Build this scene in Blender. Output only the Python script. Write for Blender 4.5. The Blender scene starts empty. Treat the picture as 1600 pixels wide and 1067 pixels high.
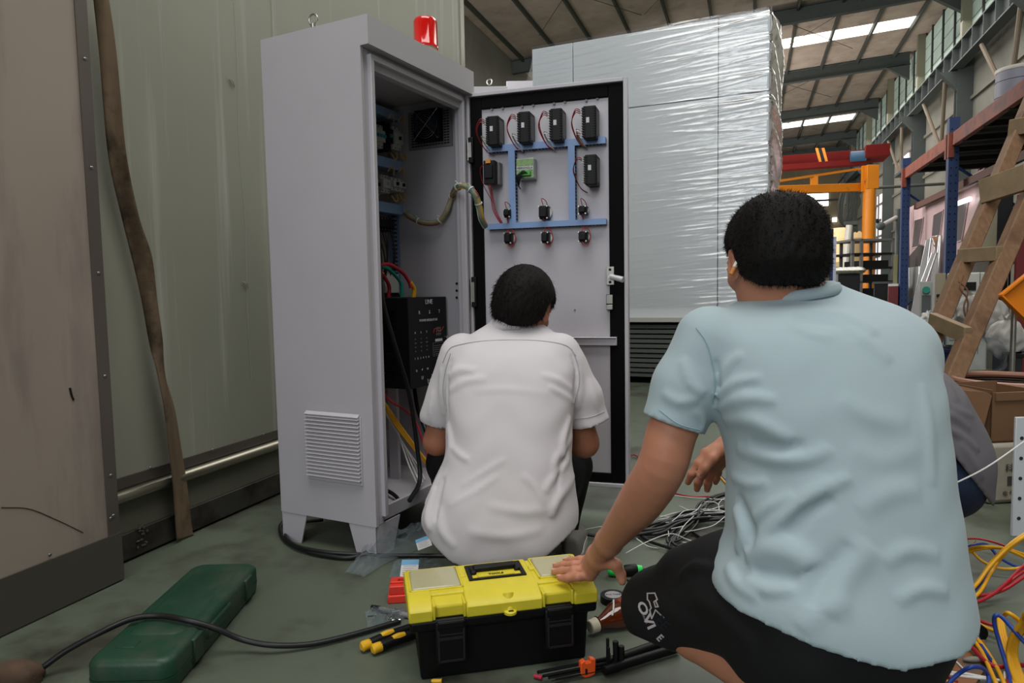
import bpy, bmesh, math, random
import numpy as np
from mathutils import Matrix, Vector
SC = bpy.context.scene
COL = SC.collection
rng = random.Random(7)

# ---------------------------------------------------------------- camera
F = 1070.0; CAMH = 0.83
O = np.array([0, 0, CAMH])
def _cam():
    y, p, r = np.radians([19.1, 4.3, 1.06])
    fw = np.array([-np.sin(y)*np.cos(p), np.cos(y)*np.cos(p), -np.sin(p)])
    rt = np.array([np.cos(y), np.sin(y), 0.0]); up = np.cross(rt, fw)
    return rt*np.cos(r)-up*np.sin(r), up*np.cos(r)+rt*np.sin(r), fw
RX, RU, RF = _cam()
cd = bpy.data.cameras.new('camera'); cam = bpy.data.objects.new('camera', cd); COL.objects.link(cam)
cd.sensor_width = 36; cd.lens = F/1600*36; cd.clip_end = 300; cd.clip_start = 0.05
cam.matrix_world = Matrix(((RX[0], RU[0], -RF[0], O[0]), (RX[1], RU[1], -RF[1], O[1]), (RX[2], RU[2], -RF[2], O[2]), (0, 0, 0, 1)))
SC.camera = cam
# ---------------------------------------------------------------- light
w = bpy.data.worlds.new('world'); SC.world = w; w.use_nodes = True
w.node_tree.nodes['Background'].inputs[0].default_value = (0.80, 0.88, 1.0, 1)
w.node_tree.nodes['Background'].inputs[1].default_value = 0.34
def area(name, loc, target, sx, sy, power, col=(1, 1, 1)):
    l = bpy.data.lights.new(name, 'AREA'); l.shape = 'RECTANGLE'; l.size = sx; l.size_y = sy; l.energy = power; l.color = col
    o = bpy.data.objects.new(name, l); COL.objects.link(o); o.location = loc
    d = Vector(target)-Vector(loc); o.rotation_euler = d.to_track_quat('-Z', 'Y').to_euler()
    return o
area('open_gate_daylight', (-1.1, -6.5, 4.2), (-0.2, 2.5, 0.6), 4.4, 4.0, 250, (0.95, 0.98, 1.0))
area('skylight_daylight', (0.3, 0.8, 8.9), (-0.6, 6.5, 1.8), 7.0, 6.0, 760, (1.0, 0.99, 0.95))
area('far_skylight_daylight', (2.5, 30.0, 8.6), (2.5, 30.0, 0.0), 7.0, 24.0, 1700, (1.0, 0.96, 0.92))
area('mid_hall_fill', (2.6, 11.0, 9.4), (3.0, 11.0, 0.0), 6.0, 9.0, 700, (1.0, 0.99, 0.96))  # overhead fill added to brighten the racks and leaning sheets
area('left_roof_uplight', (-6.5, 8.0, 4.0), (3.0, 20.0, 10.0), 5.0, 4.0, 1000, (1.0, 0.98, 0.95))  # uplight added for the roof, hidden behind the chamber; no window there
area('left_rack_fill', (-5.5, 14.0, 3.0), (2.0, 9.0, 1.5), 4.0, 4.0, 500, (1.0, 0.98, 0.97))  # side fill added for the rack and sheet faces; no door there
area('far_roof_uplight', (-3.0, 30.0, 1.5), (0.5, 40.0, 10.0), 6.0, 6.0, 1700, (1.0, 0.95, 0.9))  # uplight added to brighten the far roof, not a window
SC.view_settings.view_transform = 'Standard'; SC.view_settings.look = 'None'
SC.view_settings.gamma = 1.0; SC.view_settings.use_curve_mapping = False
SC.view_settings.exposure = -0.12
try:
    SC.cycles.max_bounces = 8; SC.cycles.transparent_max_bounces = 16
    SC.cycles.sample_clamp_indirect = 4.0; SC.cycles.caustics_reflective = False; SC.cycles.caustics_refractive = False
except Exception: pass

# ---------------------------------------------------------------- measuring helpers
def ray(px, py): return RF+RX*(px-800)/F-RU*(py-533.5)/F
def P(px, py, d): return O+ray(px, py)*d                      # point at depth d
def G(px, py, z=0.0):
    v = ray(px, py); return O+v*(z-CAMH)/v[2]                 # point on a level plane
def XP(px, py, x):
    v = ray(px, py); return O+v*x/v[0]
def YP(px, py, y):
    v = ray(px, py); return O+v*y/v[1]
def PLN(px, py, q, n):
    v = ray(px, py); n = np.array(n, float); return O+v*np.dot(np.array(q, float)-O, n)/np.dot(v, n)
def V3(*a): return np.array(a, float)
def nrm(v): v = np.array(v, float); return v/(np.linalg.norm(v)+1e-12)

# ---------------------------------------------------------------- materials
def lin(c):
    out = []
    for x in c[:3]:
        x = x/255.0
        out.append(x/12.92 if x <= 0.04045 else ((x+0.055)/1.055)**2.4)
    return (out[0], out[1], out[2], 1.0)
MATS = {}
def mat(name, col, rough=0.6, metal=0.0, var=0.0, vscale=6.0, stretch=(1, 1, 1), bump=0.0, bscale=60.0, bstretch=(1, 1, 1),
        col2=None, c2lo=0.5, c2hi=0.65, c2scale=4.0, c2stretch=(1, 1, 1), alpha=1.0, trans=0.0, ior=1.45, emit=None, estr=1.0, coat=0.0, spec=0.5, wave=None, sheen=0.0, rvar=0.0, sss=0.0):
    if name in MATS: return MATS[name]
    m = bpy.data.materials.new(name); m.use_nodes = True; nt = m.node_tree; N = nt.nodes; L = nt.links
    b = N['Principled BSDF']; I = b.inputs
    I['Base Color'].default_value = lin(col); I['Roughness'].default_value = rough; I['Metallic'].default_value = metal
    I['Alpha'].default_value = alpha; I['Transmission Weight'].default_value = trans; I['IOR'].default_value = ior
    I['Coat Weight'].default_value = coat; I['Specular IOR Level'].default_value = spec
    I['Sheen Weight'].default_value = sheen
    if sss: I['Subsurface Weight'].default_value = sss; I['Subsurface Radius'].default_value = (0.012, 0.005, 0.003); I['Subsurface Scale'].default_value = 1.0
    if emit: I['Emission Color'].default_value = lin(emit); I['Emission Strength'].default_value = estr
    tc = N.new('ShaderNodeTexCoord')
    def noise(scale, st, det=5):
        mp = N.new('ShaderNodeMapping'); mp.inputs['Scale'].default_value = st; L.new(tc.outputs['Object'], mp.inputs[0])
        n = N.new('ShaderNodeTexNoise'); n.inputs['Scale'].default_value = scale; n.inputs['Detail'].default_value = det; n.inputs['Roughness'].default_value = 0.6
        L.new(mp.outputs[0], n.inputs['Vector']); return n
    src = None
    if var > 0:
        n = noise(vscale, stretch)
        r = N.new('ShaderNodeValToRGB'); c = np.array(lin(col))
        lo = c*(1-var); hi = np.minimum(c*(1+var), 1); lo[3] = hi[3] = 1
        r.color_ramp.elements[0].position = 0.3; r.color_ramp.elements[1].position = 0.7
        r.color_ramp.elements[0].color = lo; r.color_ramp.elements[1].color = hi
        L.new(n.outputs['Fac'], r.inputs[0]); src = r.outputs[0]
        if rvar:
            mr = N.new('ShaderNodeMapRange'); mr.inputs['To Min'].default_value = rough-rvar; mr.inputs['To Max'].default_value = rough+rvar
            L.new(n.outputs['Fac'], mr.inputs[0]); L.new(mr.outputs[0], I['Roughness'])
    if col2 is not None:
        n2 = noise(c2scale, c2stretch, 7)
        r2 = N.new('ShaderNodeValToRGB'); r2.color_ramp.elements[0].position = c2lo; r2.color_ramp.elements[1].position = c2hi
        r2.color_ramp.elements[0].color = (0, 0, 0, 1); r2.color_ramp.elements[1].color = (1, 1, 1, 1)
        L.new(n2.outputs['Fac'], r2.inputs[0])
        mx = N.new('ShaderNodeMix'); mx.data_type = 'RGBA'
        L.new(r2.outputs[0], mx.inputs['Factor'])
        if src is not None: L.new(src, mx.inputs['A'])
        else: mx.inputs['A'].default_value = lin(col)
        mx.inputs['B'].default_value = lin(col2); src = mx.outputs['Result']
    if src is not None: L.new(src, I['Base Color'])
    hsrc = None
    if wave:
        wv = N.new('ShaderNodeTexWave'); mp = N.new('ShaderNodeMapping'); mp.inputs['Scale'].default_value = wave[0]
        L.new(tc.outputs['Object'], mp.inputs[0]); L.new(mp.outputs[0], wv.inputs['Vector']); wv.inputs['Scale'].default_value = 1.0
        wv.bands_direction = wave[2] if len(wave) > 2 else 'X'
        bp = N.new('ShaderNodeBump'); bp.inputs['Strength'].default_value = wave[1]; bp.inputs['Distance'].default_value = 0.02
        L.new(wv.outputs['Fac'], bp.inputs['Height']); hsrc = bp
    if bump > 0:
        n3 = noise(bscale, bstretch, 4)
        bp = N.new('ShaderNodeBump'); bp.inputs['Strength'].default_value = bump; bp.inputs['Distance'].default_value = 0.01
        L.new(n3.outputs['Fac'], bp.inputs['Height'])
        if hsrc: L.new(hsrc.outputs[0], bp.inputs['Normal'])
        hsrc = bp
    if hsrc: L.new(hsrc.outputs[0], I['Normal'])
    MATS[name] = m
    return m

# ---------------------------------------------------------------- mesh builder
class MB:
    def __init__(s): s.v = []; s.f = []; s.n = 0
    def add(s, v, f):
        v = np.asarray(v, float).reshape(-1, 3); s.v.append(v); s.f += [tuple(i+s.n for i in q) for q in f]; s.n += len(v); return s
    def box(s, c, sz, R=None):                    # centre, size, rows of R = axes
        c = np.array(c, float); h = np.array(sz, float)/2
        q = np.array([(x, y, z) for x in (-1, 1) for y in (-1, 1) for z in (-1, 1)])*h
        if R is not None: q = q @ np.array(R)
        s.add(q+c, [(0, 1, 3, 2), (4, 6, 7, 5), (0, 4, 5, 1), (2, 3, 7, 6), (0, 2, 6, 4), (1, 5, 7, 3)]); return s
    def fbox(s, fr, lo, hi):                      # box between two corners in a frame
        o, A = fr; q = []
        for x in (lo[0], hi[0]):
            for y in (lo[1], hi[1]):
                for z in (lo[2], hi[2]): q.append(o+A[0]*x+A[1]*y+A[2]*z)
        s.add(q, [(0, 1, 3, 2), (4, 6, 7, 5), (0, 4, 5, 1), (2, 3, 7, 6), (0, 2, 6, 4), (1, 5, 7, 3)]); return s
    def prism(s, poly, fr, d0, d1):               # 2-D outline in frame axes 0/1, extruded along axis 2
        o, A = fr; n = len(poly); q = [o+A[0]*x+A[1]*y+A[2]*d0 for x, y in poly]+[o+A[0]*x+A[1]*y+A[2]*d1 for x, y in poly]
        s.add(q, [tuple(range(n))[::-1], tuple(range(n, 2*n))]+[(i, (i+1) % n, n+(i+1) % n, n+i) for i in range(n)]); return s
    def cyl(s, a, b, r, r2=None, seg=16, caps=True):
        a = np.array(a, float); b = np.array(b, float); r2 = r if r2 is None else r2
        d = nrm(b-a); t = nrm(np.cross(d, [0, 0, 1] if abs(d[2]) < .9 else [1, 0, 0])); u = np.cross(d, t)
        an = np.arange(seg)*2*np.pi/seg; ring = np.outer(np.cos(an), t)+np.outer(np.sin(an), u)
        q = np.vstack([a+ring*r, b+ring*r2]); f = [(i, (i+1) % seg, seg+(i+1) % seg, seg+i) for i in range(seg)]
        if caps: f += [tuple(range(seg))[::-1], tuple(range(seg, 2*seg))]
        s.add(q, f); return s
    def lathe(s, o, ax, prof, seg=20):            # prof: list of (radius, height)
        o = np.array(o, float); d = nrm(ax); t = nrm(np.cross(d, [0, 0, 1] if abs(d[2]) < .9 else [1, 0, 0])); u = np.cross(d, t)
        an = np.arange(seg)*2*np.pi/seg; ring = np.outer(np.cos(an), t)+np.outer(np.sin(an), u); m = len(prof)
        q = np.vstack([o+ring*max(r, 1e-5)+d*h for r, h in prof])
        f = [(j*seg+i, j*seg+(i+1) % seg, (j+1)*seg+(i+1) % seg, (j+1)*seg+i) for j in range(m-1) for i in range(seg)]
        f += [tuple(range(seg))[::-1], tuple(range((m-1)*seg, m*seg))]
        s.add(q, f); return s
    def tube(s, pts, r, seg=8, sub=6, caps=True, rr=None):   # smooth tube through points
        p = spline(pts, sub) if sub > 1 else np.array(pts, float)
        n = len(p); tg = np.gradient(p, axis=0); tg /= np.linalg.norm(tg, axis=1)[:, None]+1e-12
        t = nrm(np.cross(tg[0], [0, 0, 1] if abs(tg[0][2]) < .9 else [1, 0, 0])); q = []
        an = np.arange(seg)*2*np.pi/seg
        for i in range(n):
            t = nrm(t-tg[i]*np.dot(t, tg[i])); u = np.cross(tg[i], t)
            ri = r if rr is None else np.interp(i/(n-1), np.linspace(0, 1, len(rr)), rr)
            q.append(p[i]+(np.outer(np.cos(an), t)+np.outer(np.sin(an), u))*ri)
        f = [(j*seg+i, j*seg+(i+1) % seg, (j+1)*seg+(i+1) % seg, (j+1)*seg+i) for j in range(n-1) for i in range(seg)]
        if caps: f += [tuple(range(seg))[::-1], tuple(range((n-1)*seg, n*seg))]
        s.add(np.vstack(q), f); return s
    def ball(s, c, r, seg=14, rings=9, R=None):
        c = np.array(c, float); r = np.array([r]*3 if np.isscalar(r) else r, float); q = [(0, 0, -1.0)]
        for j in range(1, rings):
            th = -math.pi/2+math.pi*j/rings
            q += [(math.cos(th)*math.cos(2*math.pi*i/seg), math.cos(th)*math.sin(2*math.pi*i/seg), math.sin(th)) for i in range(seg)]
        q.append((0, 0, 1.0)); q = np.array(q)*r
        if R is not None: q = q @ np.array(R)
        f = [(0, 1+(i+1) % seg, 1+i) for i in range(seg)]
        f += [(1+j*seg+i, 1+j*seg+(i+1) % seg, 1+(j+1)*seg+(i+1) % seg, 1+(j+1)*seg+i) for j in range(rings-2) for i in range(seg)]
        b = 1+(rings-2)*seg; f += [(b+i, b+(i+1) % seg, b+seg) for i in range(seg)]
        s.add(q+c, f); return s
    def patch(s, grid, thick=0.0):                # grid: (m,n,3) surface, given thickness
        g = np.array(grid, float); m, n = g.shape[:2]
        f = [(j*n+i, j*n+i+1, (j+1)*n+i+1, (j+1)*n+i) for j in range(m-1) for i in range(n-1)]
        if thick == 0: return s.add(g.reshape(-1, 3), f)
        du = np.gradient(g, axis=0); dv = np.gradient(g, axis=1); nn = np.cross(du, dv); nn /= np.linalg.norm(nn, axis=2)[..., None]+1e-12
        g2 = g+nn*thick; k = m*n; q = np.vstack([g.reshape(-1, 3), g2.reshape(-1, 3)])
        f2 = [tuple(i+k for i in t[::-1]) for t in f]
        bd = [j*n for j in range(m)]+[(m-1)*n+i for i in range(1, n)]+[j*n+n-1 for j in range(m-2, -1, -1)]+[i for i in range(n-2, 0, -1)]
        f3 = [(bd[i], bd[(i+1) % len(bd)], bd[(i+1) % len(bd)]+k, bd[i]+k) for i in range(len(bd))]
        return s.add(q, f+f2+f3)
def spline(pts, sub=6):
    p = np.array(pts, float); n = len(p)
    if n < 3: return np.array([p[0]+(p[-1]-p[0])*t for t in np.linspace(0, 1, max(2, sub))])
    q = np.vstack([2*p[0]-p[1], p, 2*p[-1]-p[-2]]); out = []
    for i in range(1, n):
        a, b, c, d = q[i-1], q[i], q[i+1], q[i+2]
        for t in np.arange(sub)/sub: out.append(0.5*((2*b)+(c-a)*t+(2*a-5*b+4*c-d)*t*t+(3*b-a-3*c+d)*t**3))
    out.append(p[-1]); return np.array(out)
def frame(o, x, z):                               # right-handed frame from x axis and z axis
    x = nrm(x); z = nrm(np.array(z)-x*np.dot(x, z)); return (np.array(o, float), np.array([x, np.cross(z, x), z]))
IDF = (V3(0, 0, 0), np.eye(3))

WORG = {}
def org(o): return WORG.get(o.name, V3(0, 0, 0)) if o else V3(0, 0, 0)
def obj(name, mb, m, parent=None, smooth=False, bevel=0.0, kind=None, angle=35, loc=None, recalc=True, label=None, subsurf=0):
    if isinstance(mb, MB): v = np.vstack(mb.v); f = mb.f
    else: v, f = mb
    po = org(parent); lo = np.array(loc, float) if loc is not None else po
    me = bpy.data.meshes.new(name)
    if isinstance(f, np.ndarray):
        nf = len(f); k = f.shape[1]; me.vertices.add(len(v)); me.vertices.foreach_set('co', (v-lo).astype(np.float32).ravel())
        me.loops.add(nf*k); me.loops.foreach_set('vertex_index', f.astype(np.int32).ravel())
        me.polygons.add(nf); me.polygons.foreach_set('loop_start', np.arange(0, nf*k, k, dtype=np.int32)); me.update(calc_edges=True)
    else: me.from_pydata((v-lo).tolist(), [], f)
    if recalc and len(v) < 60000:
        bm = bmesh.new(); bm.from_mesh(me); bmesh.ops.recalc_face_normals(bm, faces=bm.faces); bm.to_mesh(me); bm.free()
    if isinstance(m, (list, tuple)):
        for x in m: me.materials.append(x)
    else: me.materials.append(m)
    if smooth:
        me.polygons.foreach_set('use_smooth', [True]*len(me.polygons))
        if angle < 180: me.set_sharp_from_angle(angle=math.radians(angle))
    o = bpy.data.objects.new(name, me); COL.objects.link(o)
    WORG[o.name] = lo
    if parent: o.parent = parent
    o.location = lo-po
    if bevel: 
        b = o.modifiers.new('bevel', 'BEVEL'); b.width = bevel; b.segments = 2; b.limit_method = 'ANGLE'; b.angle_limit = math.radians(40)
        if not smooth:
            me.polygons.foreach_set('use_smooth', [True]*len(me.polygons)); me.set_sharp_from_angle(angle=math.radians(35))
    if subsurf: s = o.modifiers.new('sub', 'SUBSURF'); s.levels = s.render_levels = subsurf
    if kind: o['kind'] = kind
    if label: o['label'] = label
    return o
def tag(o, label, cat, group=None):
    o['label'] = label; o['category'] = cat
    if group: o['group'] = group
    return o
def thing(name, label, cat, loc=(0, 0, 0), group=None):
    o = bpy.data.objects.new(name, None); COL.objects.link(o); o.location = loc; o.empty_display_size = 0.05
    WORG[o.name] = np.array(loc, float); return tag(o, label, cat, group)
def struct(name, mb, m, parent=None, **k):
    o = obj(name, mb, m, parent, **k)
    if not parent: o['kind'] = 'structure'
    return o
def inst(src, parent, at):                        # another piece sharing mesh data, origin moved to `at`
    o = src.copy(); COL.objects.link(o); o.parent = parent; po = org(parent); o.location = np.array(at)-po; WORG[o.name] = np.array(at, float); return o
def text(name, s, m, parent, o, x, z, size, ext=0.0004, align='CENTER', bold=0.0):   # lettering lying in plane (x right, z up)
    c = bpy.data.curves.new(name, 'FONT'); c.body = s; c.size = size; c.extrude = ext; c.align_x = align; c.align_y = 'CENTER'; c.offset = bold; c.resolution_u = 3
    tmp = bpy.data.objects.new('tmp', c); COL.objects.link(tmp)
    dg = bpy.context.evaluated_depsgraph_get(); me = bpy.data.meshes.new_from_object(tmp.evaluated_get(dg)); bpy.data.objects.remove(tmp)
    me.name = name; me.materials.clear(); me.materials.append(m)
    x = nrm(x); z = nrm(np.array(z)-x*np.dot(x, z)); n = np.cross(x, z); po = org(parent)
    M = Matrix(((x[0], z[0], n[0], o[0]-po[0]), (x[1], z[1], n[1], o[1]-po[1]), (x[2], z[2], n[2], o[2]-po[2]), (0, 0, 0, 1)))
    me.transform(M)
    ob = bpy.data.objects.new(name, me); COL.objects.link(ob); ob.parent = parent; WORG[ob.name] = po; return ob
def copy_tree(o, parent=None):
    c = o.copy(); COL.objects.link(c); c.parent = parent
    for ch in list(o.children): copy_tree(ch, c)
    return c
# ================================================================ common materials
M_white = mat('cabinet_paint', (192, 188, 194), 0.42, var=0.03, vscale=3, bump=0.05, bscale=400)
M_black = mat('black_plastic', (13, 13, 14), 0.5, spec=0.3)
M_blackm = mat('black_matt', (12, 12, 13), 0.8)
M_duct = mat('duct_blue', (140, 170, 212), 0.5)
M_steel = mat('zinc_steel', (170, 168, 160), 0.35, metal=0.9, var=0.12, vscale=20)
M_chrome = mat('chrome', (210, 210, 210), 0.15, metal=1.0)
M_screw = mat('screw_steel', (150, 150, 150), 0.3, metal=1.0)
M_red = mat('red_wire', (165, 28, 40), 0.4)
M_yel = mat('yellow_wire', (225, 165, 30), 0.4)
M_blu = mat('blue_wire', (34, 66, 150), 0.4)
M_grn = mat('green_wire', (20, 130, 110), 0.4)
M_wwire = mat('white_wire', (215, 215, 212), 0.4)
M_bwire = mat('black_rubber', (22, 22, 23), 0.45)
M_tan = mat('tan_wrap', (150, 140, 110), 0.5, col2=(70, 110, 100), c2scale=25, var=0.2)
M_print = mat('print_white', (205, 205, 205), 0.5)

# ================================================================ building shell
XW = 6.0
struct('floor', MB().box((-1, 26, -0.05), (15.0, 66, 0.1)), mat('floor_paint', (90, 98, 84), 0.5, var=0.16, vscale=1.6, bump=0.05, bscale=9,
       col2=(58, 57, 48), c2lo=0.49, c2hi=0.66, c2scale=2.9, rvar=0.14))
M_clad = mat('wall_cladding', (128, 126, 116), 0.6, var=0.12, vscale=0.7, wave=((0, 5.2, 0), 0.9, 'Y'))
M_cladx = mat('end_cladding', (150, 138, 112), 0.6, var=0.12, vscale=0.7, wave=((5.2, 0, 0), 0.9, 'X'))
M_grey = mat('grey_steel', (66, 72, 70), 0.6, var=0.1, vscale=2)
M_pur = mat('purlin_steel', (60, 62, 58), 0.6)
M_pane = mat('window_pane', (176, 196, 186), 0.35, var=0.15, vscale=1.5, emit=(170, 190, 180), estr=0.12)
wr = struct('wall_right', MB().box((XW+0.35, 26, 4.0), (0.1, 66, 8.0)), M_clad)
ZC0, ZC1 = 8.15, 10.1
obj('upper_cladding', MB().box((XW+0.35, 26, 9.15), (0.1, 66, 2.3)), M_clad, wr)
obj('sill_girder', MB().box((XW+0.05, 28, ZC0-0.12), (0.12, 50, 0.22)), mat('girder_cream', (150, 142, 112), 0.6), wr)
cb = MB().box((XW-0.15, 28, 7.75), (0.34, 50, 0.04)).box((XW-0.15, 28, 7.2), (0.3, 50, 0.04)).box((XW-0.15, 28, 7.47), (0.03, 50, 0.55))
obj('crane_runway', cb, M_grey, wr)
obj('crane_rail', MB().box((XW-0.15, 28, 7.8), (0.07, 50, 0.06)), mat('rail_rust', (110, 40, 28), 0.7), wr)
k0 = None
for i in range(44):                                # stiffeners of the runway
    y = 8+i*0.95
    if k0 is None: k0 = obj('stiffener', MB().box((XW-0.24, y, 7.47), (0.16, 0.03, 0.52)), M_grey, wr, loc=(XW-0.24, y, 7.47))
    else: inst(k0, wr, (XW-0.24, y, 7.47))
colY = [12.5, 18.5, 24.5, 30.3, 36.2, 42.2, 48.2]
c0 = None
for y in colY:
    if c0 is None:
        m = MB().box((XW+0.1, y-0.15, 3.9), (0.45, 0.02, 7.8)).box((XW+0.1, y+0.15, 3.9), (0.45, 0.02, 7.8)).box((XW+0.1, y, 3.9), (0.02, 0.3, 7.8))
        m.prism([(0, 0), (0.5, 0), (0, -0.55)], frame((XW-0.1, y, 7.15), (-1, 0, 0), (0, 1, 0)), -0.12, 0.12)
        c0 = obj('column', m, M_grey, wr, loc=(XW, y, 0))
    else: inst(c0, wr, (XW, y, 0))
u0 = None
for y in colY:
    if u0 is None: u0 = obj('upper_column', MB().box((XW+0.1, y, 9.1), (0.25, 0.22, 2.5)), mat('cream_col', (120, 118, 100), 0.6), wr, loc=(XW, y, 0))
    else: inst(u0, wr, (XW, y, 0))
m = MB()
for z in (1.6, 3.2, 4.8, 6.3): m.box((XW+0.26, 28, z), (0.08, 50, 0.1))
obj('girt', m, mat('girt_steel', (108, 104, 92), 0.6), wr)
p0 = None
for i in range(28):                                # clerestory glazing, pane by pane
    y = 9.5+i*1.45
    if min(abs(y-c) for c in colY) < 0.25: y += 0.2
    for j in range(4):
        z = ZC0+0.25+j*0.46
        at = (XW+0.24, y, z)
        if p0 is None: p0 = obj('pane', MB().box(at, (0.02, 1.32, 0.42)), M_pane, wr, loc=at)
        else: inst(p0, wr, at)
m = MB()
for i in range(29): m.box((XW+0.22, 8.78+i*1.45, 9.1), (0.08, 0.07, 1.95))
obj('mullion', m, M_pur, wr, kind='stuff')
m = MB()
for y in (20.6, 27.0, 33.5):
    m.tube([(XW-0.2, y-1.6, 7.1), (XW+0.1, y, 5.2)], 0.06, sub=2); m.tube([(XW-0.2, y+1.2, 7.1), (XW+0.1, y-0.1, 5.2)], 0.06, sub=2)
obj('wall_bracing', m, mat('brace_tan', (120, 108, 92), 0.6), wr)
ws = struct('window_1', MB().box((XW+0.28, 33.4, 5.0), (0.04, 1.0, 2.6)), mat('bright_glass', (230, 225, 225), 0.4, emit=(235, 220, 225), estr=0.8))
ws2 = struct('window_2', MB().box((XW+0.28, 39.6, 3.0), (0.04, 1.4, 4.6)), MATS['bright_glass'])
obj('window_bar', MB().box((XW+0.24, 39.6, 2.2), (0.05, 1.4, 0.12)).box((XW+0.24, 39.6, 4.0), (0.05, 1.4, 0.12)).box((XW+0.24, 39.6, 3), (0.05, 0.1, 4.6)), M_grey, ws2)
YE = 56.0
we = struct('wall_end', MB().box((-1, YE, 5.2), (15, 0.1, 10.4)), M_cladx)
obj('girt', MB().box((-1, YE-0.1, 2.2), (15, 0.08, 0.12)).box((-1, YE-0.1, 4.6), (15, 0.08, 0.12)).box((-1, YE-0.1, 7.0), (15, 0.08, 0.14)), M_grey, we)
q = YP(1268, 303, YE); q2 = YP(1288, 325, YE)
struct('window_3', MB().box(((q[0]+q2[0])/2-0.6, YE-0.08, 7.2), (2.6, 0.05, 1.2)), mat('blown_glass', (255, 255, 255), 0.4, emit=(255, 255, 255), estr=3.0))
struct('wall_left', MB().box((-8.5, 26, 5), (0.1, 66, 10)), M_clad)
# roof: rises gently towards the right-hand wall
def roofz(x): return 10.15+0.05*(x-6)
rf = frame((6, 0, 10.15), (1, 0, 0.05), (0, 0, 1))
def rbox(m, x0, x1, y0, y1, z0, z1): return m.fbox(rf, (x0-6, y0, z0), (x1-6, y1, z1))
M_roof = mat('roof_insulation', (160, 146, 134), 0.75, var=0.16, vscale=1.3, bump=0.9, bscale=3.2, bstretch=(1, 2.5, 1), col2=(126, 112, 100), c2lo=0.55, c2hi=0.75, c2scale=1.2)
skyY = []
def roofP(px, py, dz=0.0): return PLN(px, py, (6, 0, 10.15+dz), (-0.05, 0, 1))
s1a = roofP(1437, 24); s1b = roofP(1437, 40); s2a = roofP(1337, 177); s2b = roofP(1337, 186)
bands = sorted([(min(s1a[1], s1b[1]), max(s1a[1], s1b[1])), (min(s2a[1], s2b[1]), max(s2a[1], s2b[1]))])
cl = struct('ceiling', rbox(rbox(rbox(MB(), -8.5, 6.5, -8, bands[0][0], 0.0, 0.06), -8.5, 6.5, bands[0][1], bands[1][0], 0, 0.06), -8.5, 6.5, bands[1][1], 58, 0, 0.06), M_roof)
M_sky = mat('skylight_sheet', (255, 255, 255), 0.5, emit=(255, 252, 245), estr=2.2)
for a, b in bands:
    obj('skylight_panel', rbox(MB(), -8.5, 5.6, a, b, 0.0, 0.05), M_sky, cl)
    obj('skylight_end', rbox(MB(), 5.6, 6.5, a, b, 0.0, 0.06), M_roof, cl)
for px, py in ((1217, 127), (1220, 185), (1222, 226), (1207, 34)):
    y = roofP(px, py, -0.35)[1]
    m = rbox(MB(), -8.5, 6.1, y-0.1, y+0.1, -0.06, -0.03); rbox(m, -8.5, 6.1, y-0.1, y+0.1, -0.52, -0.49); rbox(m, -8.5, 6.1, y-0.012, y+0.012, -0.52, -0.03)
    m.prism([(0, 0), (0.9, 0), (0, -0.6)], frame((6.1, y, 9.65), (-1, 0, 0), (0, 1, 0)), -0.1, 0.1)
    obj('rafter', m, M_grey, cl)
for y in (51.5, 13.0, 6.5, 0.0): obj('rafter', rbox(MB(), -8.5, 6.1, y-0.1, y+0.1, -0.5, -0.03), M_grey, cl)
px0 = [roofP(px, 0)[0] for px in (727, 788, 871, 949, 1030, 1107)]
step = (px0[-1]-px0[0])/5
xs = [px0[0]+step*i for i in range(-6, 16)]
for x in xs:
    if -8.3 < x < 6.2: obj('purlin', rbox(MB(), x-0.035, x+0.035, -8, 58, -0.16, 0.0), M_pur, cl)
m = MB()
for i in range(6):
    y = 10+i*7.2
    for x in (-5, -1.5, 2.0): m.tube([(x-1.7, y, roofz(x-1.7)-0.2), (x+1.7, y+5.5, roofz(x+1.7)-0.2)], 0.012, seg=4, sub=2)
    for x in (-5, -1.5, 2.0): m.tube([(x+1.7, y, roofz(x+1.7)-0.2), (x-1.7, y+5.5, roofz(x-1.7)-0.2)], 0.012, seg=4, sub=2)
obj('tie_rod', m, M_pur, cl)

# ================================================================ grey test chamber on the left
M_ch = mat('chamber_sheet', (160, 161, 146), 0.5, var=0.07, vscale=1.0, stretch=(1, 1, .25), rvar=0.08, col2=(186, 186, 176), c2lo=0.56, c2hi=0.72, c2scale=5, c2stretch=(1, 3.0, 0.12), bump=0.04, bscale=2)
M_ch2 = mat('chamber_sheet_near', (168, 155, 143), 0.55, var=0.09, vscale=1.1, stretch=(1, 1, .3), col2=(140, 128, 122), c2lo=0.55, c2hi=0.75, c2scale=3, c2stretch=(1, 2.0, 0.4), bump=0.04, bscale=2)
M_trim = mat('brushed_trim', (112, 104, 98), 0.42, metal=0.55, var=0.12, vscale=5, stretch=(1, 1, 0.3))
M_skirt = mat('dark_skirt', (74, 72, 66), 0.5, metal=0.4, var=0.2, vscale=3, col2=(48, 42, 36), c2scale=5)
ch = thing('insulated_chamber', 'tall grey insulated chamber with steel trim filling the left side', 'machine', (-1.85, 2.0, 0))
XA, XB = -1.738, -1.85
obj('side_panel', MB().box((XB-0.05, 2.95, 1.78), (0.1, 3.0, 3.24)), M_ch, ch, bevel=0.003)
obj('door_panel', MB().box(((XA+XB)/2-0.06, -0.3, 1.74), (XA-XB+0.12, 3.5, 3.2)), M_ch2, ch, bevel=0.003)
obj('corner_trim', MB().box((XA+0.002, 1.4525, 1.74), (0.005, 0.036, 3.2)).box((XA-0.05, 1.4715, 1.74), (0.104, 0.004, 3.2)), M_trim, ch)
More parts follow.
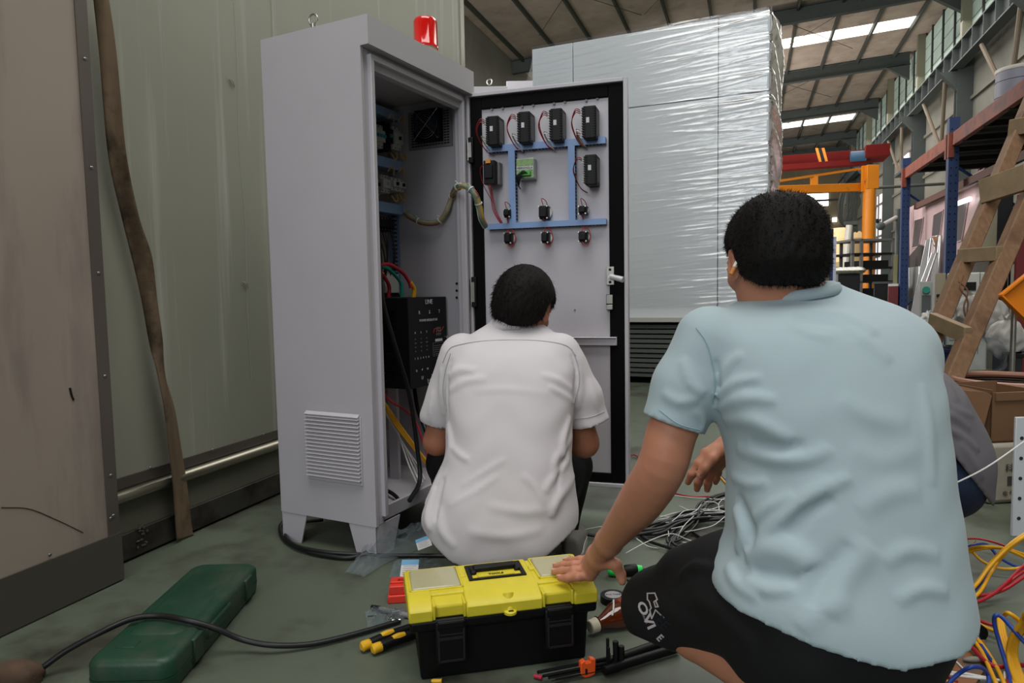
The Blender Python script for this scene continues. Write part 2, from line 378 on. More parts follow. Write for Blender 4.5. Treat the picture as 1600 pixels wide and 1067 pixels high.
obj('door_skirt', MB().box((XA+0.004, -0.3, 0.075), (0.006, 3.546, 0.14)).box((XA-0.05, 1.4765, 0.075), (0.104, 0.004, 0.14)), mat('door_skirt_steel', (96, 92, 84), 0.5, metal=0.4, var=0.1, vscale=2), ch)
obj('end_trim', MB().box((XB+0.003, 4.42, 1.78), (0.008, 0.06, 3.24)), mat('end_trim_pale', (160, 158, 146), 0.4, metal=0.3), ch)
obj('seam_strip', MB().box((XB+0.001, 2.42, 1.7), (0.002, 0.006, 2.9)), M_ch, ch)
obj('bump_rail', MB().cyl((XB+0.02, 1.475, 0.213), (XB+0.02, 4.45, 0.213), 0.02, seg=18), mat('rail_steel', (150, 146, 130), 0.32, metal=0.8), ch, smooth=True)
obj('rail_flange', MB().box((XB+0.004, 2.96, 0.252), (0.006, 2.98, 0.034)), M_trim, ch)
obj('lower_panel', MB().box((XB-0.045, 2.96, 0.15), (0.1, 2.98, 0.13)), mat('lower_sheet', (112, 110, 98), 0.5, var=0.1, vscale=3), ch)
obj('base_beam', MB().box((XB-0.04, 2.96, 0.05), (0.11, 2.98, 0.086)), M_skirt, ch, bevel=0.004)
obj('foot_block', MB().box((XB-0.3, 2.0, 0.005), (0.3, 1.5, 0.012)).box((XB-0.3, 0.0, 0.005), (0.3, 2.5, 0.012)), M_blackm, ch)
def screw(parent, at, n, r=0.005):
    at = np.array(at, float); n = nrm(n)
    m = MB().lathe(at, n, [(r, 0), (r, .001), (r*.75, .0025), (r*.45, .003), (r*.4, .0018), (0, .0018)], seg=12)
    return obj('screw', m, M_screw, parent, smooth=True, loc=at)
s0 = screw(ch, (XA+0.0045, 1.4525, 0.2), (1, 0, 0))
for px, py in ((133, 92), (143, 262), (154, 427), (164, 588), (173, 743)):
    p = XP(px, py, XA+0.0045); inst(s0, ch, p)
inst(s0, ch, XP(173, 810, XA+0.0045)); inst(s0, ch, XP(78, 867, XA+0.007))
for px, py in ((235, 731), (332, 703), (411, 679)): inst(s0, ch, XP(px, py, XB+0.0075))
m = MB()
for y in (2.2,):              # dribbled sealant lines
    m.tube([(XB+0.001, y+rng.uniform(-.012, .012), z) for z in np.linspace(0.5, 2.9, 9)], 0.0008, seg=5, sub=4)
obj('sealant_line', m, mat('sealant', (196, 198, 188), 0.35), ch, smooth=True)
m = MB()
for (px, py) in ((356, 122), (378, 440)):
    c = XP(px, py, XB+0.004)
    m.tube([c, c+V3(.003, .02, -.006), c+V3(.001, .034, -.02)], 0.0012, seg=5); m.tube([c+V3(0, .006, -.004), c+V3(.004, .03, -.026)], 0.0018, seg=5, sub=2)
obj('glue_blob', m, mat('glue', (150, 146, 112), 0.25), ch, smooth=True)
m = MB(); c = XP(222, 833, XB+0.018)
for i in range(16):
    a = c+V3(0, rng.uniform(-.022, .022), rng.uniform(-.045, .035)); m.ball(a, (0.003, rng.uniform(.003, .009), rng.uniform(.002, .005)), 7, 5)
obj('weld_spatter', m, mat('weld', (130, 128, 122), 0.3, metal=0.8), ch, smooth=True)
for z in (1.0,): obj('handle_scratch', MB().tube([XP(2, 793, XA+.001), XP(45, 795, XA+.001), XP(88, 812, XA+.001), XP(130, 832, XA+.001)], 0.0009, seg=5), M_blackm, ch)
obj('scuff_mark', MB().tube([XP(109, 606, XA+.001), XP(112, 618, XA+.001), XP(115, 625, XA+.001)], 0.003, seg=5), M_blackm, ch)

# lashing strap hanging down the chamber
XS = XB+0.055
L_ = [(145, -20), (153, 60), (160, 150), (170, 250), (190, 340), (205, 400), (222, 470), (233, 530), (246, 587), (256, 640), (263, 700), (270, 760), (274, 822), (276, 845)]
R_ = [(166, -20), (178, 60), (188, 150), (199, 250), (218, 340), (237, 400), (245, 470), (253, 530), (257, 587), (272, 640), (282, 700), (292, 760), (299, 822), (302, 836)]
g = []
for (a, b) in zip(spline([(x, y, 0) for x, y in L_], 5), spline([(x, y, 0) for x, y in R_], 5)):
    row = []
    for t in np.linspace(0, 1, 9):
        x = a[0]+(b[0]-a[0])*t; y = a[1]+(b[1]-a[1])*t
        xx = XS+0.010*math.sin(3*t+y*0.012)-0.02*max(0, (y-700)/150)+(0.02*(t-.5) if y < 560 else -0.02*(t-.5))
        row.append(XP(x, y, xx))
    g.append(row)
st = obj('lashing_strap', MB().patch(g, 0.003), mat('strap_web', (124, 104, 80), 0.85, var=0.3, vscale=14, stretch=(1, 1, .3), bump=0.6, bscale=260, bstretch=(1, 1, 4), col2=(60, 46, 34), c2scale=5, c2lo=.5), smooth=True, angle=180, loc=(XS, 1.7, 0))
tag(st, 'worn brown lashing strap hanging twisted down the grey chamber', 'strap')

# ================================================================ film-wrapped big box
bc = G(1000, 600); hd = math.radians(4.3); ux = V3(math.cos(hd), -math.sin(hd), 0); uy = V3(math.sin(hd), math.cos(hd), 0); UZ = V3(0, 0, 1)
def bxy(px, py): 
    p = PLN(px, py, bc, uy); return np.dot(p-bc, ux), p[2]
xr, zt = bxy(1204, 15); xl, zt2 = bxy(830, 76); zb = bxy(1000, 503)[1]; zt = (zt+zt2)/2
xl = bxy(831, 76)[0]; bf = (bc, np.array([ux, uy, UZ]))
bx = thing('wrapped_chamber_box', 'huge pale grey panelled box wrapped in shiny stretch film', 'machine', bc+ux*(xl+xr)/2)
M_box = mat('box_panel', (212, 216, 220), 0.45, var=0.03, vscale=1)
sx1 = bxy(1122, 200)[0]; sx0 = bxy(895, 100)[0]; sz = (bxy(983, 168)[1]+bxy(1204, 142)[1])/2
obj('core', MB().fbox(bf, (xl+.02, .05, zb+.02), (xr-.02, 1.9, zt-.02)), M_box, bx)
xs_ = [xl, sx0, sx1, xr]; zs_ = [zb+.03, sz, zt]
for i in range(3):
    for j in range(2):
        obj('panel', MB().fbox(bf, (xs_[i]+.003, 0, zs_[j]+.004), (xs_[i+1]-.003, .06, zs_[j+1]-.004)), M_box, bx, bevel=0.004)
obj('side_panel', MB().fbox(bf, (xr-.06, .065, zb+.03), (xr, 1.95, zt)), M_box, bx)
obj('bottom_trim', MB().fbox(bf, (xl-.01, -.015, zb), (xr+.01, 1.96, zb+.035)), mat('pale_trim', (178, 178, 172), 0.4), bx)
m = MB(); zz = 0.06
while zz < zb-.02:
    m.fbox(bf, (xl, .03+.012*(int(zz*60) % 2), zz), (xr, 1.9, zz+.03)); zz += .042
obj('corrugated_base', m, mat('base_dark', (84, 88, 84), 0.6), bx)
obj('skid', MB().fbox(bf, (xl+.2, .35, 0), (xl+.5, 1.8, .07)).fbox(bf, (xr-.6, .35, 0), (xr-.3, 1.8, .07)), M_blackm, bx)
# the film: a thin sheet pulled round the front in horizontal ridges
M_film = bpy.data.materials.new('stretch_film'); M_film.use_nodes = True; nt = M_film.node_tree; nt.nodes.clear()
o_ = nt.nodes.new('ShaderNodeOutputMaterial'); tr = nt.nodes.new('ShaderNodeBsdfTransparent'); gl = nt.nodes.new('ShaderNodeBsdfGlossy'); mx = nt.nodes.new('ShaderNodeMixShader')
tr.inputs[0].default_value = (0.97, 0.98, 0.985, 1); gl.inputs['Roughness'].default_value = 0.10; gl.inputs[0].default_value = (1, 1, 1, 1)
fr_ = nt.nodes.new('ShaderNodeFresnel'); fr_.inputs[0].default_value = 1.5
tc = nt.nodes.new('ShaderNodeTexCoord'); mp = nt.nodes.new('ShaderNodeMapping'); mp.inputs['Scale'].default_value = (0.6, .6, 14); nz = nt.nodes.new('ShaderNodeTexNoise'); nz.inputs['Scale'].default_value = 4.0; nz.inputs['Detail'].default_value = 6
bp = nt.nodes.new('ShaderNodeBump'); bp.inputs['Strength'].default_value = 0.13; bp.inputs['Distance'].default_value = 0.02
nt.links.new(tc.outputs['Object'], mp.inputs[0]); nt.links.new(mp.outputs[0], nz.inputs[0]); nt.links.new(nz.outputs[0], bp.inputs['Height']); nt.links.new(bp.outputs[0], gl.inputs['Normal'])
ml = nt.nodes.new('ShaderNodeMath'); ml.operation = 'MULTIPLY_ADD'; ml.inputs[1].default_value = 1.6; ml.inputs[2].default_value = 0.035; nt.links.new(fr_.outputs[0], ml.inputs[0])
nt.links.new(ml.outputs[0], mx.inputs[0]); nt.links.new(tr.outputs[0], mx.inputs[1]); nt.links.new(gl.outputs[0], mx.inputs[2]); nt.links.new(mx.outputs[0], o_.inputs[0])
r2 = np.random.RandomState(3)
nu, nz_ = 80, 380
us = np.linspace(0, 1, nu); vs = np.linspace(zb+.12, zt+.015, nz_)
base = np.zeros((nu, nz_))
for k in range(330):                              # pleats: short slanting horizontal ridges, thickest towards the right edge
    uc = 1-r2.rand()**1.6; zc = r2.uniform(zb+.1, zt); ln = r2.uniform(.08, .5); sl = r2.normal(0.12, .10); wd = r2.uniform(.004, .011); hh = r2.uniform(.002, .007)*(0.12+0.88*uc**1.5)
    du = us[:, None]-uc; base += hh*np.exp(-(du/ln)**2)*np.exp(-((vs[None, :]-zc-sl*du)/wd)**2)
g = [[bc+ux*(xl+(xr-xl)*us[i]+(0.012 if i == nu-1 else 0))+uy*(-.012-base[i, j])+UZ*vs[j] for j in range(nz_)] for i in range(nu)]
for t in np.linspace(.05, 1, 10): g.append([bc+ux*(xr+.014+.05*math.sin(3.1*t)*(0.6+0.4*math.sin(vs[j]*9+t*4))+.02*math.sin(vs[j]*31+t*9))+uy*(t*1.2)+UZ*vs[j] for j in range(nz_)])
obj('stretch_film', MB().patch(g), M_film, bx, smooth=True, angle=180, recalc=False)
g = []
for i, t in enumerate(np.linspace(0, 1, 14)):     # loose film sagging off the left top corner
    a = bc+ux*(xl+.02)+UZ*(zt-.02-.02*t)+uy*(.5*t); b = bc+ux*(xl-.62+.35*t)+UZ*(zt-1.02)+uy*(.6*t)
    g.append([a+(b-a)*s+ux*(.10*math.sin(3.14*s))+uy*.02*math.sin(9*s+5*t) for s in np.linspace(0, 1, 14)])
obj('loose_film', MB().patch(g), M_film, bx, smooth=True, angle=180, recalc=False)
# cabinets seen above the open door
for k, (x0, x1, y0, y1, dep) in enumerate(((700, 792, 133, 480, 7.6), (794, 850, 124, 480, 8.1))):
    a = P(x0, y0+6, dep); b = P(x1, y0, dep); t_ = thing('electrical_cabinet', ['white cabinet with lifting eye, its top showing just above the open door', 'white cabinet under loose film left of the wrapped box'][k], 'cabinet', (a[0], a[1], 0))
    z1 = (a[2]+b[2])/2; fr = frame((a[0], a[1], 0), (b-a)*V3(1, 1, 0), (0, 0, 1)); L1 = np.linalg.norm((b-a)[:2])
    obj('body', MB().fbox(fr, (0, 0, 0.1), (L1, .6, z1-.18)), M_white, t_, bevel=.004)
    obj('top_cap', MB().fbox(fr, (-.02, -.02, z1-.18), (L1+.01, .62, z1)), M_white, t_, bevel=.004)
    obj('plinth', MB().fbox(fr, (.02, .02, 0), (L1-.03, .58, .1)), M_blackm, t_)
    if k == 0: c = P(765, 131, dep+.1); obj('lifting_eye', MB().tube([c+V3(math.cos(q)*.03, 0, .02+math.sin(q)*.03) for q in np.linspace(0, 6.28, 14)], .007), M_steel, t_, smooth=True)
# ================================================================ control cabinet
ya = math.radians(7.737); CN = V3(-1.1364, 1.904, 0)*.96; CU = V3(math.sin(ya), math.cos(ya), 0); CW = V3(-math.cos(ya), math.sin(ya), 0)
CD_, CWI, CZ1, CZ0 = 0.3996, 0.6197, 1.6445, 0.0999
cf = (CN, np.array([CU, CW, UZ]))
def cl_(a, b, z): return CN+CU*a+CW*b+UZ*z
def onB(px, py, b):
    p = PLN(px, py, CN+CW*b, CW)-CN; return np.dot(p, CU), p[2]
def onA(px, py, a):
    p = PLN(px, py, CN+CU*a, CU)-CN; return np.dot(p, CW), p[2]
cab = thing('control_cabinet', 'tall white steel electrical cabinet with its front door swung open', 'cabinet', cl_(CWI/2, CD_/2, 0))
T = 0.012
obj('near_side', MB().fbox(cf, (0, 0.0, CZ0), (T, CD_, CZ1)), M_white, cab)
obj('far_side', MB().fbox(cf, (CWI-T, 0.0, CZ0), (CWI, CD_, CZ1-.085)), M_white, cab, bevel=.002)
obj('back', MB().fbox(cf, (T, CD_-T, CZ0), (CWI-T, CD_, CZ1-.085)), M_white, cab)
obj('floor_tray', MB().fbox(cf, (T, 0.03, CZ0), (CWI-T, CD_-T, CZ0+.02)).fbox(cf, (T, 0.018, CZ0), (CWI-T, .03, CZ0+.045)), M_white, cab, bevel=.002)
obj('top_cap', MB().fbox(cf, (T, 0, CZ1-.085), (CWI+.003, CD_+.003, CZ1)).fbox(cf, (0, -.03, CZ1-.085), (CWI+.003, 0, CZ1)), M_white, cab)
m = MB().fbox(cf, (T, 0.003, CZ0), (.045, .03, CZ1-.085)).fbox(cf, (.033, -.012, CZ0+.025), (.05, .012, CZ1-.1))
obj('front_post', m, M_white, cab, bevel=.002)
m = MB().fbox(cf, (CWI-.045, 0.003, CZ0), (CWI-T, .03, CZ1-.085)).fbox(cf, (CWI-.05, -.012, CZ0+.025), (CWI-.036, .012, CZ1-.1))
obj('front_post', m, M_white, cab, bevel=.002)
m = MB().fbox(cf, (.045, 0.003, CZ1-.14), (CWI-.045, .03, CZ1-.085)).fbox(cf, (.05, -.012, CZ1-.117), (CWI-.036, .012, CZ1-.1))
obj('top_rail', m, M_white, cab, bevel=.002)
for a in (0.0, CWI):                               # four tapered sheet feet
    s = 1 if a == 0 else -1
    for b0, b1 in ((0.004, .115), (CD_-.004, CD_-.115)):
        fr = (cl_(a+s*.002, 0, 0), np.array([CW, UZ, CU*1.0])); k = 1 if b1 > b0 else -1
        m = MB().prism([(b0, CZ0+.002), (b0+k*.108, CZ0+.002), (b0+k*.078, 0.0), (b0, 0.0)], fr, 0, s*.004)
        fr2 = (cl_(0, b0, 0), np.array([CU, UZ, -CW])); m.prism([(a, CZ0+.002), (a+s*.13, CZ0+.002), (a+s*.09, 0), (a, 0)], fr2, 0, -k*.004)
        obj('foot', m, M_white, cab)
# louvre on the near side
b0, zt_ = onA(479, 644, 0); b1, _ = onA(564.5, 650, 0); _, zb_ = onA(482, 747, 0); b0, b1 = min(b0, b1), max(b0, b1)
lv = obj('louvre_vent', MB().fbox(cf, (-.005, b0, zb_), (0, b1, zt_)), M_white, cab, loc=cl_(0, (b0+b1)/2, zb_), bevel=.001)
ns = 17; hh = (zt_-zb_-.014)/ns; sl = None
for i in range(ns):
    z = zb_+.014+hh*i; at = cl_(-.005, (b0+b1)/2, z)
    if sl is None:
        fr = (at, np.array([-CU, UZ, CW])); sl = obj('slat', MB().prism([(0, 0.001), (.011, 0.001), (.011, .003), (0, hh*.95)], fr, -(b1-b0)/2+.003, (b1-b0)/2-.003), M_white, lv, loc=at)
    else: inst(sl, lv, at)
inst(sl, lv, cl_(-.005, (b0+b1)/2, zt_-.004))
# lifting eye
pe = PLN(490, 44, cl_(.012, 0, 0), CU); pe[2] = CZ1+.006
obj('lifting_eye', MB().tube([pe+V3(0, 0, .021)+CW*math.cos(q)*.016+UZ*math.sin(q)*.016 for q in np.linspace(0, 6.283, 17)], .0035, sub=2).cyl(pe-V3(0, 0, .006), pe+V3(0, 0, .008), .009), M_steel, cab, smooth=True)
# beacon
bcn = PLN(665, 60, cl_(0, .09, 0), CW); bcn[2] = CZ1
be = thing('warning_beacon', 'round red warning lamp on top of the white cabinet', 'lamp', bcn)
dz = np.linalg.norm((bcn-O)); rB = 19.5/F*np.dot(bcn-O, RF); ztop = PLN(665, 31, bcn, CW)[2]-CZ1; zlo = PLN(665, 76, bcn, CW)[2]-CZ1
obj('base', MB().lathe(bcn, UZ, [(rB*.9, 0), (rB*.9, max(.012, zlo)), (rB*.82, max(.014, zlo+.004))], 28), mat('beacon_base', (186, 178, 160), 0.5), be, smooth=True)
obj('base_flange', MB().lathe(bcn, UZ, [(rB*1.05, 0), (rB*1.05, .008)], 28), MATS['beacon_base'], be, smooth=True)
zl = max(.014, zlo)
obj('lens', MB().lathe(bcn, UZ, [(rB, zl), (rB, zl+.008), (rB*.97, zl+.01), (rB*.95, ztop-.012), (rB*.9, ztop-.004), (rB*.82, ztop), (rB*.7, ztop-.003), (0, ztop-.004)], 32), mat('beacon_lens', (222, 16, 12), 0.12, trans=0.25, coat=1.0, emit=(200, 10, 5), estr=0.12), be, smooth=True)
obj('bulb_holder', MB().cyl(bcn+UZ*zl, bcn+UZ*(ztop-.02), .012), M_blackm, be)
# mounting plate and trunking
M_plate = mat('mounting_plate', (150, 142, 132), 0.5)
PB = CD_-.05
obj('mounting_plate', MB().fbox(cf, (.03, PB, .28), (CWI-.03, PB+.003, 1.5)), M_plate, cab)
def duct(m, a0, a1, z0, z1, depth=.055): m.fbox(cf, (a0, PB-depth, z0), (a1, PB, z1)); return m
bF = PB-.055
aV0, _ = onB(630, 260, bF); aV1, zVb = onB(640, 370, bF); _, zVt = onB(633, 168, bF)
ducts = [(0.06, aV0, onB(600, 181, bF)[1], onB(600, 167, bF)[1]), (0.06, aV0, onB(605, 262, bF)[1], onB(605, 246, bF)[1]), (0.06, aV0, onB(605, 332, bF)[1], onB(605, 316, bF)[1]), (aV0, aV1, zVb, zVt)]
for q in ducts: obj('cable_duct', duct(MB(), *q), M_duct, cab, bevel=.001)
a0, z0 = onB(619, 460, PB-.03); a1, z1 = onB(627, 333, PB-.03)
obj('cable_duct', duct(MB(), a0, a1, z0, z1, .03), mat('duct_dark', (96, 118, 150), 0.5), cab)
m = MB(); z = z0
while z < z1: m.fbox(cf, (a0-.001, PB-.032, z), (a0+.015, PB-.02, z+.007)); z += .016
obj('duct_slots', m, M_blackm, cab, kind='stuff')
M_devw = mat('device_white', (184, 186, 182), 0.45); M_devg = mat('device_grey', (120, 118, 112), 0.5); M_cyan = mat('device_cyan', (60, 150, 160), 0.45)
def dev(px0, px1, py0, py1, depth, m, name='breaker', levers=0, lm=None, terms=0):
    b = PB-depth; a0, z1 = onB(px0, py0, b); a1, z0 = onB(px1, py1, b)
    o = obj(name, MB().fbox(cf, (a0, b+.012, z0), (a1, PB, z1)).fbox(cf, (a0, b, z0+(z1-z0)*.25), (a1, b+.012, z1-(z1-z0)*.25)), m, cab, bevel=.001, loc=cl_(a0, b, z0))
    for i in range(levers):
        a = a0+(a1-a0)*(i+.5)/levers; obj('lever', MB().fbox(cf, (a-.004, b-.008, (z0+z1)/2-.006), (a+.004, b, (z0+z1)/2+.006)), lm or M_cyan, o)
    mt = MB()
    for i in range(terms):
        a = a0+(a1-a0)*(i+.5)/terms
        for z in (z0+.006, z1-.006): mt.cyl(cl_(a, b+.012, z), cl_(a, b+.009, z), .003, seg=8)
    if terms: obj('terminal', mt, M_screw, o)
    return a0, a1, z0, z1, b
dev(583, 603, 190, 232, .07, M_devw, levers=4, terms=4)
dev(604, 616, 188, 236, .075, M_black, 'contactor', 1, M_cyan, 2)
dev(617, 631, 196, 236, .085, M_devw, 'contactor', 1, M_black, 2)
dev(584, 598, 270, 306, .07, M_devg, 'relay', 1, M_black, 3)
dev(599, 613, 272, 302, .08, M_devw, 'contactor', 1, M_chrome, 3)
dev(615, 635, 276, 300, .095, M_devw, 'contactor', 2, M_black, 3)
dev(588, 617, 337, 362, .06, M_black, 'terminal_block', 0, None, 6)
m = MB()
for px, py, L in ((606, 186, 1), (622, 190, 1), (611, 240, -1), (625, 240, -1), (606, 268, 1), (622, 270, 1), (612, 306, -1), (624, 304, -1)):
    a, z = onB(px, py, PB-.07); q = cl_(a, PB-.07, z); m.tube([q, q+UZ*.02*L+CU*.01-CW*.01, q+UZ*.012*L+CU*.03-CW*.006, q-UZ*.01*L+CU*.035], .0022, seg=6)
obj('jumper_wires', m, M_yel, cab, smooth=True)
m = MB()
for i in range(7):
    a, z = onB(592+i*4, 362, PB-.06); a2, z2 = onB(600+i*3, 440, PB-.04); m.tube([cl_(a, PB-.055, z), cl_(a+rng.uniform(-.02, .03), PB-.06, (z+z2)/2), cl_(a2+rng.uniform(-.03, .03), PB-.03, z2)], .0025, seg=6)
obj('black_wires', m, M_bwire, cab, smooth=True)
m = MB(); a, z = onB(640, 180, PB)
m.tube([cl_(.3, .2, 1.53), cl_(.33, .3, 1.5), cl_(.35, PB-.01, 1.44)], .002, seg=6)
obj('fan_lead', m, M_bwire, cab, smooth=True)
# fan on the far wall
AF = CWI-T; 
bq0, zq0 = onA(640, 236, AF-.002); bq1, zq1 = onA(706, 166, AF-.002)
bq0, bq1 = min(bq0, bq1), max(bq0, bq1)
gr = obj('fan_grille', MB().fbox(cf, (AF-.006, bq0, zq0), (AF, bq1, zq1)), mat('grille_grey', (128, 128, 128), 0.5), cab, loc=cl_(AF, bq0, zq0))
m = MB(); z = zq0+.01
while z < zq1-.008:
    b = bq0+.012
    while b < bq1-.012: m.fbox(cf, (AF-.0075, b, z), (AF-.0055, b+.010, z+.0045)); b += .0135
    z += .010
obj('grille_slots', m, M_blackm, gr, kind='stuff')
fb0, fz0 = onA(641, 222, AF-.04); fb1, fz1 = onA(690, 166, AF-.04); fb0, fb1 = min(fb0, fb1), max(fb0, fb1)
fc = (fb0+fb1)/2; fz = (fz0+fz1)/2; fr_h = (fz1-fz0)/2
fan = obj('cooling_fan', MB().fbox(cf, (AF-.04, fc-fr_h, fz-fr_h), (AF-.007, fc+fr_h, fz+fr_h)), M_black, cab, loc=cl_(AF-.02, fc, fz), bevel=.003)
m = MB()
for r in (.012, .02, .028, .036, .044, .052): m.tube([cl_(AF-.044, fc+math.cos(q)*r, fz+math.sin(q)*r) for q in np.linspace(0, 6.283, 22)], .0009, seg=5, sub=1)
for q in (0.78, 2.36, 3.93, 5.5): m.cyl(cl_(AF-.043, fc, fz), cl_(AF-.043, fc+math.cos(q)*.074, fz+math.sin(q)*.074), .001, seg=6)
obj('finger_guard', m, M_chrome, fan)
obj('hub', MB().cyl(cl_(AF-.0425, fc, fz), cl_(AF-.04, fc, fz), .02), M_blackm, fan)
m = MB()
for q in (0.78, 2.36, 3.93, 5.5): m.cyl(cl_(AF-.043, fc+math.cos(q)*.074, fz+math.sin(q)*.074), cl_(AF-.04, fc+math.cos(q)*.074, fz+math.sin(q)*.074), .003, seg=10)
obj('fan_screws', m, M_chrome, fan)
m = MB()
for px, py in ((714, 224), (714, 235), (714, 245), (714, 443), (714, 454), (714, 465)):
    b, z = onA(px, py, AF); m.cyl(cl_(AF-.001, b, z), cl_(AF-.003, b, z), .005, seg=8)
obj('hinge_nuts', m, M_blackm, cab)
# power regulator
RB = 0.095
ra0, rz1 = onB(637, 465, RB); ra1, _ = onB(697, 465, RB); _, rz0 = onB(640, 609, RB)
reg = obj('power_regulator', MB().fbox(cf, (ra0, RB, rz0), (ra1, PB, rz1)), mat('regulator_black', (17, 19, 22), 0.5, spec=.3), cab, loc=cl_(ra0, RB, rz0), bevel=.002)
RW = ra1-ra0; RH = rz1-rz0
def rt(s, fx, fz, size, m=M_print, bold=0): text('lettering', s, m, reg, cl_(ra0+RW*fx, RB-.0012, rz0+RH*fz), CU, UZ, size, bold=bold)
rt('LINE', .52, .945, .024); rt('LOAD', .56, .045, .024); rt('POWER REGULATOR', .5, .74, .0125)
for i, s in enumerate('RST'): rt(s, .27+i*.26, .83, .018)
for i, s in enumerate('RST'): rt(s, .15+i*.145, .61, .011)
for i, s in enumerate('UVW'): rt(s, .16+i*.14, .19, .011); rt(s, .3+i*.26, .1, .018)
for i in range(6): rt('123456'[i], .13+i*.07, .325, .010)
for k in range(4):
    for i in range(3): rt(['AC', 'FAN', 'OH', 'FU'][k], .15+i*.145, .54-.045*k, .006, M_devg)
lg = MB()
for dx in (-.012, 0, .012): lg.fbox(cf, (ra0+RW*.76+dx-.0012, RB-.001, rz0+RH*.6-.016), (ra0+RW*.76+dx+.0012, RB, rz0+RH*.6+.018))
for dz in (-.010, .002, .012): lg.fbox(cf, (ra0+RW*.76-.018, RB-.001, rz0+RH*.6+dz-.001), (ra0+RW*.76+.018, RB, rz0+RH*.6+dz+.001))
obj('logo_lattice', lg, M_devg, reg)
obj('logo_swash', MB().tube([cl_(ra0+RW*.62, RB-.0015, rz0+RH*.585), cl_(ra0+RW*.66, RB-.0015, rz0+RH*.635), cl_(ra0+RW*.8, RB-.0015, rz0+RH*.60), cl_(ra0+RW*.9, RB-.0015, rz0+RH*.65)], .001, seg=5), mat('logo_red', (190, 50, 45), .5), reg)
obj('model_plate', MB().fbox(cf, (ra0+RW*.67, RB-.001, rz0+RH*.485), (ra0+RW*.86, RB, rz0+RH*.515)), M_print, reg)
pl = MB()
fx0, fx1, fz0_, fz1_ = ra0+RW*.6, ra0+RW*.9, rz0+RH*.32, rz0+RH*.47
for q in ((fx0, fz0_, fx1, fz0_+.001), (fx0, fz1_, fx1, fz1_+.001), (fx0, fz0_, fx0+.001, fz1_), (fx1, fz0_, fx1+.001, fz1_)): pl.fbox(cf, (q[0], RB-.001, q[1]), (q[2], RB, q[3]))
for k in range(5): pl.fbox(cf, (fx0+.006, RB-.001, fz0_+.006+k*.008), (fx1-.006-.01*(k % 2), RB, fz0_+.008+k*.008))
obj('rating_table', pl, M_devg, reg)
rt('220V-380V', .75, .26, .008)
obj('front_screw', MB().cyl(cl_(ra1-.006, RB-.004, rz0+RH*.52), cl_(ra1-.006, RB, rz0+RH*.52), .006, seg=12), M_chrome, reg, smooth=True)
m = MB()
for z in np.linspace(rz0+.05, rz1-.05, 16): m.fbox(cf, (ra0-.006, RB+.06, z), (ra0, PB-.01, z+.004))
obj('heat_fins', m, M_black, reg)
m = MB()
for (b, z) in ((.20, .9), (.20, .8), (.225, .9), (.225, .8), (.20, .08), (.215, .08), (.205, .17), (.30, .27)): m.cyl(cl_(ra0-.002, b, rz0+RH*z), cl_(ra0, b, rz0+RH*z), .0025, seg=8)
obj('side_screws', m, M_screw, reg)
# thick leads above and below the regulator
def lead(pts, r, m, nm='power_lead'): return obj(nm, MB().tube(pts, r, seg=10), m, cab, smooth=True)
def cb(px, py, b): a, z = onB(px, py, b); return cl_(a, b, z)
lead([cb(592, 415, .22), cb(608, 413, .21), cb(628, 425, .2), cb(639, 440, .19), cb(642, 450, .185)], .007, M_red)
lead([cb(641, 441, .187), cb(647, 452, .184), cb(646, 467, .184)], .0085, M_yel)
lead([cb(588, 415, .27), cb(606, 420, .26), cb(624, 438, .25), cb(628, 452, .245), cb(627, 468, .24)], .007, M_grn)
lead([cb(590, 425, .31), cb(600, 432, .30), cb(608, 448, .29), cb(607, 466, .29)], .0075, M_red)
lead([cb(592, 424, .312), cb(598, 428, .31)], .008, M_yel)
obj('current_transformer', MB().fbox(cf, (onB(595, 440, .33)[0], .31, onB(600, 458, .33)[1]), (onB(617, 440, .33)[0], PB, onB(600, 428, .33)[1])), M_devw, cab, bevel=.002)
M_g = M_grn
lead([cb(592, 400, .1), cb(598, 470, .09), cb(617, 540, .07), cb(640, 618, .06), cb(652, 700, .05), cb(656, 750, .03), cb(640, 782, -.02)], .008, M_bwire)
lead([cb(647, 605, .2), cb(653, 640, .16), cb(664, 670, .1), cb(672, 700, .08)], .008, M_bwire)
lead([cb(596, 611, .2), cb(612, 628, .18), cb(632, 640, .15), cb(650, 660, .12), cb(668, 712, .06)], .004, M_red)
for k in range(3): lead([cb(596+2*k, 622+4*k, .22), cb(615, 650+5*k, .2), cb(640, 685+4*k, .15), cb(668, 722+3*k, .08)], .0045, M_yel)
for k in range(4): lead([cb(600+5*k, 640+10*k, .24), cb(622+5*k, 680+8*k, .2), cb(640+5*k, 730, .14), cb(655+3*k, 762-4*k, .06)], .003, M_wwire)
obj('inner_bracket', MB().fbox(cf, (CWI-.20, .22, .12), (CWI-.185, .26, .5)), M_white, cab)

# ---- door
yd = math.radians(87.75); DH = V3(-1.0514, 2.543, 0)*.96; DX = V3(math.sin(yd), math.cos(yd), 0); DY = V3(-math.cos(yd), math.sin(yd), 0)
DWD, DZ0, DZ1 = 0.6029, 0.0997, 1.5651
df = (DH, np.array([DX, DY, UZ]))
def dp(px, py, y=0.0):
    p = PLN(px, py, DH+DY*y, DY)-DH; return np.dot(p, DX), p[2]
def dl(s, y, z): return DH+DX*s+DY*y+UZ*z
dr = obj('door', MB().fbox(df, (0.004, .002, DZ0+.004), (DWD-.004, .022, DZ1-.004)), M_white, cab, loc=DH+UZ*DZ0)
m = MB().fbox(df, (0, -.014, DZ0), (.014, .022, DZ1)).fbox(df, (DWD-.014, -.014, DZ0), (DWD, .022, DZ1)).fbox(df, (.014, -.014, DZ0), (DWD-.014, .022, DZ0+.014)).fbox(df, (.014, -.014, DZ1-.014), (DWD-.014, .022, DZ1))
obj('door_rim', m, M_white, dr, bevel=.002)
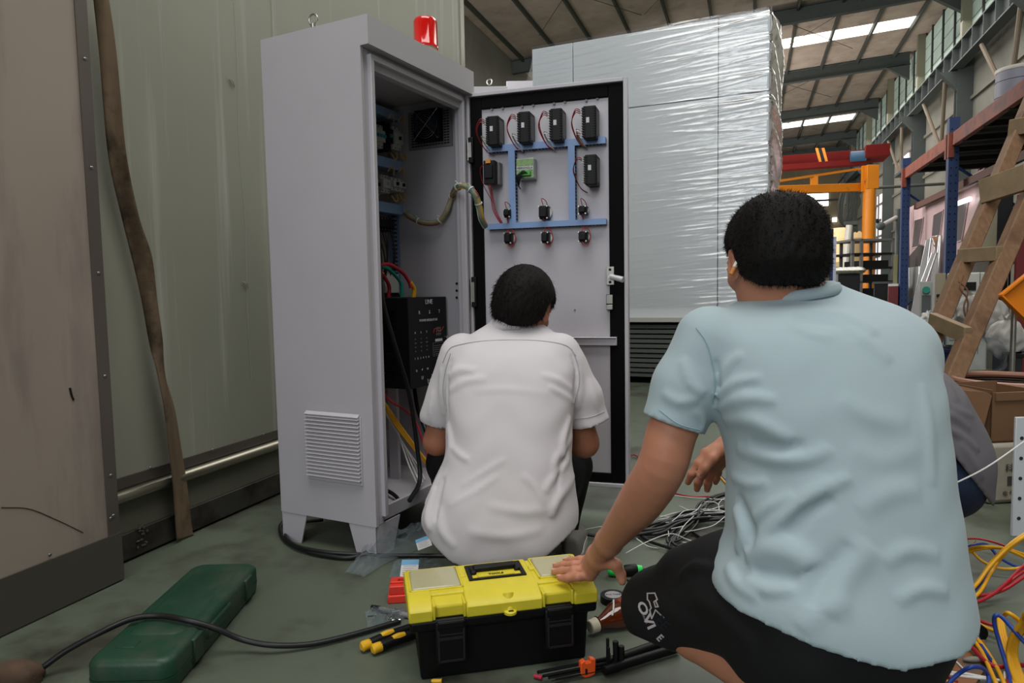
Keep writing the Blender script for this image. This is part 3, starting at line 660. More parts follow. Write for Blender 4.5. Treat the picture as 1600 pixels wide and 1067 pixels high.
M_gask = mat('gasket_black', (8, 8, 9), 0.8, spec=.15); gx0 = .016; gw = .052
m = MB().fbox(df, (gx0, -.006, DZ0+gx0), (gx0+gw-.008, .002, DZ1-gx0)).fbox(df, (DWD-gx0-gw, -.006, DZ0+gx0), (DWD-gx0, .002, DZ1-gx0)).fbox(df, (gx0+gw-.008, -.006, DZ0+gx0), (DWD-gx0-gw, .002, DZ0+gx0+.035)).fbox(df, (gx0+gw-.008, -.006, DZ1-gx0-.045), (DWD-gx0-gw, .002, DZ1-gx0))
obj('gasket', m, M_gask, dr, bevel=.003)
m = MB()
for px, py in ((768.6, 170.7), (785.6, 169.3), (816, 166.7), (833.4, 164.6), (865.7, 162), (882.7, 159.4), (916, 157.3), (933.4, 154), (818, 237), (835, 235)):
    s, z = dp(px, py); m.cyl(dl(s, .002, z), dl(s, -.004, z), .005, seg=10)
s, z = dp(898, 484); m.cyl(dl(s, .002, z), dl(s, -.001, z), .003, seg=8)
obj('stud', m, mat('stud_grey', (120, 116, 116), .6), dr, smooth=True)
def dduct(px0, py0, px1, py1, horizontal):
    y = -.028; s0, z0 = dp(px0, py0, y); s1, z1 = dp(px1, py1, y)
    return s0, s1, min(z0, z1), max(z0, z1)
dd = []
_, zA1 = dp(852, 220.5, -.028); _, zA0 = dp(852, 231, -.028); sA0, _ = dp(759.5, 233, -.028); sA1, _ = dp(946, 219, -.028)
_, zB1 = dp(852, 345.5, -.028); _, zB0 = dp(852, 354.5, -.028)
sv = [(dp(794.8, 290, -.028)[0], dp(805, 290, -.028)[0]), (dp(888, 290, -.028)[0], dp(898.5, 290, -.028)[0])]
dd = [(sA0, sA1, zA0, zA1), (sA0-.004, sA1, zB0, zB1), (sv[0][0], sv[0][1], zB1, zA0), (sv[1][0], sv[1][1], zB1, zA0)]
M_ductd = mat('duct_door', (132, 162, 208), 0.45)
for q in dd: 
    o = obj('wiring_duct', MB().fbox(df, (q[0], -.028, q[2]), (q[1], -.022, q[3])).fbox(df, (q[0]+.001, -.022, q[2]+.001), (q[1]-.001, .001, q[3]-.001)), M_ductd, dr, loc=dl(q[0], 0, q[2]))
    m = MB()
    if q[1]-q[0] > .1:
        s = q[0]+.01
        while s < q[1]-.01: m.fbox(df, (s, -.021, q[2]-.0006), (s+.006, -.003, q[2]+.002)); s += .0125
    else:
        z = q[2]+.01
        while z < q[3]-.01: m.fbox(df, (q[1]-.002, -.021, z), (q[1]+.0006, -.003, z+.006)); z += .0125
    obj('duct_slots', m, M_blackm, o, kind='stuff')
M_term = mat('terminal_metal', (200, 200, 195), 0.35, metal=.6)
M_side = mat('controller_side', (92, 92, 90), 0.5)
def controller(px0, px1, py0, py1, wires):
    y = -.075; s0, z1 = dp(px0, py0, y); s1, z0 = dp(px1, py1, y)
    o = obj('temperature_controller', MB().fbox(df, (s0+.006, y, z0), (s1, 0, z1)), M_black, dr, loc=dl(s0, y, z0), bevel=.003)
    m = MB(); n = 12
    for i in range(n):
        z = z0+.008+(z1-z0-.016)*i/(n-1); m.fbox(df, (s0+.002, y-.003, z-.0022), (s0+.014, y+.012, z+.0022)); m.fbox(df, (s1-.008, y-.0025, z-.002), (s1-.001, y+.012, z+.002))
    obj('terminal_ribs', m, M_black, o, kind='stuff')
    m = MB()
    for i in (0, 1, 2, 8, 9, 10): z = z0+.012+(z1-z0-.016)*i/(n-1); m.cyl(dl(s0-.006, y+.004, z), dl(s0+.003, y+.002, z), .0018, seg=6)
    obj('ferrule', m, M_term, o)
    obj('side_label', MB().fbox(df, (s1, y+.015, z0+.012), (s1+.001, -.015, z1-.012)), M_side, o)
    obj('sticker', MB().fbox(df, (s0+.017, y-.0012, (z0+z1)/2-.002), (s0+.028, y, (z0+z1)/2+.016)), M_print, o)
    for i in range(3): z = z0+.012+(z1-z0-.016)*i/11
    wsx = []
    for i in range(wires):
        za = z1-.012-.006*i if i < 3 else z0+.03-.006*(i-3); ms = [M_red, M_bwire, M_red, M_tan, M_wwire, M_red, M_tan][i % 7]
        r = .03+.006*rng.random()
        pts = [dl(s0-.004, y+.004, za), dl(s0-.02, y-.004, za+.002), dl(s0-r-.004, y+.01, (za+z0)/2+.01), dl(s0-.02, y+.04, z0-.0), dl(s0+.002+.003*i, -.02, z0-.02)] if i < 3 else [dl(s0-.004, y+.004, za), dl(s0-.018, y+.002, za+.004), dl(s0-.012, y+.03, za-.02), dl(s0+.006, -.02, z0-.02)]
        obj('control_wire', MB().tube(pts, .0016, seg=6), ms, o, smooth=True)
    return o
controller(758, 779, 182, 226, 4); controller(807, 828, 175, 222, 5); controller(857, 878, 170, 219, 5); controller(908, 931, 166, 215, 7); controller(911, 932, 242, 288, 2)
# timer and green-faced transmitter
s0, z1 = dp(755, 251, -.07); s1, z0 = dp(773, 287, -.07)
tm = obj('timer_relay', MB().fbox(df, (s0, -.07, z0), (s1, -.035, z1)).fbox(df, (s0+.005, -.078, z0+.02), (s1-.006, -.07, z1-.015)), M_black, dr, loc=dl(s0, -.07, z0), bevel=.002)
obj('relay_body', MB().fbox(df, (s0+.002, -.035, z0+.002), (s1+.008, 0, z1-.002)), mat('relay_grey', (120, 118, 116), .5), tm, bevel=.002)
obj('relay_clip', MB().fbox(df, (s0+.012, -.08, z1-.012), (s0+.03, -.068, z1+.001)), mat('clip_orange', (214, 140, 40), .5), tm)
m = MB()
for k in range(4): m.tube([dl(s0+.015+.004*k, -.07, z0-.002), dl(s0+.018+.003*k, -.05, z0-.03), dl(s0+.02+.004*k, -.03, z0-.09), dl(s0+.045+.003*k, -.02, zB1+.0)], .0013, seg=6)
obj('relay_wires', m, M_red, tm, smooth=True)
m = MB().tube([dl(s0+.008, -.07, z1-.01), dl(s0-.016, -.06, z1-.03), dl(s0-.01, -.04, z0), dl(s0+.02, -.03, z0-.06)], .0014, seg=6)
obj('relay_wires', m, M_red, tm, smooth=True)
s0, z1 = dp(806.5, 248, -.045); s1, z0 = dp(834, 278, -.045)
gt = obj('transmitter', MB().fbox(df, (s0, -.045, z0), (s1, 0, z1)), mat('transmitter_grey', (186, 190, 188), .45), dr, loc=dl(s0, -.045, z0), bevel=.003)
obj('green_face', MB().fbox(df, (s0+.001, -.0465, z0+(z1-z0)*.02), (s1-.001, -.045, z1-.004)), mat('pcb_green', (146, 176, 118), .5, col2=(104, 146, 88), c2scale=60), gt)
obj('white_band', MB().fbox(df, (s0+.001, -.0475, z0+(z1-z0)*.42), (s1-.001, -.0465, z0+(z1-z0)*.6)), M_print, gt)
text('lettering', 'MEIKONGLA', M_black, gt, dl((s0+s1)/2, -.048, z0+(z1-z0)*.51), DX, UZ, .0105)
obj('terminal_strip', MB().fbox(df, (s0+.012, -.058, z0+(z1-z0)*.12), (s1-.01, -.0465, z0+(z1-z0)*.34)), mat('terminal_green', (70, 160, 60), .4), gt, bevel=.001)
m = MB()
for k in range(6): m.tube([dl(s0+.016+.006*k, -.056, z0+(z1-z0)*.2), dl(s0+.008+.004*k, -.07, z0+.008+.003*k), dl(s0+.004+.002*k, -.06, z0-.008-.003*k), dl(s0+.010-.002*k, -.03, z0-.035+.003*k)], .0018, seg=6)
obj('black_leads', m, M_bwire, gt, smooth=True)
# push-button backs
def pushb(px0, px1, py0, py1, up):
    y = -.04; s0, z1 = dp(px0, py0, y); s1, z0 = dp(px1, py1, y); sc = (s0+s1)/2; zc = (z0+z1)/2
    o = obj('push_button', MB().fbox(df, (s0+.002, y, z0+.004), (s1-.004, 0, z1-.004)).fbox(df, (s0+.004, y-.012, z0+.010), (s1-.008, y, z1-.010)), M_black, dr, loc=dl(sc, y, zc), bevel=.002)
    obj('collar', MB().cyl(dl(sc, .001, zc), dl(sc, -.014, zc), (z1-z0)*.42, seg=16), M_term, o, smooth=True)
    m = MB()
    for zz in (z0+.006, z1-.006):
        for ss in (s0+.003, s1-.007): m.cyl(dl(ss, y-.006, zz), dl(ss, y, zz), .0026, seg=8)
    obj('screw_terminal', m, M_term, o)
    k = 1 if up else -1; m = MB()
    if up: m.tube([dl(sc, y-.006, z1-.004), dl(sc-.004, y-.012, z1+.02), dl(sc+.008, -.03, z1+.01), dl(sc+.012, -.02, zc)], .0014, seg=6); m.tube([dl(sc, y-.006, z0+.004), dl(sc, -.03, zB1)], .002, seg=6)
    else: m.tube([dl(sc+.004, -.02, zB0), dl(sc+.022, y+.002, z1-.002), dl(sc+.028, y-.004, zc-.004), dl(sc+.016, y-.01, z0-.012), dl(sc-.002, y-.008, z0+.002)], .0015, seg=6); m.tube([dl(sc, -.02, zB0), dl(sc-.004, y, z1-.004)], .002, seg=6)
    obj('button_wires', m, M_red, o, smooth=True)
pushb(786, 799, 325, 341, True); pushb(841, 858, 320, 343, True); pushb(903, 918, 320, 336, True)
pushb(787, 801, 362, 382, False); pushb(845, 859, 361, 381, False); pushb(903, 919, 360, 379, False)
# latch parts and stay
s0, z1 = dp(947, 417, -.01); s1, z0 = dp(959.5, 445, -.01); lk = obj('latch_plate', MB().fbox(df, (s0, -.01, z0), (s1, 0, z1)), M_steel, dr, loc=dl(s0, 0, z0), bevel=.001)
obj('latch_hole', MB().cyl(dl((s0+s1)/2, -.011, z1-.01), dl((s0+s1)/2, -.009, z1-.01), .005, seg=10).cyl(dl((s0+s1)/2, -.011, z0+.01), dl((s0+s1)/2, -.009, z0+.01), .005, seg=10), M_blackm, lk)
a = dp(954, 432, -.02); b = dp(974, 437, -.03)
obj('latch_lever', MB().cyl(dl(a[0], -.02, a[1]), dl(b[0], -.035, b[1]), .009, .011, seg=16).cyl(dl(a[0], 0, a[1]), dl(a[0], -.026, a[1]), .008), mat('lever_bright', (214, 214, 216), .3, metal=.3), lk, smooth=True)
s0, z1 = dp(947, 460, -.016); s1, z0 = dp(958, 484, -.016); lk = obj('lock_body', MB().fbox(df, (s0, -.016, z0), (s1, 0, z1)), M_black, dr, loc=dl(s0, 0, z0), bevel=.001)
obj('lock_cover', MB().fbox(df, (s0+.001, -.019, z0+.022), (s1-.001, -.016, z1-.002)).fbox(df, (s0+.001, -.022, z0+.001), (s1-.001, -.016, z0+.018)), M_steel, lk, bevel=.001)
s0, z1 = dp(820, 528, -.02); s1, z0 = dp(963.5, 540, -.02)
obj('stiffening_bar', MB().fbox(df, (s0, -.02, z0), (s1, 0, z1)).fbox(df, (s0, -.03, z1), (s1, 0, z1+.004)), M_white, dr, bevel=.002)
for (y0, y1) in ((216, 256), (433, 480)):
    _, z1 = dp(728, y0, -.01); _, z0 = dp(728, y1, -.01)
    h = obj('hinge', MB().fbox(df, (.010, -.022, z0), (.030, -.004, z1)), M_black, dr, loc=dl(0, 0, z0), bevel=.003)
    obj('hinge_pin', MB().cyl(dl(.008, -.016, z0+.01), dl(.008, -.016, z1-.01), .006).fbox(df, (.012, -.026, z0+.02), (.024, -.02, z1-.02)), M_steel, h, smooth=True)
# wiring loom looping from cabinet to door
def ca(px, py, a=AF-.022): b, z = onA(px, py, a); return cl_(a, min(b, PB-.02), z)
pts = [ca(634, 333), ca(643, 340), ca(662, 348), ca(684, 347), ca(698, 330), ca(708, 303)]
q = [P(716, 292, 2.37), P(728, 291, 2.32), P(741, 302, 2.30), P(749, 322, 2.32), P(752, 340, 2.34), P(758, 353, 2.385)]
pth = spline(pts+q, 5)
loom = obj('wiring_loom', MB().tube(pth, .0105, seg=12, sub=1), M_tan, cab, smooth=True)
for k, (mm, ph) in enumerate(((M_grn, 0), (M_yel, 1.6), (M_red, 3.1), (M_tan, 4.6), (M_wwire, 5.6))):
    m = MB().tube([p+V3(math.cos(i*.09+ph)*.0085, 0, math.sin(i*.09+ph)*.0085)+V3(0, -.004, 0) for i, p in enumerate(pth)], .0028, seg=6, sub=1); obj('loom_wire', m, mm, loom, smooth=True)
m = MB()
for i in (8, 16, 24, 30, 38, 44): 
    d = nrm(pth[i+1]-pth[i]); m.cyl(pth[i]-d*.002, pth[i]+d*.002, .0135, seg=12); m.cyl(pth[i]+V3(0, 0, .012), pth[i]+V3(-.01, -.004, .022), .0015, seg=5)
obj('tie_wrap', m, M_print, loom)
# ================================================================ implicit-surface modelling for people
def smin(a, b, k):
    if k <= 0: return np.minimum(a, b)
    h = np.maximum(k-np.abs(a-b), 0)/k; return np.minimum(a, b)-h*h*k*0.25
def smax(a, b, k): return -smin(-a, -b, k)
def cone(p, a, b, ra, rb):
    a = np.asarray(a, float); ab = np.asarray(b, float)-a; t = np.clip(((p-a)@ab)/(ab@ab+1e-12), 0, 1)
    return np.linalg.norm(p-a-t[:, None]*ab, axis=1)-(ra+(rb-ra)*t)
def chain(p, pts, rs, k=0.0):
    d = None
    for i in range(len(pts)-1):
        e = cone(p, pts[i], pts[i+1], rs[i], rs[i+1]); d = e if d is None else smin(d, e, k)
    return d
def schain(p, pts, rs):
    n = len(pts); q = spline(pts, 4); r = spline([(x, 0, 0) for x in rs], 4)[:, 0]; return chain(p, list(q), list(r))
def ellip(p, c, r, A=None):
    q = p-c
    if A is not None: q = q@np.array(A).T
    r = np.array(r, float); k0 = np.linalg.norm(q/r, axis=1); k1 = np.linalg.norm(q/(r*r), axis=1)+1e-9
    return k0*(k0-1)/k1
def sdf_mesh(f, lo, hi, h, slack=1.35):
    lo = np.array(lo, float); hi = np.array(hi, float); B = 8
    nb = np.ceil((hi-lo)/h/B).astype(int); n = nb*B+1
    cg = np.stack(np.meshgrid(*[np.arange(k) for k in nb], indexing='ij'), -1).reshape(-1, 3)
    cc = lo+(cg*B+B/2)*h; dc = np.concatenate([f(cc[i:i+60000]) for i in range(0, len(cc), 60000)])
    V = np.repeat(np.repeat(np.repeat(np.where(dc < 0, -1.0, 1.0).astype(np.float32).reshape(nb), B, 0), B, 1), B, 2)
    V = np.pad(V, ((0, 1), (0, 1), (0, 1)), mode='edge')
    act = cg[np.abs(dc) < B*h*0.87*slack+0.006]
    lg = np.stack(np.meshgrid(*[np.arange(B+1)]*3, indexing='ij'), -1).reshape(-1, 3)
    for i in range(0, len(act), 400):
        a = act[i:i+400]; idx = (a[:, None, :]*B+lg[None]).reshape(-1, 3)
        V[idx[:, 0], idx[:, 1], idx[:, 2]] = f(lo+idx*h)
    ins = V < 0
    c = np.zeros(n-1, np.int8)
    for dx in (0, 1):
        for dy in (0, 1):
            for dz in (0, 1): c += ins[dx:n[0]-1+dx, dy:n[1]-1+dy, dz:n[2]-1+dz]
    cell = np.argwhere((c > 0) & (c < 8)); ids = np.full(n-1, -1, np.int32); ids[cell[:, 0], cell[:, 1], cell[:, 2]] = np.arange(len(cell))
    acc = np.zeros((len(cell), 3)); cnt = np.zeros(len(cell)); co = [(x, y, z) for x in (0, 1) for y in (0, 1) for z in (0, 1)]
    vals = {q: V[cell[:, 0]+q[0], cell[:, 1]+q[1], cell[:, 2]+q[2]] for q in co}
    for q in co:
        for ax in range(3):
            if q[ax] == 0:
                r = list(q); r[ax] = 1; r = tuple(r); va = vals[q]; vb = vals[r]; m = (va < 0) != (vb < 0)
                t = np.where(m, va/(va-vb+1e-20), 0); pt = np.array(q, float)[None]+0*acc; pt[:, ax] += t
                acc[m] += pt[m]; cnt[m] += 1
    vert = lo+(cell+acc/cnt[:, None])*h
    quads = []
    for ax in range(3):
        sl0 = [slice(None)]*3; sl1 = [slice(None)]*3; sl0[ax] = slice(0, n[ax]-1); sl1[ax] = slice(1, n[ax])
        e = np.argwhere(ins[tuple(sl0)] != ins[tuple(sl1)]); u, w_ = [(1, 2), (2, 0), (0, 1)][ax]
        e = e[(e[:, u] > 0) & (e[:, w_] > 0) & (e[:, u] < n[u]-1) & (e[:, w_] < n[w_]-1)]
        g = lambda a, b: ids[tuple((e-np.eye(3, dtype=int)[u]*a-np.eye(3, dtype=int)[w_]*b).T)]
        q = np.stack([g(1, 1), g(0, 1), g(0, 0), g(1, 0)], 1); fl = ~ins[e[:, 0], e[:, 1], e[:, 2]]
        q[fl] = q[fl][:, ::-1]; quads.append(q)
    q = np.vstack(quads); q = q[(q >= 0).all(1)]
    return vert, q
def march(f, pix, t0=0.5, t1=4.0):
    rs = np.array([ray(*p) for p in pix]); t = np.full(len(pix), t0)
    for _ in range(90): t = np.minimum(t+f(O+rs*t[:, None])*0.6/np.linalg.norm(rs, axis=1), t1)
    return O+rs*t[:, None]
class Folds:
    def __init__(s): s.l = []
    def add(s, pts, w_, h):
        pts = np.array(pts); 
        if len(pts) > 2: pts = spline(pts, 3)
        s.l.append((pts, w_, h, pts.min(0)-3*w_, pts.max(0)+3*w_)); return s
    def pix(s, f, lst, w_, h): return s.add(march(f, lst), w_, h)
    def __call__(s, p):
        out = np.zeros(len(p))
        for pts, w_, h, lo, hi in s.l:
            m = ((p > lo) & (p < hi)).all(1)
            if not m.any(): continue
            q = p[m]; best = np.full(len(q), 9.0); n = len(pts)-1; tt = np.zeros(len(q))
            for i in range(n):
                a = pts[i]; ab = pts[i+1]-a; t = np.clip(((q-a)@ab)/(ab@ab+1e-12), 0, 1); d = np.linalg.norm(q-a-t[:, None]*ab, axis=1)
                k = d < best; best[k] = d[k]; tt[k] = (i+t[k])/n
            out[m] += 1.5*h*np.exp(-(best/(w_*.82))**2)*np.sqrt(np.clip(4*tt*(1-tt), 0.0, 1))
        return out
CH = nrm(V3(RX[0], RX[1], 0)); CF = np.cross(UZ, CH)          # level right / level forward of the viewer
class Loft:                                                    # torso: stacked oval rings, rows = (py, xL, xR, depth, halfdepth)
    def __init__(s, rows, expo=2.2, rot=0.0):
        z = []; c = []; a = []; b = []
        for y, xl, xr, d, hb in rows:
            l = P(xl, y, d); r = P(xr, y, d); m_ = (l+r)/2; z.append(m_[2]); c.append(m_); a.append(np.linalg.norm(r-l)/2); b.append(hb)
        o = np.argsort(z); s.z = np.array(z)[o]; s.c = np.array(c)[o]; s.a = np.array(a)[o]; s.b = np.array(b)[o]; s.e = expo
        zz = np.linspace(s.z[0], s.z[-1], 60)
        def sm(v):
            v = np.interp(zz, s.z, v); k = np.array([1, 2, 3, 2, 1])/9; return np.convolve(np.pad(v, 2, mode='edge'), k, 'valid')
        s.cx = sm(s.c[:, 0]); s.cy = sm(s.c[:, 1]); s.aa = sm(s.a); s.bb = sm(s.b); s.zz = zz
        s.X = CH*math.cos(rot)+CF*math.sin(rot); s.Y = np.cross(UZ, s.X)
    def __call__(s, p):
        z = p[:, 2]; cx = np.interp(z, s.zz, s.cx); cy = np.interp(z, s.zz, s.cy); a = np.interp(z, s.zz, s.aa); b = np.interp(z, s.zz, s.bb)
        dx = p[:, 0]-cx; dy = p[:, 1]-cy; x = np.abs(dx*s.X[0]+dy*s.X[1])/a; y = np.abs(dx*s.Y[0]+dy*s.Y[1])/b
        k = (x**s.e+y**s.e)**(1/s.e); d = (k-1)*np.minimum(a, b)*1.0
        return np.maximum(d, np.maximum(z-s.zz[-1], s.zz[0]-z))
def hframe(fwd, up=(0, 0, 1)):                                 # rows: right, forward, up of a head
    fwd = nrm(fwd); up = nrm(np.array(up, float)-fwd*np.dot(up, fwd)); return np.array([np.cross(fwd, up), fwd, up])
def head_sdf(p, c, A, s=1.0):
    q = ((p-c)@A.T)/s
    d = ellip(q, V3(0, -.012, .02), (.077, .096, .094))
    d = smin(d, ellip(q, V3(0, .022, -.035), (.064, .068, .082)), .03)
    d = smin(d, ellip(q, V3(0, .052, -.088), (.032, .032, .026)), .03)
    d = smin(d, ellip(q, V3(0, .082, .022), (.052, .014, .012)), .02)
    d = smin(d, cone(q, V3(0, .088, .008), V3(0, .110, -.032), .007, .012), .014)
    for sx in (-1, 1):
        d = smax(d, -ellip(q, V3(sx*.031, .098, .002), (.017, .014, .011)), .012)
        d = smin(d, ellip(q, V3(sx*.012, .1, -.036), (.008, .009, .007)), .008)
        d = smin(d, ellip(q, V3(sx*.046, .062, -.022), (.022, .022, .02)), .02)
        e = ellip(q, V3(sx*.084, -.008, -.012), (.009, .019, .034), rotA(sx)); e = smax(e, -ellip(q, V3(sx*.093, -.004, -.008), (.007, .011, .022)), .006)
        d = smin(d, e, .008)
    d = smin(d, ellip(q, V3(0, .090, -.058), (.024, .012, .0065)), .006); d = smin(d, ellip(q, V3(0, .088, -.070), (.021, .011, .0065)), .006)
    d = smax(d, -ellip(q, V3(0, .102, -.064), (.024, .008, .0014)), .003)
    return d*s
def rotA(sx):
    t = sx*0.38; return np.array([[math.cos(t), -math.sin(t), 0], [math.sin(t), math.cos(t), 0], [0, 0, 1]])
def hair_sdf(p, c, A, s, thick, nape, side, seed, fringe=.05, ex=2.0):
    q = ((p-c)@A.T)/s; y = q[:, 1]; z = q[:, 2]; x = q[:, 0]
    zmin = np.interp(y, [-.12, -.06, -.022, -.005, .03, .06, .1], [nape, nape, nape+.03, side+.03, side+.012, side+.03, fringe])
    t = thick*np.clip((z-zmin)/.05+.25, .2, 1.0)
    d = ellip(q, V3(0, -.012, .02), (.077, .096, .094))-t
    if ex > 2: qq = np.abs((q-V3(0, -.012, .018))/V3(.077, .096, .092)); d = np.minimum(d, ((qq**ex).sum(1)**(1/ex)-1)*.08-t*.75)
    d = smin(d, ellip(q, V3(0, -.02, -.03), (.066, .075, .065))-t*.6, .03)
    az = np.arctan2(x, y+.02); rnd = np.sin(az*23+seed+6*np.sin(z*30))*.5+np.sin(az*41+seed*2+z*40)*.3+np.sin(az*9+z*55+seed)*.4
    d = d-rnd*.0006*np.clip(t/.012, .3, 1.4)
    d = smax(d, zmin-z+rnd*.002, .006)
    for sx in (-1, 1): d = smax(d, -ellip(q, V3(sx*.092, -.004, -.012), (.024, .025, .038)), .004)
    return d*s
def strands(mb, verts, quads, n, ln, down, seed, wd=.0007, up=.55):
    r = np.random.RandomState(int(seed)); k = r.choice(len(quads), n); q = quads[k]; a = verts[q[:, 0]]; b = verts[q[:, 1]]; d_ = verts[q[:, 3]]
    nn = np.cross(b-a, d_-a); nn /= np.linalg.norm(nn, axis=1)[:, None]+1e-12
    V = []; Fc = []
    for i in range(n):
        d = nn[i]*(up+.3*r.rand())+np.array(down)*(.5+.4*r.rand())+r.normal(0, .22, 3); d = nrm(d); L = ln*(.6+.7*r.rand()); t = nrm(np.cross(d, [.3, .5, .8])); u = np.cross(d, t); o = a[i]-nn[i]*.002
        j = 4*i; V += [o+t*wd, o-t*.5*wd+u*wd, o-t*.5*wd-u*wd, o+d*L]; Fc += [(j, j+1, j+3), (j+1, j+2, j+3), (j+2, j, j+3)]
    mb.add(V, Fc)
def hand_sdf(p, wrist, kn, fingers, thumb, s=1.0):             # kn: four knuckles, fingers: four lists of three joints
    d = None
    for i in range(4):
        e = cone(p, wrist, kn[i], .019*s, .0125*s); d = e if d is None else smin(d, e, .016)
    for i in range(3):
        mp_ = [(wrist*.45+kn[j]*.55) for j in (i, i+1)]; d = smin(d, cone(p, mp_[0], mp_[1], .0145*s, .0145*s), .014)
    for i in range(4):
        r = (.0092, .0094, .0090, .0080)[i]*s
        pts = [kn[i]]+list(fingers[i]); e = chain(p, pts, [r*1.12, r*1.04, r*.95, r*.82], .003)
        for q in pts[1:-1]: e = smin(e, ellip(p, q, (r*1.07,)*3), .004)
        d = smin(d, e, .005)
    e = chain(p, thumb, [.016*s, .0125*s, .0105*s, .0088*s][:len(thumb)], .005); return smin(d, e, .010)

M_skin = mat('skin', (190, 130, 102), 0.5, var=0.06, vscale=18, bump=0.12, bscale=500, sss=0.12)
M_skin2 = mat('skin_tan', (166, 110, 84), 0.5, var=0.06, vscale=18, bump=0.1, bscale=400, sss=0.1)
M_hair = mat('black_hair', (18, 15, 14), 0.75, spec=0.25)
M_eye = mat('eye_white', (225, 222, 215), 0.2)
M_blue = mat('tshirt_pale_blue', (166, 184, 190), 0.85, var=0.02, vscale=5, bump=0.12, bscale=900, sheen=0.15)
M_wsh = mat('shirt_white', (210, 205, 208), 0.8, var=0.02, vscale=5, bump=0.10, bscale=700, sheen=0.1)
M_shorts = mat('shorts_black', (11, 11, 15), 0.75, bump=0.1, bscale=500)
M_trous = mat('trousers_dark', (8, 8, 11), 0.85, spec=.2, bump=0.1, bscale=500)
M_grysh = mat('shirt_grey', (112, 108, 114), 0.85, bump=0.1, bscale=600)
M_jean = mat('jeans_blue', (26, 40, 66), 0.8, var=0.2, vscale=60, bump=0.15, bscale=700)
def addhead(parent, c, A, s, nm_f, thick, nape, side, seed, nst, ln, fringe=.05, bulge=None):
    lo = c-.16*s; hi = c+.16*s
    def hf(p):
        d = hair_sdf(p, c, A, s, thick, nape, side, seed, fringe, 2.6 if s < .925 else 2.0)
        return d
    v, q = sdf_mesh(hf, lo, hi, .0028)
    mb = MB(); 
    ho = obj('hair', (v, q), M_hair, parent, smooth=True, angle=180, recalc=False)
    strands(mb, v, q, nst, ln, -A[2]*.6-A[1]*.3 if ln < .015 else -A[2]*1.1-A[1]*.2, seed, .0007, .55 if ln < .015 else .12); so = obj('hair_strands', mb, M_hair, ho, recalc=False, kind='stuff')
    for sx in (-1, 1):
        e = c+A.T@V3(sx*.031, .084, .002)*s; eo = obj('eye', MB().ball(e, .0115*s, 14, 9), M_eye, parent, smooth=True, loc=e); obj('iris', MB().ball(e+A[1]*.0075*s, .0055*s, 10, 7), M_hair, eo, smooth=True)
    m = MB()
    for sx in (-1, 1): m.tube([c+A.T@V3(sx*(.014+.009*i), .0925-.0045*i*i*.5, .020+.003*math.sin(i))*s for i in range(4)], .0022*s, seg=6)
    obj('eyebrows', m, M_hair, parent, smooth=True)
    return ho

# ================================================================ man in the pale blue T-shirt
m2 = thing('person', 'man squatting in pale blue T-shirt and black shorts, left hand on the yellow toolbox', 'person', (P(1300, 1000, 1.15)[0], P(1300, 1000, 1.15)[1], 0))
H2 = P(1208, 407, 1.24); A2 = hframe(-CH*.06+CF-UZ*.25, UZ*1.0+CH*.03)
sh = Loft([(440, 1215, 1290, 1.25, .03), (452, 1200, 1316, 1.25, .05), (464, 1165, 1356, 1.245, .070), (480, 1128, 1390, 1.235, .086), (500, 1108, 1413, 1.215, .104), (525, 1102, 1433, 1.205, .116), (560, 1104, 1447, 1.195, .126), (620, 1110, 1459, 1.18, .136), (700, 1140, 1467, 1.165, .142), (775, 1140, 1474, 1.15, .146), (840, 1142, 1483, 1.14, .15), (900, 1114, 1492, 1.13, .16), (940, 1120, 1501, 1.125, .164), (1000, 1150, 1500, 1.12, .162), (1060, 1160, 1490, 1.12, .15)], 2.3)
SL0 = P(1092, 545, 1.205); SLe = P(1028, 748, 1.21); Slh = P(1053, 662, 1.205); WL = P(951, 847, 1.40)
SR0 = P(1402, 548, 1.27); SRe = P(1340, 690, 1.46); WR = P(1137, 700, 1.52)
hp = P(1113, 905, 1.12)
def shirt2_base(p):
    d = sh(p)
    sl = smin(cone(p, P(1112, 536, 1.21), P(1072, 606, 1.205), .066, .056), cone(p, P(1072, 606, 1.205), P(1043, 690, 1.205), .056, .056), .02)
    nsl = nrm(Slh-SL0)
    cut = (p-Slh)@nrm(nsl+CH*.28*0-UZ*0.0)
    sl = np.maximum(sl, cut); sl = np.maximum(sl, -np.where(cut > -.05, cone(p, SL0, SLe, .049, .046), 1.0))
    d = smin(d, sl, .022)
    rs_ = cone(p, P(1392, 556, 1.24), P(1360, 640, 1.36), .075, .068); rs_ = np.maximum(rs_, (p-P(1365, 640, 1.36))@nrm(SRe-SR0)); d = smin(d, rs_, .05)
    xr_ = (p-hp)@CH
    hem = (.336-np.interp(xr_, [0, .22, .32, .40], [0, .05, .042, .02]))-p[:, 2]
    d = np.maximum(d, hem)
    return d
f2 = Folds(); _b = shirt2_base
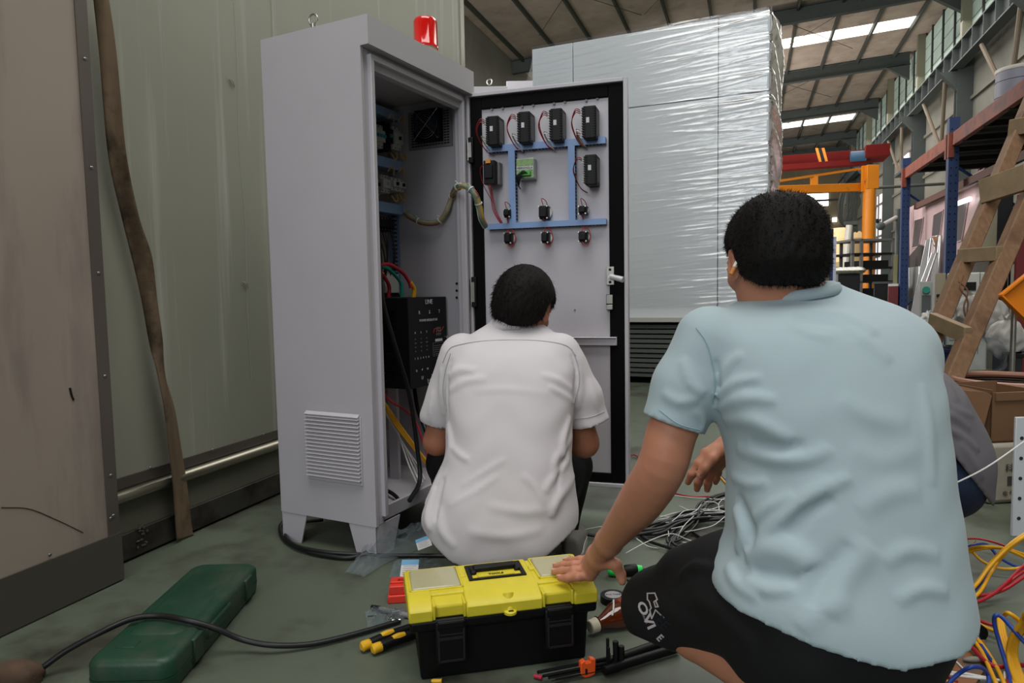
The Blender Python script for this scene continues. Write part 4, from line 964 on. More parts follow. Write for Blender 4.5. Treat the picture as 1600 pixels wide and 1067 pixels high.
for pts, w_, h in [
    ([(1215, 492), (1290, 486), (1335, 500), (1368, 524)], .016, .006), ([(1225, 500), (1262, 520), (1300, 530)], .010, .004), ([(1300, 508), (1350, 530), (1392, 566)], .014, .004),
    ([(1118, 622), (1150, 598), (1190, 590)], .009, .005), ([(1120, 640), (1165, 622), (1215, 626)], .011, .005), ([(1124, 600), (1140, 570), (1160, 552)], .009, .004),
    ([(1128, 655), (1180, 660), (1240, 690)], .013, .0045), ([(1150, 700), (1210, 718), (1262, 716), (1300, 700)], .013, .0055),
    ([(1142, 742), (1170, 756), (1200, 752)], .010, .004), ([(1180, 850), (1220, 810), (1262, 775), (1300, 752)], .012, .0075), ([(1175, 812), (1205, 790), (1240, 772)], .010, .005), ([(1250, 790), (1300, 758), (1330, 745)], .011, .005),
    ([(1148, 790), (1160, 830), (1150, 862)], .013, .008), ([(1165, 870), (1200, 858), (1245, 868), (1262, 890)], .020, .012), ([(1160, 905), (1200, 922), (1240, 920)], .010, .007), ([(1136, 880), (1150, 910), (1185, 935)], .010, .006), ([(1290, 960), (1318, 905), (1360, 850)], .024, .006), ([(1250, 985), (1290, 950), (1330, 940)], .018, .004),
    ([(1340, 800), (1390, 770), (1440, 765)], .02, .0035), ([(1440, 600), (1452, 680), (1458, 760)], .012, .003), ([(1380, 880), (1420, 860), (1468, 868)], .014, .004), ([(1400, 940), (1440, 920), (1482, 926)], .012, .004), ([(1310, 620), (1360, 650), (1420, 660)], .02, .0025),
    ([(1034, 612), (1060, 628), (1092, 622)], .010, .004), ([(1066, 560), (1080, 600), (1100, 618)], .010, .004), ([(1085, 640), (1098, 660), (1094, 676)], .008, .004), ([(1330, 700), (1380, 720), (1440, 700)], .02, .002)]:
    f2.pix(_b, pts, w_, h)
for pts, w_, h in [([(1118, 560), (1124, 600), (1118, 636)], .005, -.0035), ([(1152, 770), (1178, 842), (1168, 860)], .012, -.006), ([(1230, 838), (1262, 800), (1300, 775)], .012, -.006), ([(1170, 690), (1220, 700), (1260, 696)], .012, -.004), ([(1240, 500), (1300, 508), (1340, 530)], .012, -.004), ([(1178, 892), (1212, 900), (1250, 905)], .010, -.006), ([(1270, 950), (1290, 900), (1330, 850)], .016, -.005)]: f2.pix(_b, pts, w_, h)
def wob(p, s): return (np.sin(p[:, 0]*31+p[:, 2]*17+s)*np.sin(p[:, 1]*27-p[:, 2]*23+s*2)*.0016+np.sin(p[:, 2]*61+np.sin(p[:, 0]*33)*2+s)*.0006)
neck2a = H2-UZ*.07-CF*.004; neck2b = P(1244, 488, 1.255)
cr2 = P(1238, 466, 1.25)
def shirt2(p):
    d = _b(p); m = np.abs(d) < .05
    if m.any(): d[m] -= f2(p[m])+wob(p[m], 1.0)
    d = np.maximum(d, -np.maximum(cone(p, P(1226, 430, 1.26), P(1238, 480, 1.262), .070, .062), cr2[2]-.006+.22*((p-cr2)@CH)-.3*np.maximum(0, (p-cr2)@CF)-p[:, 2]))
    return d
lo = P(1250, 700, 1.15)-V3(.42, .42, .5); hi = P(1250, 700, 1.15)+V3(.42, .48, .42)
v, q = sdf_mesh(shirt2, lo, hi, .0045)
tee = obj('t_shirt', (v, q), M_blue, m2, smooth=True, angle=180, recalc=False)
M_seam = mat('seam_blue', (150, 178, 184), 0.85)
def seam(f, pix, r, m, parent, nm='seam', off=.0):
    pts = march(f, [tuple(q[:2]) for q in spline([(x, y, 0) for x, y in pix], 5)]); pts = pts+(O-pts)/np.linalg.norm(O-pts, axis=1)[:, None]*.0008; return obj(nm, MB().tube(pts, r, seg=6, sub=1), m, parent, smooth=True)
seam(shirt2, [(1088, 512), (1104, 535), (1114, 570), (1117, 600), (1113, 628)], .0011, M_seam, tee)
seam(shirt2, [(1030, 640), (1060, 662), (1094, 672)], .0009, M_seam, tee, 'sleeve_hem')
m = MB(); ring = []
for i in range(37):                                # ribbed neckband
    a = 2*math.pi*i/36; cc_ = P(1238, 466, 1.25); ring.append(cc_+CH*math.cos(a)*.083+CF*math.sin(a)*.084+UZ*(.005+.011*math.cos(a)-.03*max(0, math.sin(a))))
rows = []
for (k, rr, dz) in ((0, 1.0, -.006), (1, .985, .004), (2, .95, .012), (3, .92, .014)): rows.append([cc_+(r_-cc_)*rr+UZ*dz for r_ in ring])
obj('neckband', MB().patch(rows, .003), M_blue, tee, smooth=True, angle=180)
# legs and shorts
HL = P(1262, 900, 1.10); KL = P(1040, 950, 1.38); AL_ = P(1235, 1092, 1.12); HR = P(1385, 915, 1.14); KR = P(1290, 740, 1.56); AR_ = P(1300, 985, 1.5)
def body2(p):
    d = head_sdf(p, H2, A2, .92)
    d = smin(d, chain(p, [H2-A2[2]*.03-A2[1]*.01, neck2a, neck2b, P(1262, 525, 1.26)], [.054, .052, .050, .05], .02), .02)
    t = chain(p, [P(1278, 610, 1.215), P(1295, 710, 1.18), P(1310, 850, 1.15), P(1320, 930, 1.15)], [.09, .10, .105, .11], .05)
    d = smin(d, t, .04)
    d = smin(d, schain(p, [P(1265, 545, 1.24), SL0+CH*.035-UZ*.01+CF*.01, SL0*.45+SLe*.55, SLe*.9+SL0*.1, SLe*.7+WL*.3, SLe*.35+WL*.65, WL], [.055, .043, .044, .043, .0415, .034, .0265]), .02)
    d = smin(d, schain(p, [P(1275, 545, 1.24), SR0+CF*.02, SRe, SRe*.6+WR*.4, WR], [.06, .05, .04, .04, .027]), .02)
    d = smin(d, chain(p, [HL, KL, KL*.7+AL_*.3+V3(0, 0, .0), AL_], [.09, .058, .052, .036], .01), .03)
    d = smin(d, chain(p, [HR, KR, KR*.6+AR_*.4, AR_], [.09, .055, .052, .036], .01), .03)
    d = smin(d, handL(p), .012); d = smin(d, handR(p), .012)
    return d
zl_ = 0.196
knL = [G(912, 893, .206), G(913, 886, .208), G(917, 879, .208), G(922, 873, .206)]
knL = [G(923, 899, .204), G(917, 889, .210), G(916, 880, .210), G(921, 873, .206)]
fgL = [[G(903, 901, .203), G(888, 903, .194), G(875, 903, .188)], [G(897, 891, .207), G(879, 892, .195), G(866, 893, .189)], [G(897, 882, .206), G(880, 883, .195), G(868, 884, .189)], [G(906, 874, .202), G(893, 875, .194), G(883, 876, .189)]]
thL = [WL*.5+knL[0]*.5+V3(.006, .004, -.004), P(962, 882, 1.43), P(970, 897, 1.435), P(972, 908, 1.43)]
def handL(p): return hand_sdf(p, WL, knL, fgL, thL)
knR = [P(1103, 708, 1.50), P(1106, 722, 1.53), P(1117, 728, 1.545), P(1124, 727, 1.56)]
fgR = [[P(1091, 724, 1.49), P(1081, 741, 1.49), P(1075, 753, 1.50)], [P(1098, 740, 1.53), P(1091, 754, 1.535), P(1089, 764, 1.54)], [P(1109, 744, 1.55), P(1106, 756, 1.555), P(1105, 765, 1.56)], [P(1122, 738, 1.57), P(1119, 748, 1.575), P(1118, 754, 1.58)]]
thR = [WR*.6+knR[0]*.4, P(1112, 718, 1.475), P(1101, 732, 1.468), P(1093, 741, 1.468)]
def handR(p): return hand_sdf(p, WR, knR, fgR, thR, .98)
v, q = sdf_mesh(body2, P(1150, 700, 1.3)-V3(.55, .5, .72), P(1150, 700, 1.3)+V3(.55, .52, .42), .0036)
bo = obj('body', (v, q), M_skin, m2, smooth=True, angle=180, recalc=False)
M_nail = mat('nail', (214, 160, 140), 0.3)
def nail(tip, prev, up, w_=.0062): 
    d = nrm(tip-prev); up = nrm(up-d*np.dot(up, d)); return MB().ball(tip+up*.0062+d*.001, (w_*.85, .0075, .0016), 10, 7, np.array([np.cross(d, up), d, up]))
for f_ in fgL: obj('fingernail', nail(f_[2], f_[1], UZ), M_nail, bo, smooth=True)
obj('fingernail', nail(thR[3], thR[2], -CF, .0075), M_nail, bo, smooth=True)
addhead(m2, H2, A2, .92, None, .0155, -.068, -.005, 3.0, 5200, .009, .05)
# cigarette behind the ear
cg = P(1155, 403, 1.21); cg1 = P(1142, 429, 1.20)
ct = thing('cigarette', 'cigarette tucked behind the left ear of the man in the blue T-shirt', 'cigarette', cg1)
cmid = cg1+(cg-cg1)*.42
obj('filter', MB().cyl(cg1, cmid, .0039, seg=14), mat('cig_filter', (196, 130, 66), .7), ct, smooth=True)
obj('paper', MB().cyl(cmid, cg, .0039, seg=14), mat('cig_paper', (232, 228, 222), .7), ct, smooth=True)
obj('tobacco', MB().cyl(cg, cg+nrm(cg-cg1)*.0008, .0034, seg=12), mat('tobacco', (70, 45, 25), .9), ct)
def shorts_base(p):
    d = chain(p, [HL+V3(0, 0, -.01), HL*.5+KL*.5, KL+(KL-HL)*.04], [.118, .094, .082], .03)
    d = smin(d, chain(p, [HR, HR*.4+KR*.6], [.118, .09], .03), .05)
    d = smin(d, ellip(p, P(1300, 990, 1.12), (.175, .14, .14), np.array([CH, CF, UZ])), .05)
    d = smin(d, cone(p, P(1210, 860, 1.22), P(1075, 895, 1.32), .055, .045), .04)
    ax = nrm(KL-HL)
    d = np.maximum(d, (p-(KL+ax*.056))@ax)
    d = np.maximum(d, -(((p-P(1008, 997, 1.36))@nrm(np.cross(P(1165, 1066, 1.15)-P(1008, 997, 1.36), CF))))) if False else d
    return d
shd_n = nrm(np.cross(P(1180, 1072, 1.2)-P(1004, 996, 1.40), ray(1090, 1030))); 
if shd_n[2] < 0: shd_n = -shd_n
shd_o = P(1004, 998, 1.40)
fs = Folds()
for pts, w_, h in [([(1060, 905), (1085, 885), (1120, 890)], .010, .007), ([(1052, 925), (1072, 900), (1090, 893)], .008, -.006), ([(1020, 930), (1050, 960), (1100, 985)], .02, .004), ([(1080, 930), (1130, 960), (1180, 1010)], .02, .004)]: fs.pix(shorts_base, pts, w_, h)
def shorts(p):
    d = shorts_base(p); m = np.abs(d) < .05
    if m.any(): d[m] -= fs(p[m])+wob(p[m], 4.0)
    e = -((p-shd_o)@shd_n); e = np.where((p-P(1250, 1000, 1.1))@CH > 0, -1.0, e)
    d = smax(d, e, .006)
    hz = .336-np.interp((p-hp)@CH, [0, .22, .32, .40], [0, .05, .042, .02]); fr0 = (p-P(1300, 900, 1.14))@CF
    d = np.maximum(d, sh(p)+.014-4*np.maximum(0, fr0)-4*np.maximum(0, hz+.012-p[:, 2]))
    return np.maximum(d, .03-p[:, 2])
v, q = sdf_mesh(shorts, P(1250, 950, 1.2)-V3(.5, .42, .38), P(1250, 950, 1.2)+V3(.5, .5, .34), .005)
so = obj('shorts', (v, q), M_shorts, m2, smooth=True, angle=180, recalc=False)
# printed lettering on the shorts, pressed on to the cloth
def on_cloth(name, polys, m, parent, f, lift=.0012):
    vs, fc = [], []
    for ply in polys:
        pts = march(f, ply); nn = nrm(O-pts.mean(0)); b = len(vs); vs += list(pts+nn*lift); fc.append(tuple(range(b, b+len(pts))))
    obj(name, (np.array(vs), fc), m, parent)
def glyph(s, size, o2, ang, shear=0.0, bold=0.0, sx=1.0):   # outline text -> triangles in pixels
    c = bpy.data.curves.new('g', 'FONT'); c.body = s; c.size = size; c.offset = bold; c.resolution_u = 3; c.align_x = 'LEFT'
    t = bpy.data.objects.new('g', c); COL.objects.link(t); me = bpy.data.meshes.new_from_object(t.evaluated_get(bpy.context.evaluated_depsgraph_get())); bpy.data.objects.remove(t)
    bm = bmesh.new(); bm.from_mesh(me); bmesh.ops.triangulate(bm, faces=bm.faces)
    ca, sa = math.cos(ang), math.sin(ang); out = []
    for f_ in bm.faces: out.append([(o2[0]+(v_.co.x*sx+v_.co.y*shear)*ca+v_.co.y*sa, o2[1]+(v_.co.x*sx+v_.co.y*shear)*sa-v_.co.y*ca) for v_ in f_.verts])
    bm.free(); return out
M_pw = mat('shorts_print', (205, 195, 198), 0.7); M_pn = mat('shorts_print_navy', (26, 31, 42), 0.7)
def seg_poly(pts, w_):
    out = []
    for a, b in zip(pts[:-1], pts[1:]):
        a = np.array(a); b = np.array(b); d = (b-a)/np.linalg.norm(b-a); n_ = np.array([-d[1], d[0]])*w_/2; e = d*w_*.4
        out.append([tuple(a-n_-e), tuple(b-n_+e), tuple(b+n_+e), tuple(a+n_-e)])
    return out
def c4(x, y): return (960+x/5.153, 860+y/5.153)
K_ = [c4(*t) for t in ((265, 345), (325, 343), (345, 395), (318, 412), (330, 455), (352, 452), (335, 410), (395, 540), (330, 478), (322, 500), (300, 548), (285, 480), (296, 462), (280, 410), (266, 395), (265, 345))]
on_cloth('letter_outline', seg_poly(K_, 2.0), M_pw, so, shorts)
on_cloth('lettering', glyph('OVI', 18.5, c4(176, 426), math.radians(65), bold=.55, sx=1.5)+glyph('E', 15, c4(335, 706), math.radians(48), bold=.5), M_pw, so, shorts)
on_cloth('small_lettering', glyph('WORK STUDIO', 3.9, c4(192, 450), math.radians(66), sx=1.1), M_pw, so, shorts)
on_cloth('navy_lettering', glyph('EE', 22, c4(318, 570), math.radians(46), bold=.5), M_pn, so, shorts)
# shoes
M_shoe = mat('shoe_dark', (34, 34, 38), 0.7); M_sole = mat('sole_white', (190, 188, 182), 0.6)
def shoe(parent, heel, toe, m, w_=.045, hgt=.085, ms=None):
    fr = frame((heel[0], heel[1], 0), (toe-heel)*V3(1, 1, 0), (0, 0, 1)); L = np.linalg.norm((toe-heel)[:2]); o, A = fr
    def f(p):
        q = (p-o)@A.T; x = q[:, 0]/L; hh_ = np.interp(x, [-.05, .1, .35, .55, .85, 1.05], [hgt*.9, hgt, hgt*.85, hgt*.62, hgt*.48, hgt*.2]); ww = np.interp(x, [-.05, .1, .4, .7, .95, 1.05], [.5, .72, .8, 1.0, .75, .3])*w_
        k = (np.abs(q[:, 1]/ww)**2.4+np.abs((q[:, 2]-hh_*.45)/(hh_*.55))**2.4)**(1/2.4); d = (k-1)*.03
        return smax(np.maximum(d, -q[:, 2]+.002), np.maximum(-q[:, 0]-.015, q[:, 0]-L-.01), .01)
    v, q = sdf_mesh(f, np.minimum(heel, toe)*V3(1, 1, 0)-V3(.09, .09, .02), np.maximum(heel, toe)*V3(1, 1, 0)+V3(.09, .09, .13), .005)
    s_ = obj('shoe', (v, q), m, parent, smooth=True, angle=180, recalc=False)
    ol = [( (L+.016)*t-.012, (w_*1.04)*np.interp(t, [0, .1, .4, .7, .93, 1], [.4, .72, .8, 1.0, .7, .2])*sg) for sg in (1, -1) for t in (np.linspace(0, 1, 9) if sg > 0 else np.linspace(1, 0, 9))]
    obj('sole', MB().prism(ol, fr, 0, .02), ms or M_sole, s_)
shoe(m2, AL_+CH*.02-CF*.02, AL_+CH*.14-CF*.2, M_shoe); shoe(m2, AR_-CF*.03+CH*.02, AR_+CF*.2-CH*.05, M_shoe)

# ================================================================ man in the white shirt
m1 = thing('person', 'man squatting at the open cabinet in a white short-sleeved shirt and dark trousers', 'person', (P(785, 850, 2.0)[0], P(785, 850, 2.0)[1], 0))
H1 = P(819, 480, 2.05); A1 = hframe(CF+CH*.42-UZ*.55, UZ+CH*.10)
sh1 = Loft([(492, 775, 825, 2.05, .035), (508, 757, 850, 2.045, .05), (522, 735, 868, 2.03, .07), (535, 715, 885, 2.005, .09), (552, 702, 896, 1.985, .104), (575, 697, 900, 1.97, .114), (610, 695, 898, 1.955, .124), (650, 697, 895, 1.94, .13), (690, 698, 892, 1.93, .136), (720, 692, 893, 1.925, .142), (760, 673, 899, 1.92, .152), (800, 657, 902, 1.92, .16), (840, 662, 902, 1.92, .155), (885, 680, 885, 1.92, .13)], 2.3)
S1L = P(706, 566, 1.99); E1L = P(683, 690, 2.04); S1R = P(890, 562, 1.99); E1R = P(913, 692, 2.03); W1L = P(775, 680, 2.3); W1R = P(845, 690, 2.3)
h1L = P(684, 661, 2.03); h1R = P(921, 660, 2.01)
tail_c = P(775, 870, 1.92)
def shirt1_base(p):
    d = sh1(p)
    a = cone(p, P(722, 556, 1.985), P(684, 650, 2.02), .066, .054); a = np.maximum(a, (p-h1L)@nrm(h1L-S1L-UZ*.02)); a = np.maximum(a, -np.where((p-h1L)@nrm(h1L-S1L) > -.05, cone(p, S1L, E1L, .046, .042), 1.0)); d = smin(d, a, .018)
    a = cone(p, P(872, 556, 1.985), P(908, 620, 2.0), .068, .060); a = smin(a, cone(p, P(908, 620, 2.0), P(924, 670, 2.01), .060, .060), .02); a = np.maximum(a, (p-h1R)@nrm(P(925, 664, 2.01)-P(897, 568, 1.99)-CH*.015)); a = np.maximum(a, -np.where((p-h1R)@nrm(h1R-S1R) > -.05, cone(p, S1R, E1R, .046, .0435), 1.0)); d = smin(d, a, .018)
    x = (p-tail_c)@CH
    hem = (.10+np.interp(x, [-.25, -.2, -.12, -.04, .1, .2, .26], [.115, .085, .025, .0, .012, .075, .1]))-p[:, 2]
    return np.maximum(d, hem)
f1 = Folds(); _b1 = shirt1_base
for pts, w_, h in [([(700, 590), (720, 578), (745, 580)], .013, .008), ([(702, 612), (728, 596), (760, 592)], .012, .005), ([(894, 610), (870, 594), (845, 585)], .011, .005), ([(896, 632), (876, 614), (856, 604)], .010, .004),
    ([(699, 660), (704, 700), (690, 735)], .012, .006), ([(700, 690), (720, 712), (735, 720)], .010, .004), ([(892, 650), (880, 690), (882, 720)], .013, .006), ([(893, 680), (870, 715), (866, 740)], .012, .005), ([(890, 715), (865, 745), (850, 770)], .012, .005), ([(896, 740), (872, 780), (862, 810)], .014, .006),
    ([(680, 760), (668, 800), (672, 830)], .012, .007), ([(692, 730), (676, 765), (664, 790)], .011, .006), ([(686, 790), (690, 830), (712, 856)], .014, .004), ([(720, 760), (760, 735), (792, 716)], .010, .0025), ([(700, 790), (740, 770), (780, 742)], .010, .0025), ([(815, 742), (835, 760), (850, 790)], .012, .003), ([(760, 790), (820, 800), (880, 790)], .016, .003), ([(730, 830), (790, 838), (850, 826)], .016, .003), ([(740, 612), (790, 608), (860, 616)], .012, .002),
    ([(905, 575), (908, 610), (902, 640)], .009, .005), ([(920, 590), (930, 625), (938, 648)], .009, .003), ([(690, 575), (688, 610), (694, 650)], .009, .005), ([(676, 610), (672, 640), (672, 660)], .008, .003)]: f1.pix(_b1, pts, w_, h)
for pts, w_, h in [([(893, 552), (900, 590), (894, 640)], .006, -.005), ([(706, 560), (699, 600), (700, 650)], .006, -.005), ([(694, 745), (684, 780), (680, 815)], .010, -.006), ([(888, 700), (876, 730), (870, 765)], .008, -.005)]: f1.pix(_b1, pts, w_, h)
nk1 = P(806, 514, 2.055)
cr1 = P(800, 514, 2.05)
def shirt1(p):
    d = _b1(p); m = np.abs(d) < .05
    if m.any(): d[m] -= f1(p[m])+wob(p[m], 2.4)*1.2
    d = np.maximum(d, -np.maximum(cone(p, P(812, 470, 2.07), P(802, 525, 2.055), .062, .058), cr1[2]-.014-.6*((p-cr1)@CF)-p[:, 2]))
    return d
c_ = P(790, 700, 1.97)
v, q = sdf_mesh(shirt1, c_-V3(.4, .36, .36), c_+V3(.4, .36, .42), .0055)
s1o = obj('shirt', (v, q), M_wsh, m1, smooth=True, angle=180, recalc=False)
M_seamw = mat('seam_white', (178, 174, 180), 0.8)
seam(shirt1, [(692, 566), (700, 548), (712, 540), (752, 533), (804, 531), (851, 533), (885, 540), (900, 556)], .0014, M_seamw, s1o, 'yoke_seam')
seam(shirt1, [(893, 545), (903, 570), (905, 600), (896, 630)], .0014, M_seamw, s1o, 'armhole_seam'); seam(shirt1, [(704, 552), (696, 580), (692, 612), (697, 640)], .0014, M_seamw, s1o, 'armhole_seam')
seam(shirt1, [(898, 655), (925, 651), (948, 641)], .0012, M_seamw, s1o, 'cuff_seam'); 
rows = []
for rr, dz in ((1.20, -.034), (1.12, -.014), (1.03, .0), (.99, .002), (.95, -.004), (.93, -.02)):
    rows.append([cr1+CH*math.cos(a)*.066*rr+CF*math.sin(a)*.062*rr+UZ*(dz-.038*math.sin(a)) for a in np.linspace(0, 2*math.pi, 41)])
obj('collar', MB().patch(rows, .003), M_wsh, s1o, smooth=True, angle=180)
obj('collar_edge', MB().tube([cr1+CH*math.cos(a)*.066*1.21+CF*math.sin(a)*.062*1.21+UZ*(-.035-.038*math.sin(a)) for a in np.linspace(0, 2*math.pi, 41)], .0013, seg=6, sub=1), M_seamw, s1o, smooth=True)
obj('collar_stand', MB().tube([cr1+CH*math.cos(a)*.064+CF*math.sin(a)*.060+UZ*(.003-.038*math.sin(a)) for a in np.linspace(0, 2*math.pi, 41)], .0025, seg=6, sub=1), M_wsh, s1o, smooth=True)
H1L = P(742, 800, 2.0); H1R = P(832, 800, 2.0); K1L = P(697, 722, 2.3); K1R = P(893, 728, 2.28); A1L = P(725, 818, 2.3); A1R = P(880, 832, 2.18)
kn1 = {}
def h1s(p, W, sgn, tgt):
    d_ = nrm(tgt-W); x_ = nrm(np.cross(d_, UZ))*sgn; kn = [W+d_*.08+x_*(.03-.02*i) for i in range(4)]; fg = [[k+d_*.04-UZ*.006, k+d_*.06-UZ*.02, k+d_*.07-UZ*.034] for k in kn]
    th = [W+d_*.02+x_*.02, W+d_*.05+x_*.048-UZ*.008, W+d_*.078+x_*.05-UZ*.02, W+d_*.095+x_*.045-UZ*.028]; return hand_sdf(p, W, kn, fg, th)
def body1(p):
    d = head_sdf(p, H1, A1, .93)
    d = smin(d, chain(p, [H1-A1[2]*.02-A1[1]*.01, H1-UZ*.055+CF*.005, nk1, P(804, 545, 2.08)], [.048, .048, .046, .04], .02), .02)
    d = smin(d, chain(p, [P(798, 615, 1.98), P(795, 690, 1.96), P(788, 790, 1.97)], [.085, .10, .11], .05), .04)
    d = smin(d, chain(p, [S1L+CH*.03, S1L*.4+E1L*.6, E1L, E1L*.6+W1L*.4, W1L], [.04, .039, .038, .039, .026], .02), .02)
    d = smin(d, chain(p, [S1R-CH*.03, S1R*.4+E1R*.6, E1R, E1R*.6+W1R*.4, W1R], [.04, .041, .040, .040, .026], .02), .02)
    d = smin(d, chain(p, [H1L, K1L, A1L], [.08, .05, .035], .01), .03); d = smin(d, chain(p, [H1R, K1R, A1R], [.08, .05, .035], .01), .03)
    d = smin(d, h1s(p, W1L, -1, P(790, 670, 2.45)), .01); return smin(d, h1s(p, W1R, -1, P(830, 680, 2.45)), .01)
c_ = P(800, 690, 2.1)
v, q = sdf_mesh(body1, c_-V3(.42, .42, .42), c_+V3(.42, .5, .48), .0042)
obj('body', (v, q), M_skin2, m1, smooth=True, angle=180, recalc=False)
addhead(m1, H1, A1, .93, None, .021, -.095, -.01, 8.0, 4200, .018, .03)
def trous(p):
    d = chain(p, [H1L, K1L, A1L+V3(0, 0, .02)], [.10, .066, .052], .02); d = smin(d, chain(p, [H1R, K1R, A1R+V3(0, 0, .02)], [.10, .066, .05], .02), .04)
    d = smin(d, ellip(p, P(787, 812, 1.96), (.15, .12, .09)), .04)
    return np.maximum(d-wob(p, 3.0)*1.6, .04-p[:, 2])
v, q = sdf_mesh(trous, P(790, 790, 2.1)-V3(.4, .36, .2), P(790, 790, 2.1)+V3(.4, .4, .36), .006)
obj('trousers', (v, q), M_trous, m1, smooth=True, angle=180, recalc=False)
shoe(m1, A1R-CF*.09+CH*.02, A1R+CF*.16+CH*.05, mat('shoe_grey', (120, 118, 112), 0.8)); shoe(m1, A1L-CF*.05, A1L+CF*.2-CH*.03, MATS['shoe_grey'])

# ================================================================ third man behind, mostly hidden
m3 = thing('person', 'man in grey shirt and blue jeans crouching behind the man in the blue T-shirt', 'person', (P(1450, 800, 2.0)[0], P(1450, 800, 2.0)[1], 0))
D3 = 1.95
H3 = P(1362, 640, D3); A3 = hframe(-CH-UZ*.35+CF*.1, UZ)
def shirt3b(p):
    d = chain(p, [P(1375, 600, D3), P(1420, 655, D3), P(1452, 716, D3), P(1458, 770, D3)], [.125, .142, .142, .142], .06)
    return smin(d, cone(p, P(1400, 620, D3-.13), P(1420, 700, D3-.17), .06, .055), .03)
pa, pb = P(1460, 672, D3-.14), P(1540, 776, D3); n3 = nrm(np.cross(pb-pa, ray(1500, 720)))
if n3[2] < 0: n3 = -n3
f3 = Folds()
for pts, w_, h in [([(1462, 585), (1480, 600), (1495, 628)], .012, .006), ([(1455, 640), (1490, 650), (1515, 672)], .010, .006), ([(1462, 662), (1500, 680), (1530, 705)], .010, .006), ([(1470, 615), (1492, 640), (1520, 650)], .010, .005), ([(1500, 690), (1520, 720), (1535, 750)], .01, .006)]: f3.pix(shirt3b, pts, w_, h)
def shirt3(p):
    d = shirt3b(p); m = np.abs(d) < .05
    if m.any(): d[m] -= f3(p[m])+wob(p[m], 5.0)
    return smax(d, -((p-pa)@n3), .004)
c_ = P(1440, 680, D3)
v, q = sdf_mesh(shirt3, c_-V3(.36, .36, .34), c_+V3(.36, .36, .34), .006)
s3o = obj('shirt', (v, q), M_grysh, m3, smooth=True, angle=180, recalc=False)
on_cloth('sleeve_stripes', [[(1447, 578), (1459, 590), (1459, 594), (1447, 583)], [(1449, 588), (1460, 598), (1459, 602), (1449, 593)], [(1450, 598), (1458, 606), (1456, 610), (1450, 603)]], M_print, s3o, shirt3, .002)
def jeans3(p):
    d = ellip(p, P(1466, 745, D3), (.125, .125, .12)); d = smin(d, chain(p, [P(1466, 745, D3-.05), P(1310, 700, D3-.08), P(1350, 815, D3)], [.10, .07, .05], .02), .04)
    d = smin(d, chain(p, [P(1466, 745, D3+.08), P(1310, 700, D3+.1), P(1350, 815, D3+.1)], [.10, .07, .05], .02), .04); return np.maximum(d-wob(p, 6.0), .03-p[:, 2])
v, q = sdf_mesh(jeans3, P(1400, 740, D3)-V3(.4, .36, .3), P(1400, 740, D3)+V3(.4, .36, .3), .006)
obj('jeans', (v, q), M_jean, m3, smooth=True, angle=180, recalc=False)
W3 = P(1290, 730, D3-.1)
def body3(p):
    d = head_sdf(p, H3, A3, .95)
    d = smin(d, chain(p, [H3-A3[2]*.06, P(1392, 640, D3), P(1440, 690, D3), P(1460, 740, D3)], [.05, .08, .11, .1], .03), .03)
    d = smin(d, chain(p, [P(1400, 630, D3-.12), P(1380, 740, D3-.16), W3], [.045, .038, .026], .02), .02); d = smin(d, h1s(p, W3, 1, P(1240, 760, D3-.1)), .01)
    d = smin(d, chain(p, [P(1466, 745, D3-.05), P(1310, 700, D3-.08), P(1350, 822, D3)], [.08, .055, .04], .02), .02); return smin(d, chain(p, [P(1466, 745, D3+.08), P(1310, 700, D3+.1), P(1350, 822, D3+.1)], [.08, .055, .04], .02), .02)
v, q = sdf_mesh(body3, P(1370, 700, D3)-V3(.42, .42, .34), P(1370, 700, D3)+V3(.42, .42, .4), .006)
obj('body', (v, q), M_skin, m3, smooth=True, angle=180, recalc=False)
addhead(m3, H3, A3, .95, None, .014, -.066, -.01, 5.0, 600, .008)
for dd_ in (0, .1): shoe(m3, P(1368, 850, D3+dd_), P(1300, 850, D3+dd_), M_shoe)
# ================================================================ yellow and black toolbox
tO = V3(-.6595, 1.2551, 0); ta = math.radians(31.26); TU = V3(math.cos(ta), math.sin(ta), 0); TW = V3(-math.sin(ta), math.cos(ta), 0)
tf = (tO, np.array([TU, TW, UZ]))
def tl(x, y, z): return tO+TU*x+TW*y+UZ*z
tb = thing('toolbox', 'yellow and black plastic toolbox on the floor under the man\'s left hand', 'toolbox', tl(.19, .075, 0))
M_yl = mat('toolbox_yellow', (214, 198, 52), 0.42, var=0.05, vscale=25, bump=0.05, bscale=500)
M_tbk = mat('toolbox_black', (8, 8, 9), 0.5, spec=.3, bump=0.05, bscale=400)
v = [(.006, .004, 0), (.375, .004, 0), (.375, .146, 0), (.006, .146, 0), (0, 0, .112), (.381, 0, .112), (.381, .15, .112), (0, .15, .112), (-.015, -.015, .116), (.396, -.015, .116), (.396, .166, .116), (-.015, .166, .116), (-.016, -.016, .139), (.397, -.016, .139), (.397, .167, .139), (-.016, .167, .139)]
fc = [(3, 2, 1, 0)]+[(4*k+i, 4*k+(i+1) % 4, 4*k+4+(i+1) % 4, 4*k+4+i) for k in range(3) for i in range(4)]+[(12, 13, 14, 15)]
obj('body', (np.array([tl(*p) for p in v]), fc), M_tbk, tb, bevel=.006)
lid_fr = (tO, np.array([TW, UZ, TU]))
def lidseg(m, x0, x1, prof): m.prism(prof, lid_fr, x0, x1)
full = [(-.0176, .137), (-.0176, .160), (-.013, .1655), (.026, .178), (.166, .178), (.1685, .173), (.1685, .137)]
rec = [(-.007, .139), (-.007, .164), (-.004, .166), (.026, .171), (.163, .171), (.165, .139)]
m = MB()
for x0, x1 in ((-.0176, .034), (.104, .272), (.343, .398)): lidseg(m, x0, x1, full)
for x0, x1 in ((.033, .105), (.271, .344)): lidseg(m, x0, x1, rec); 
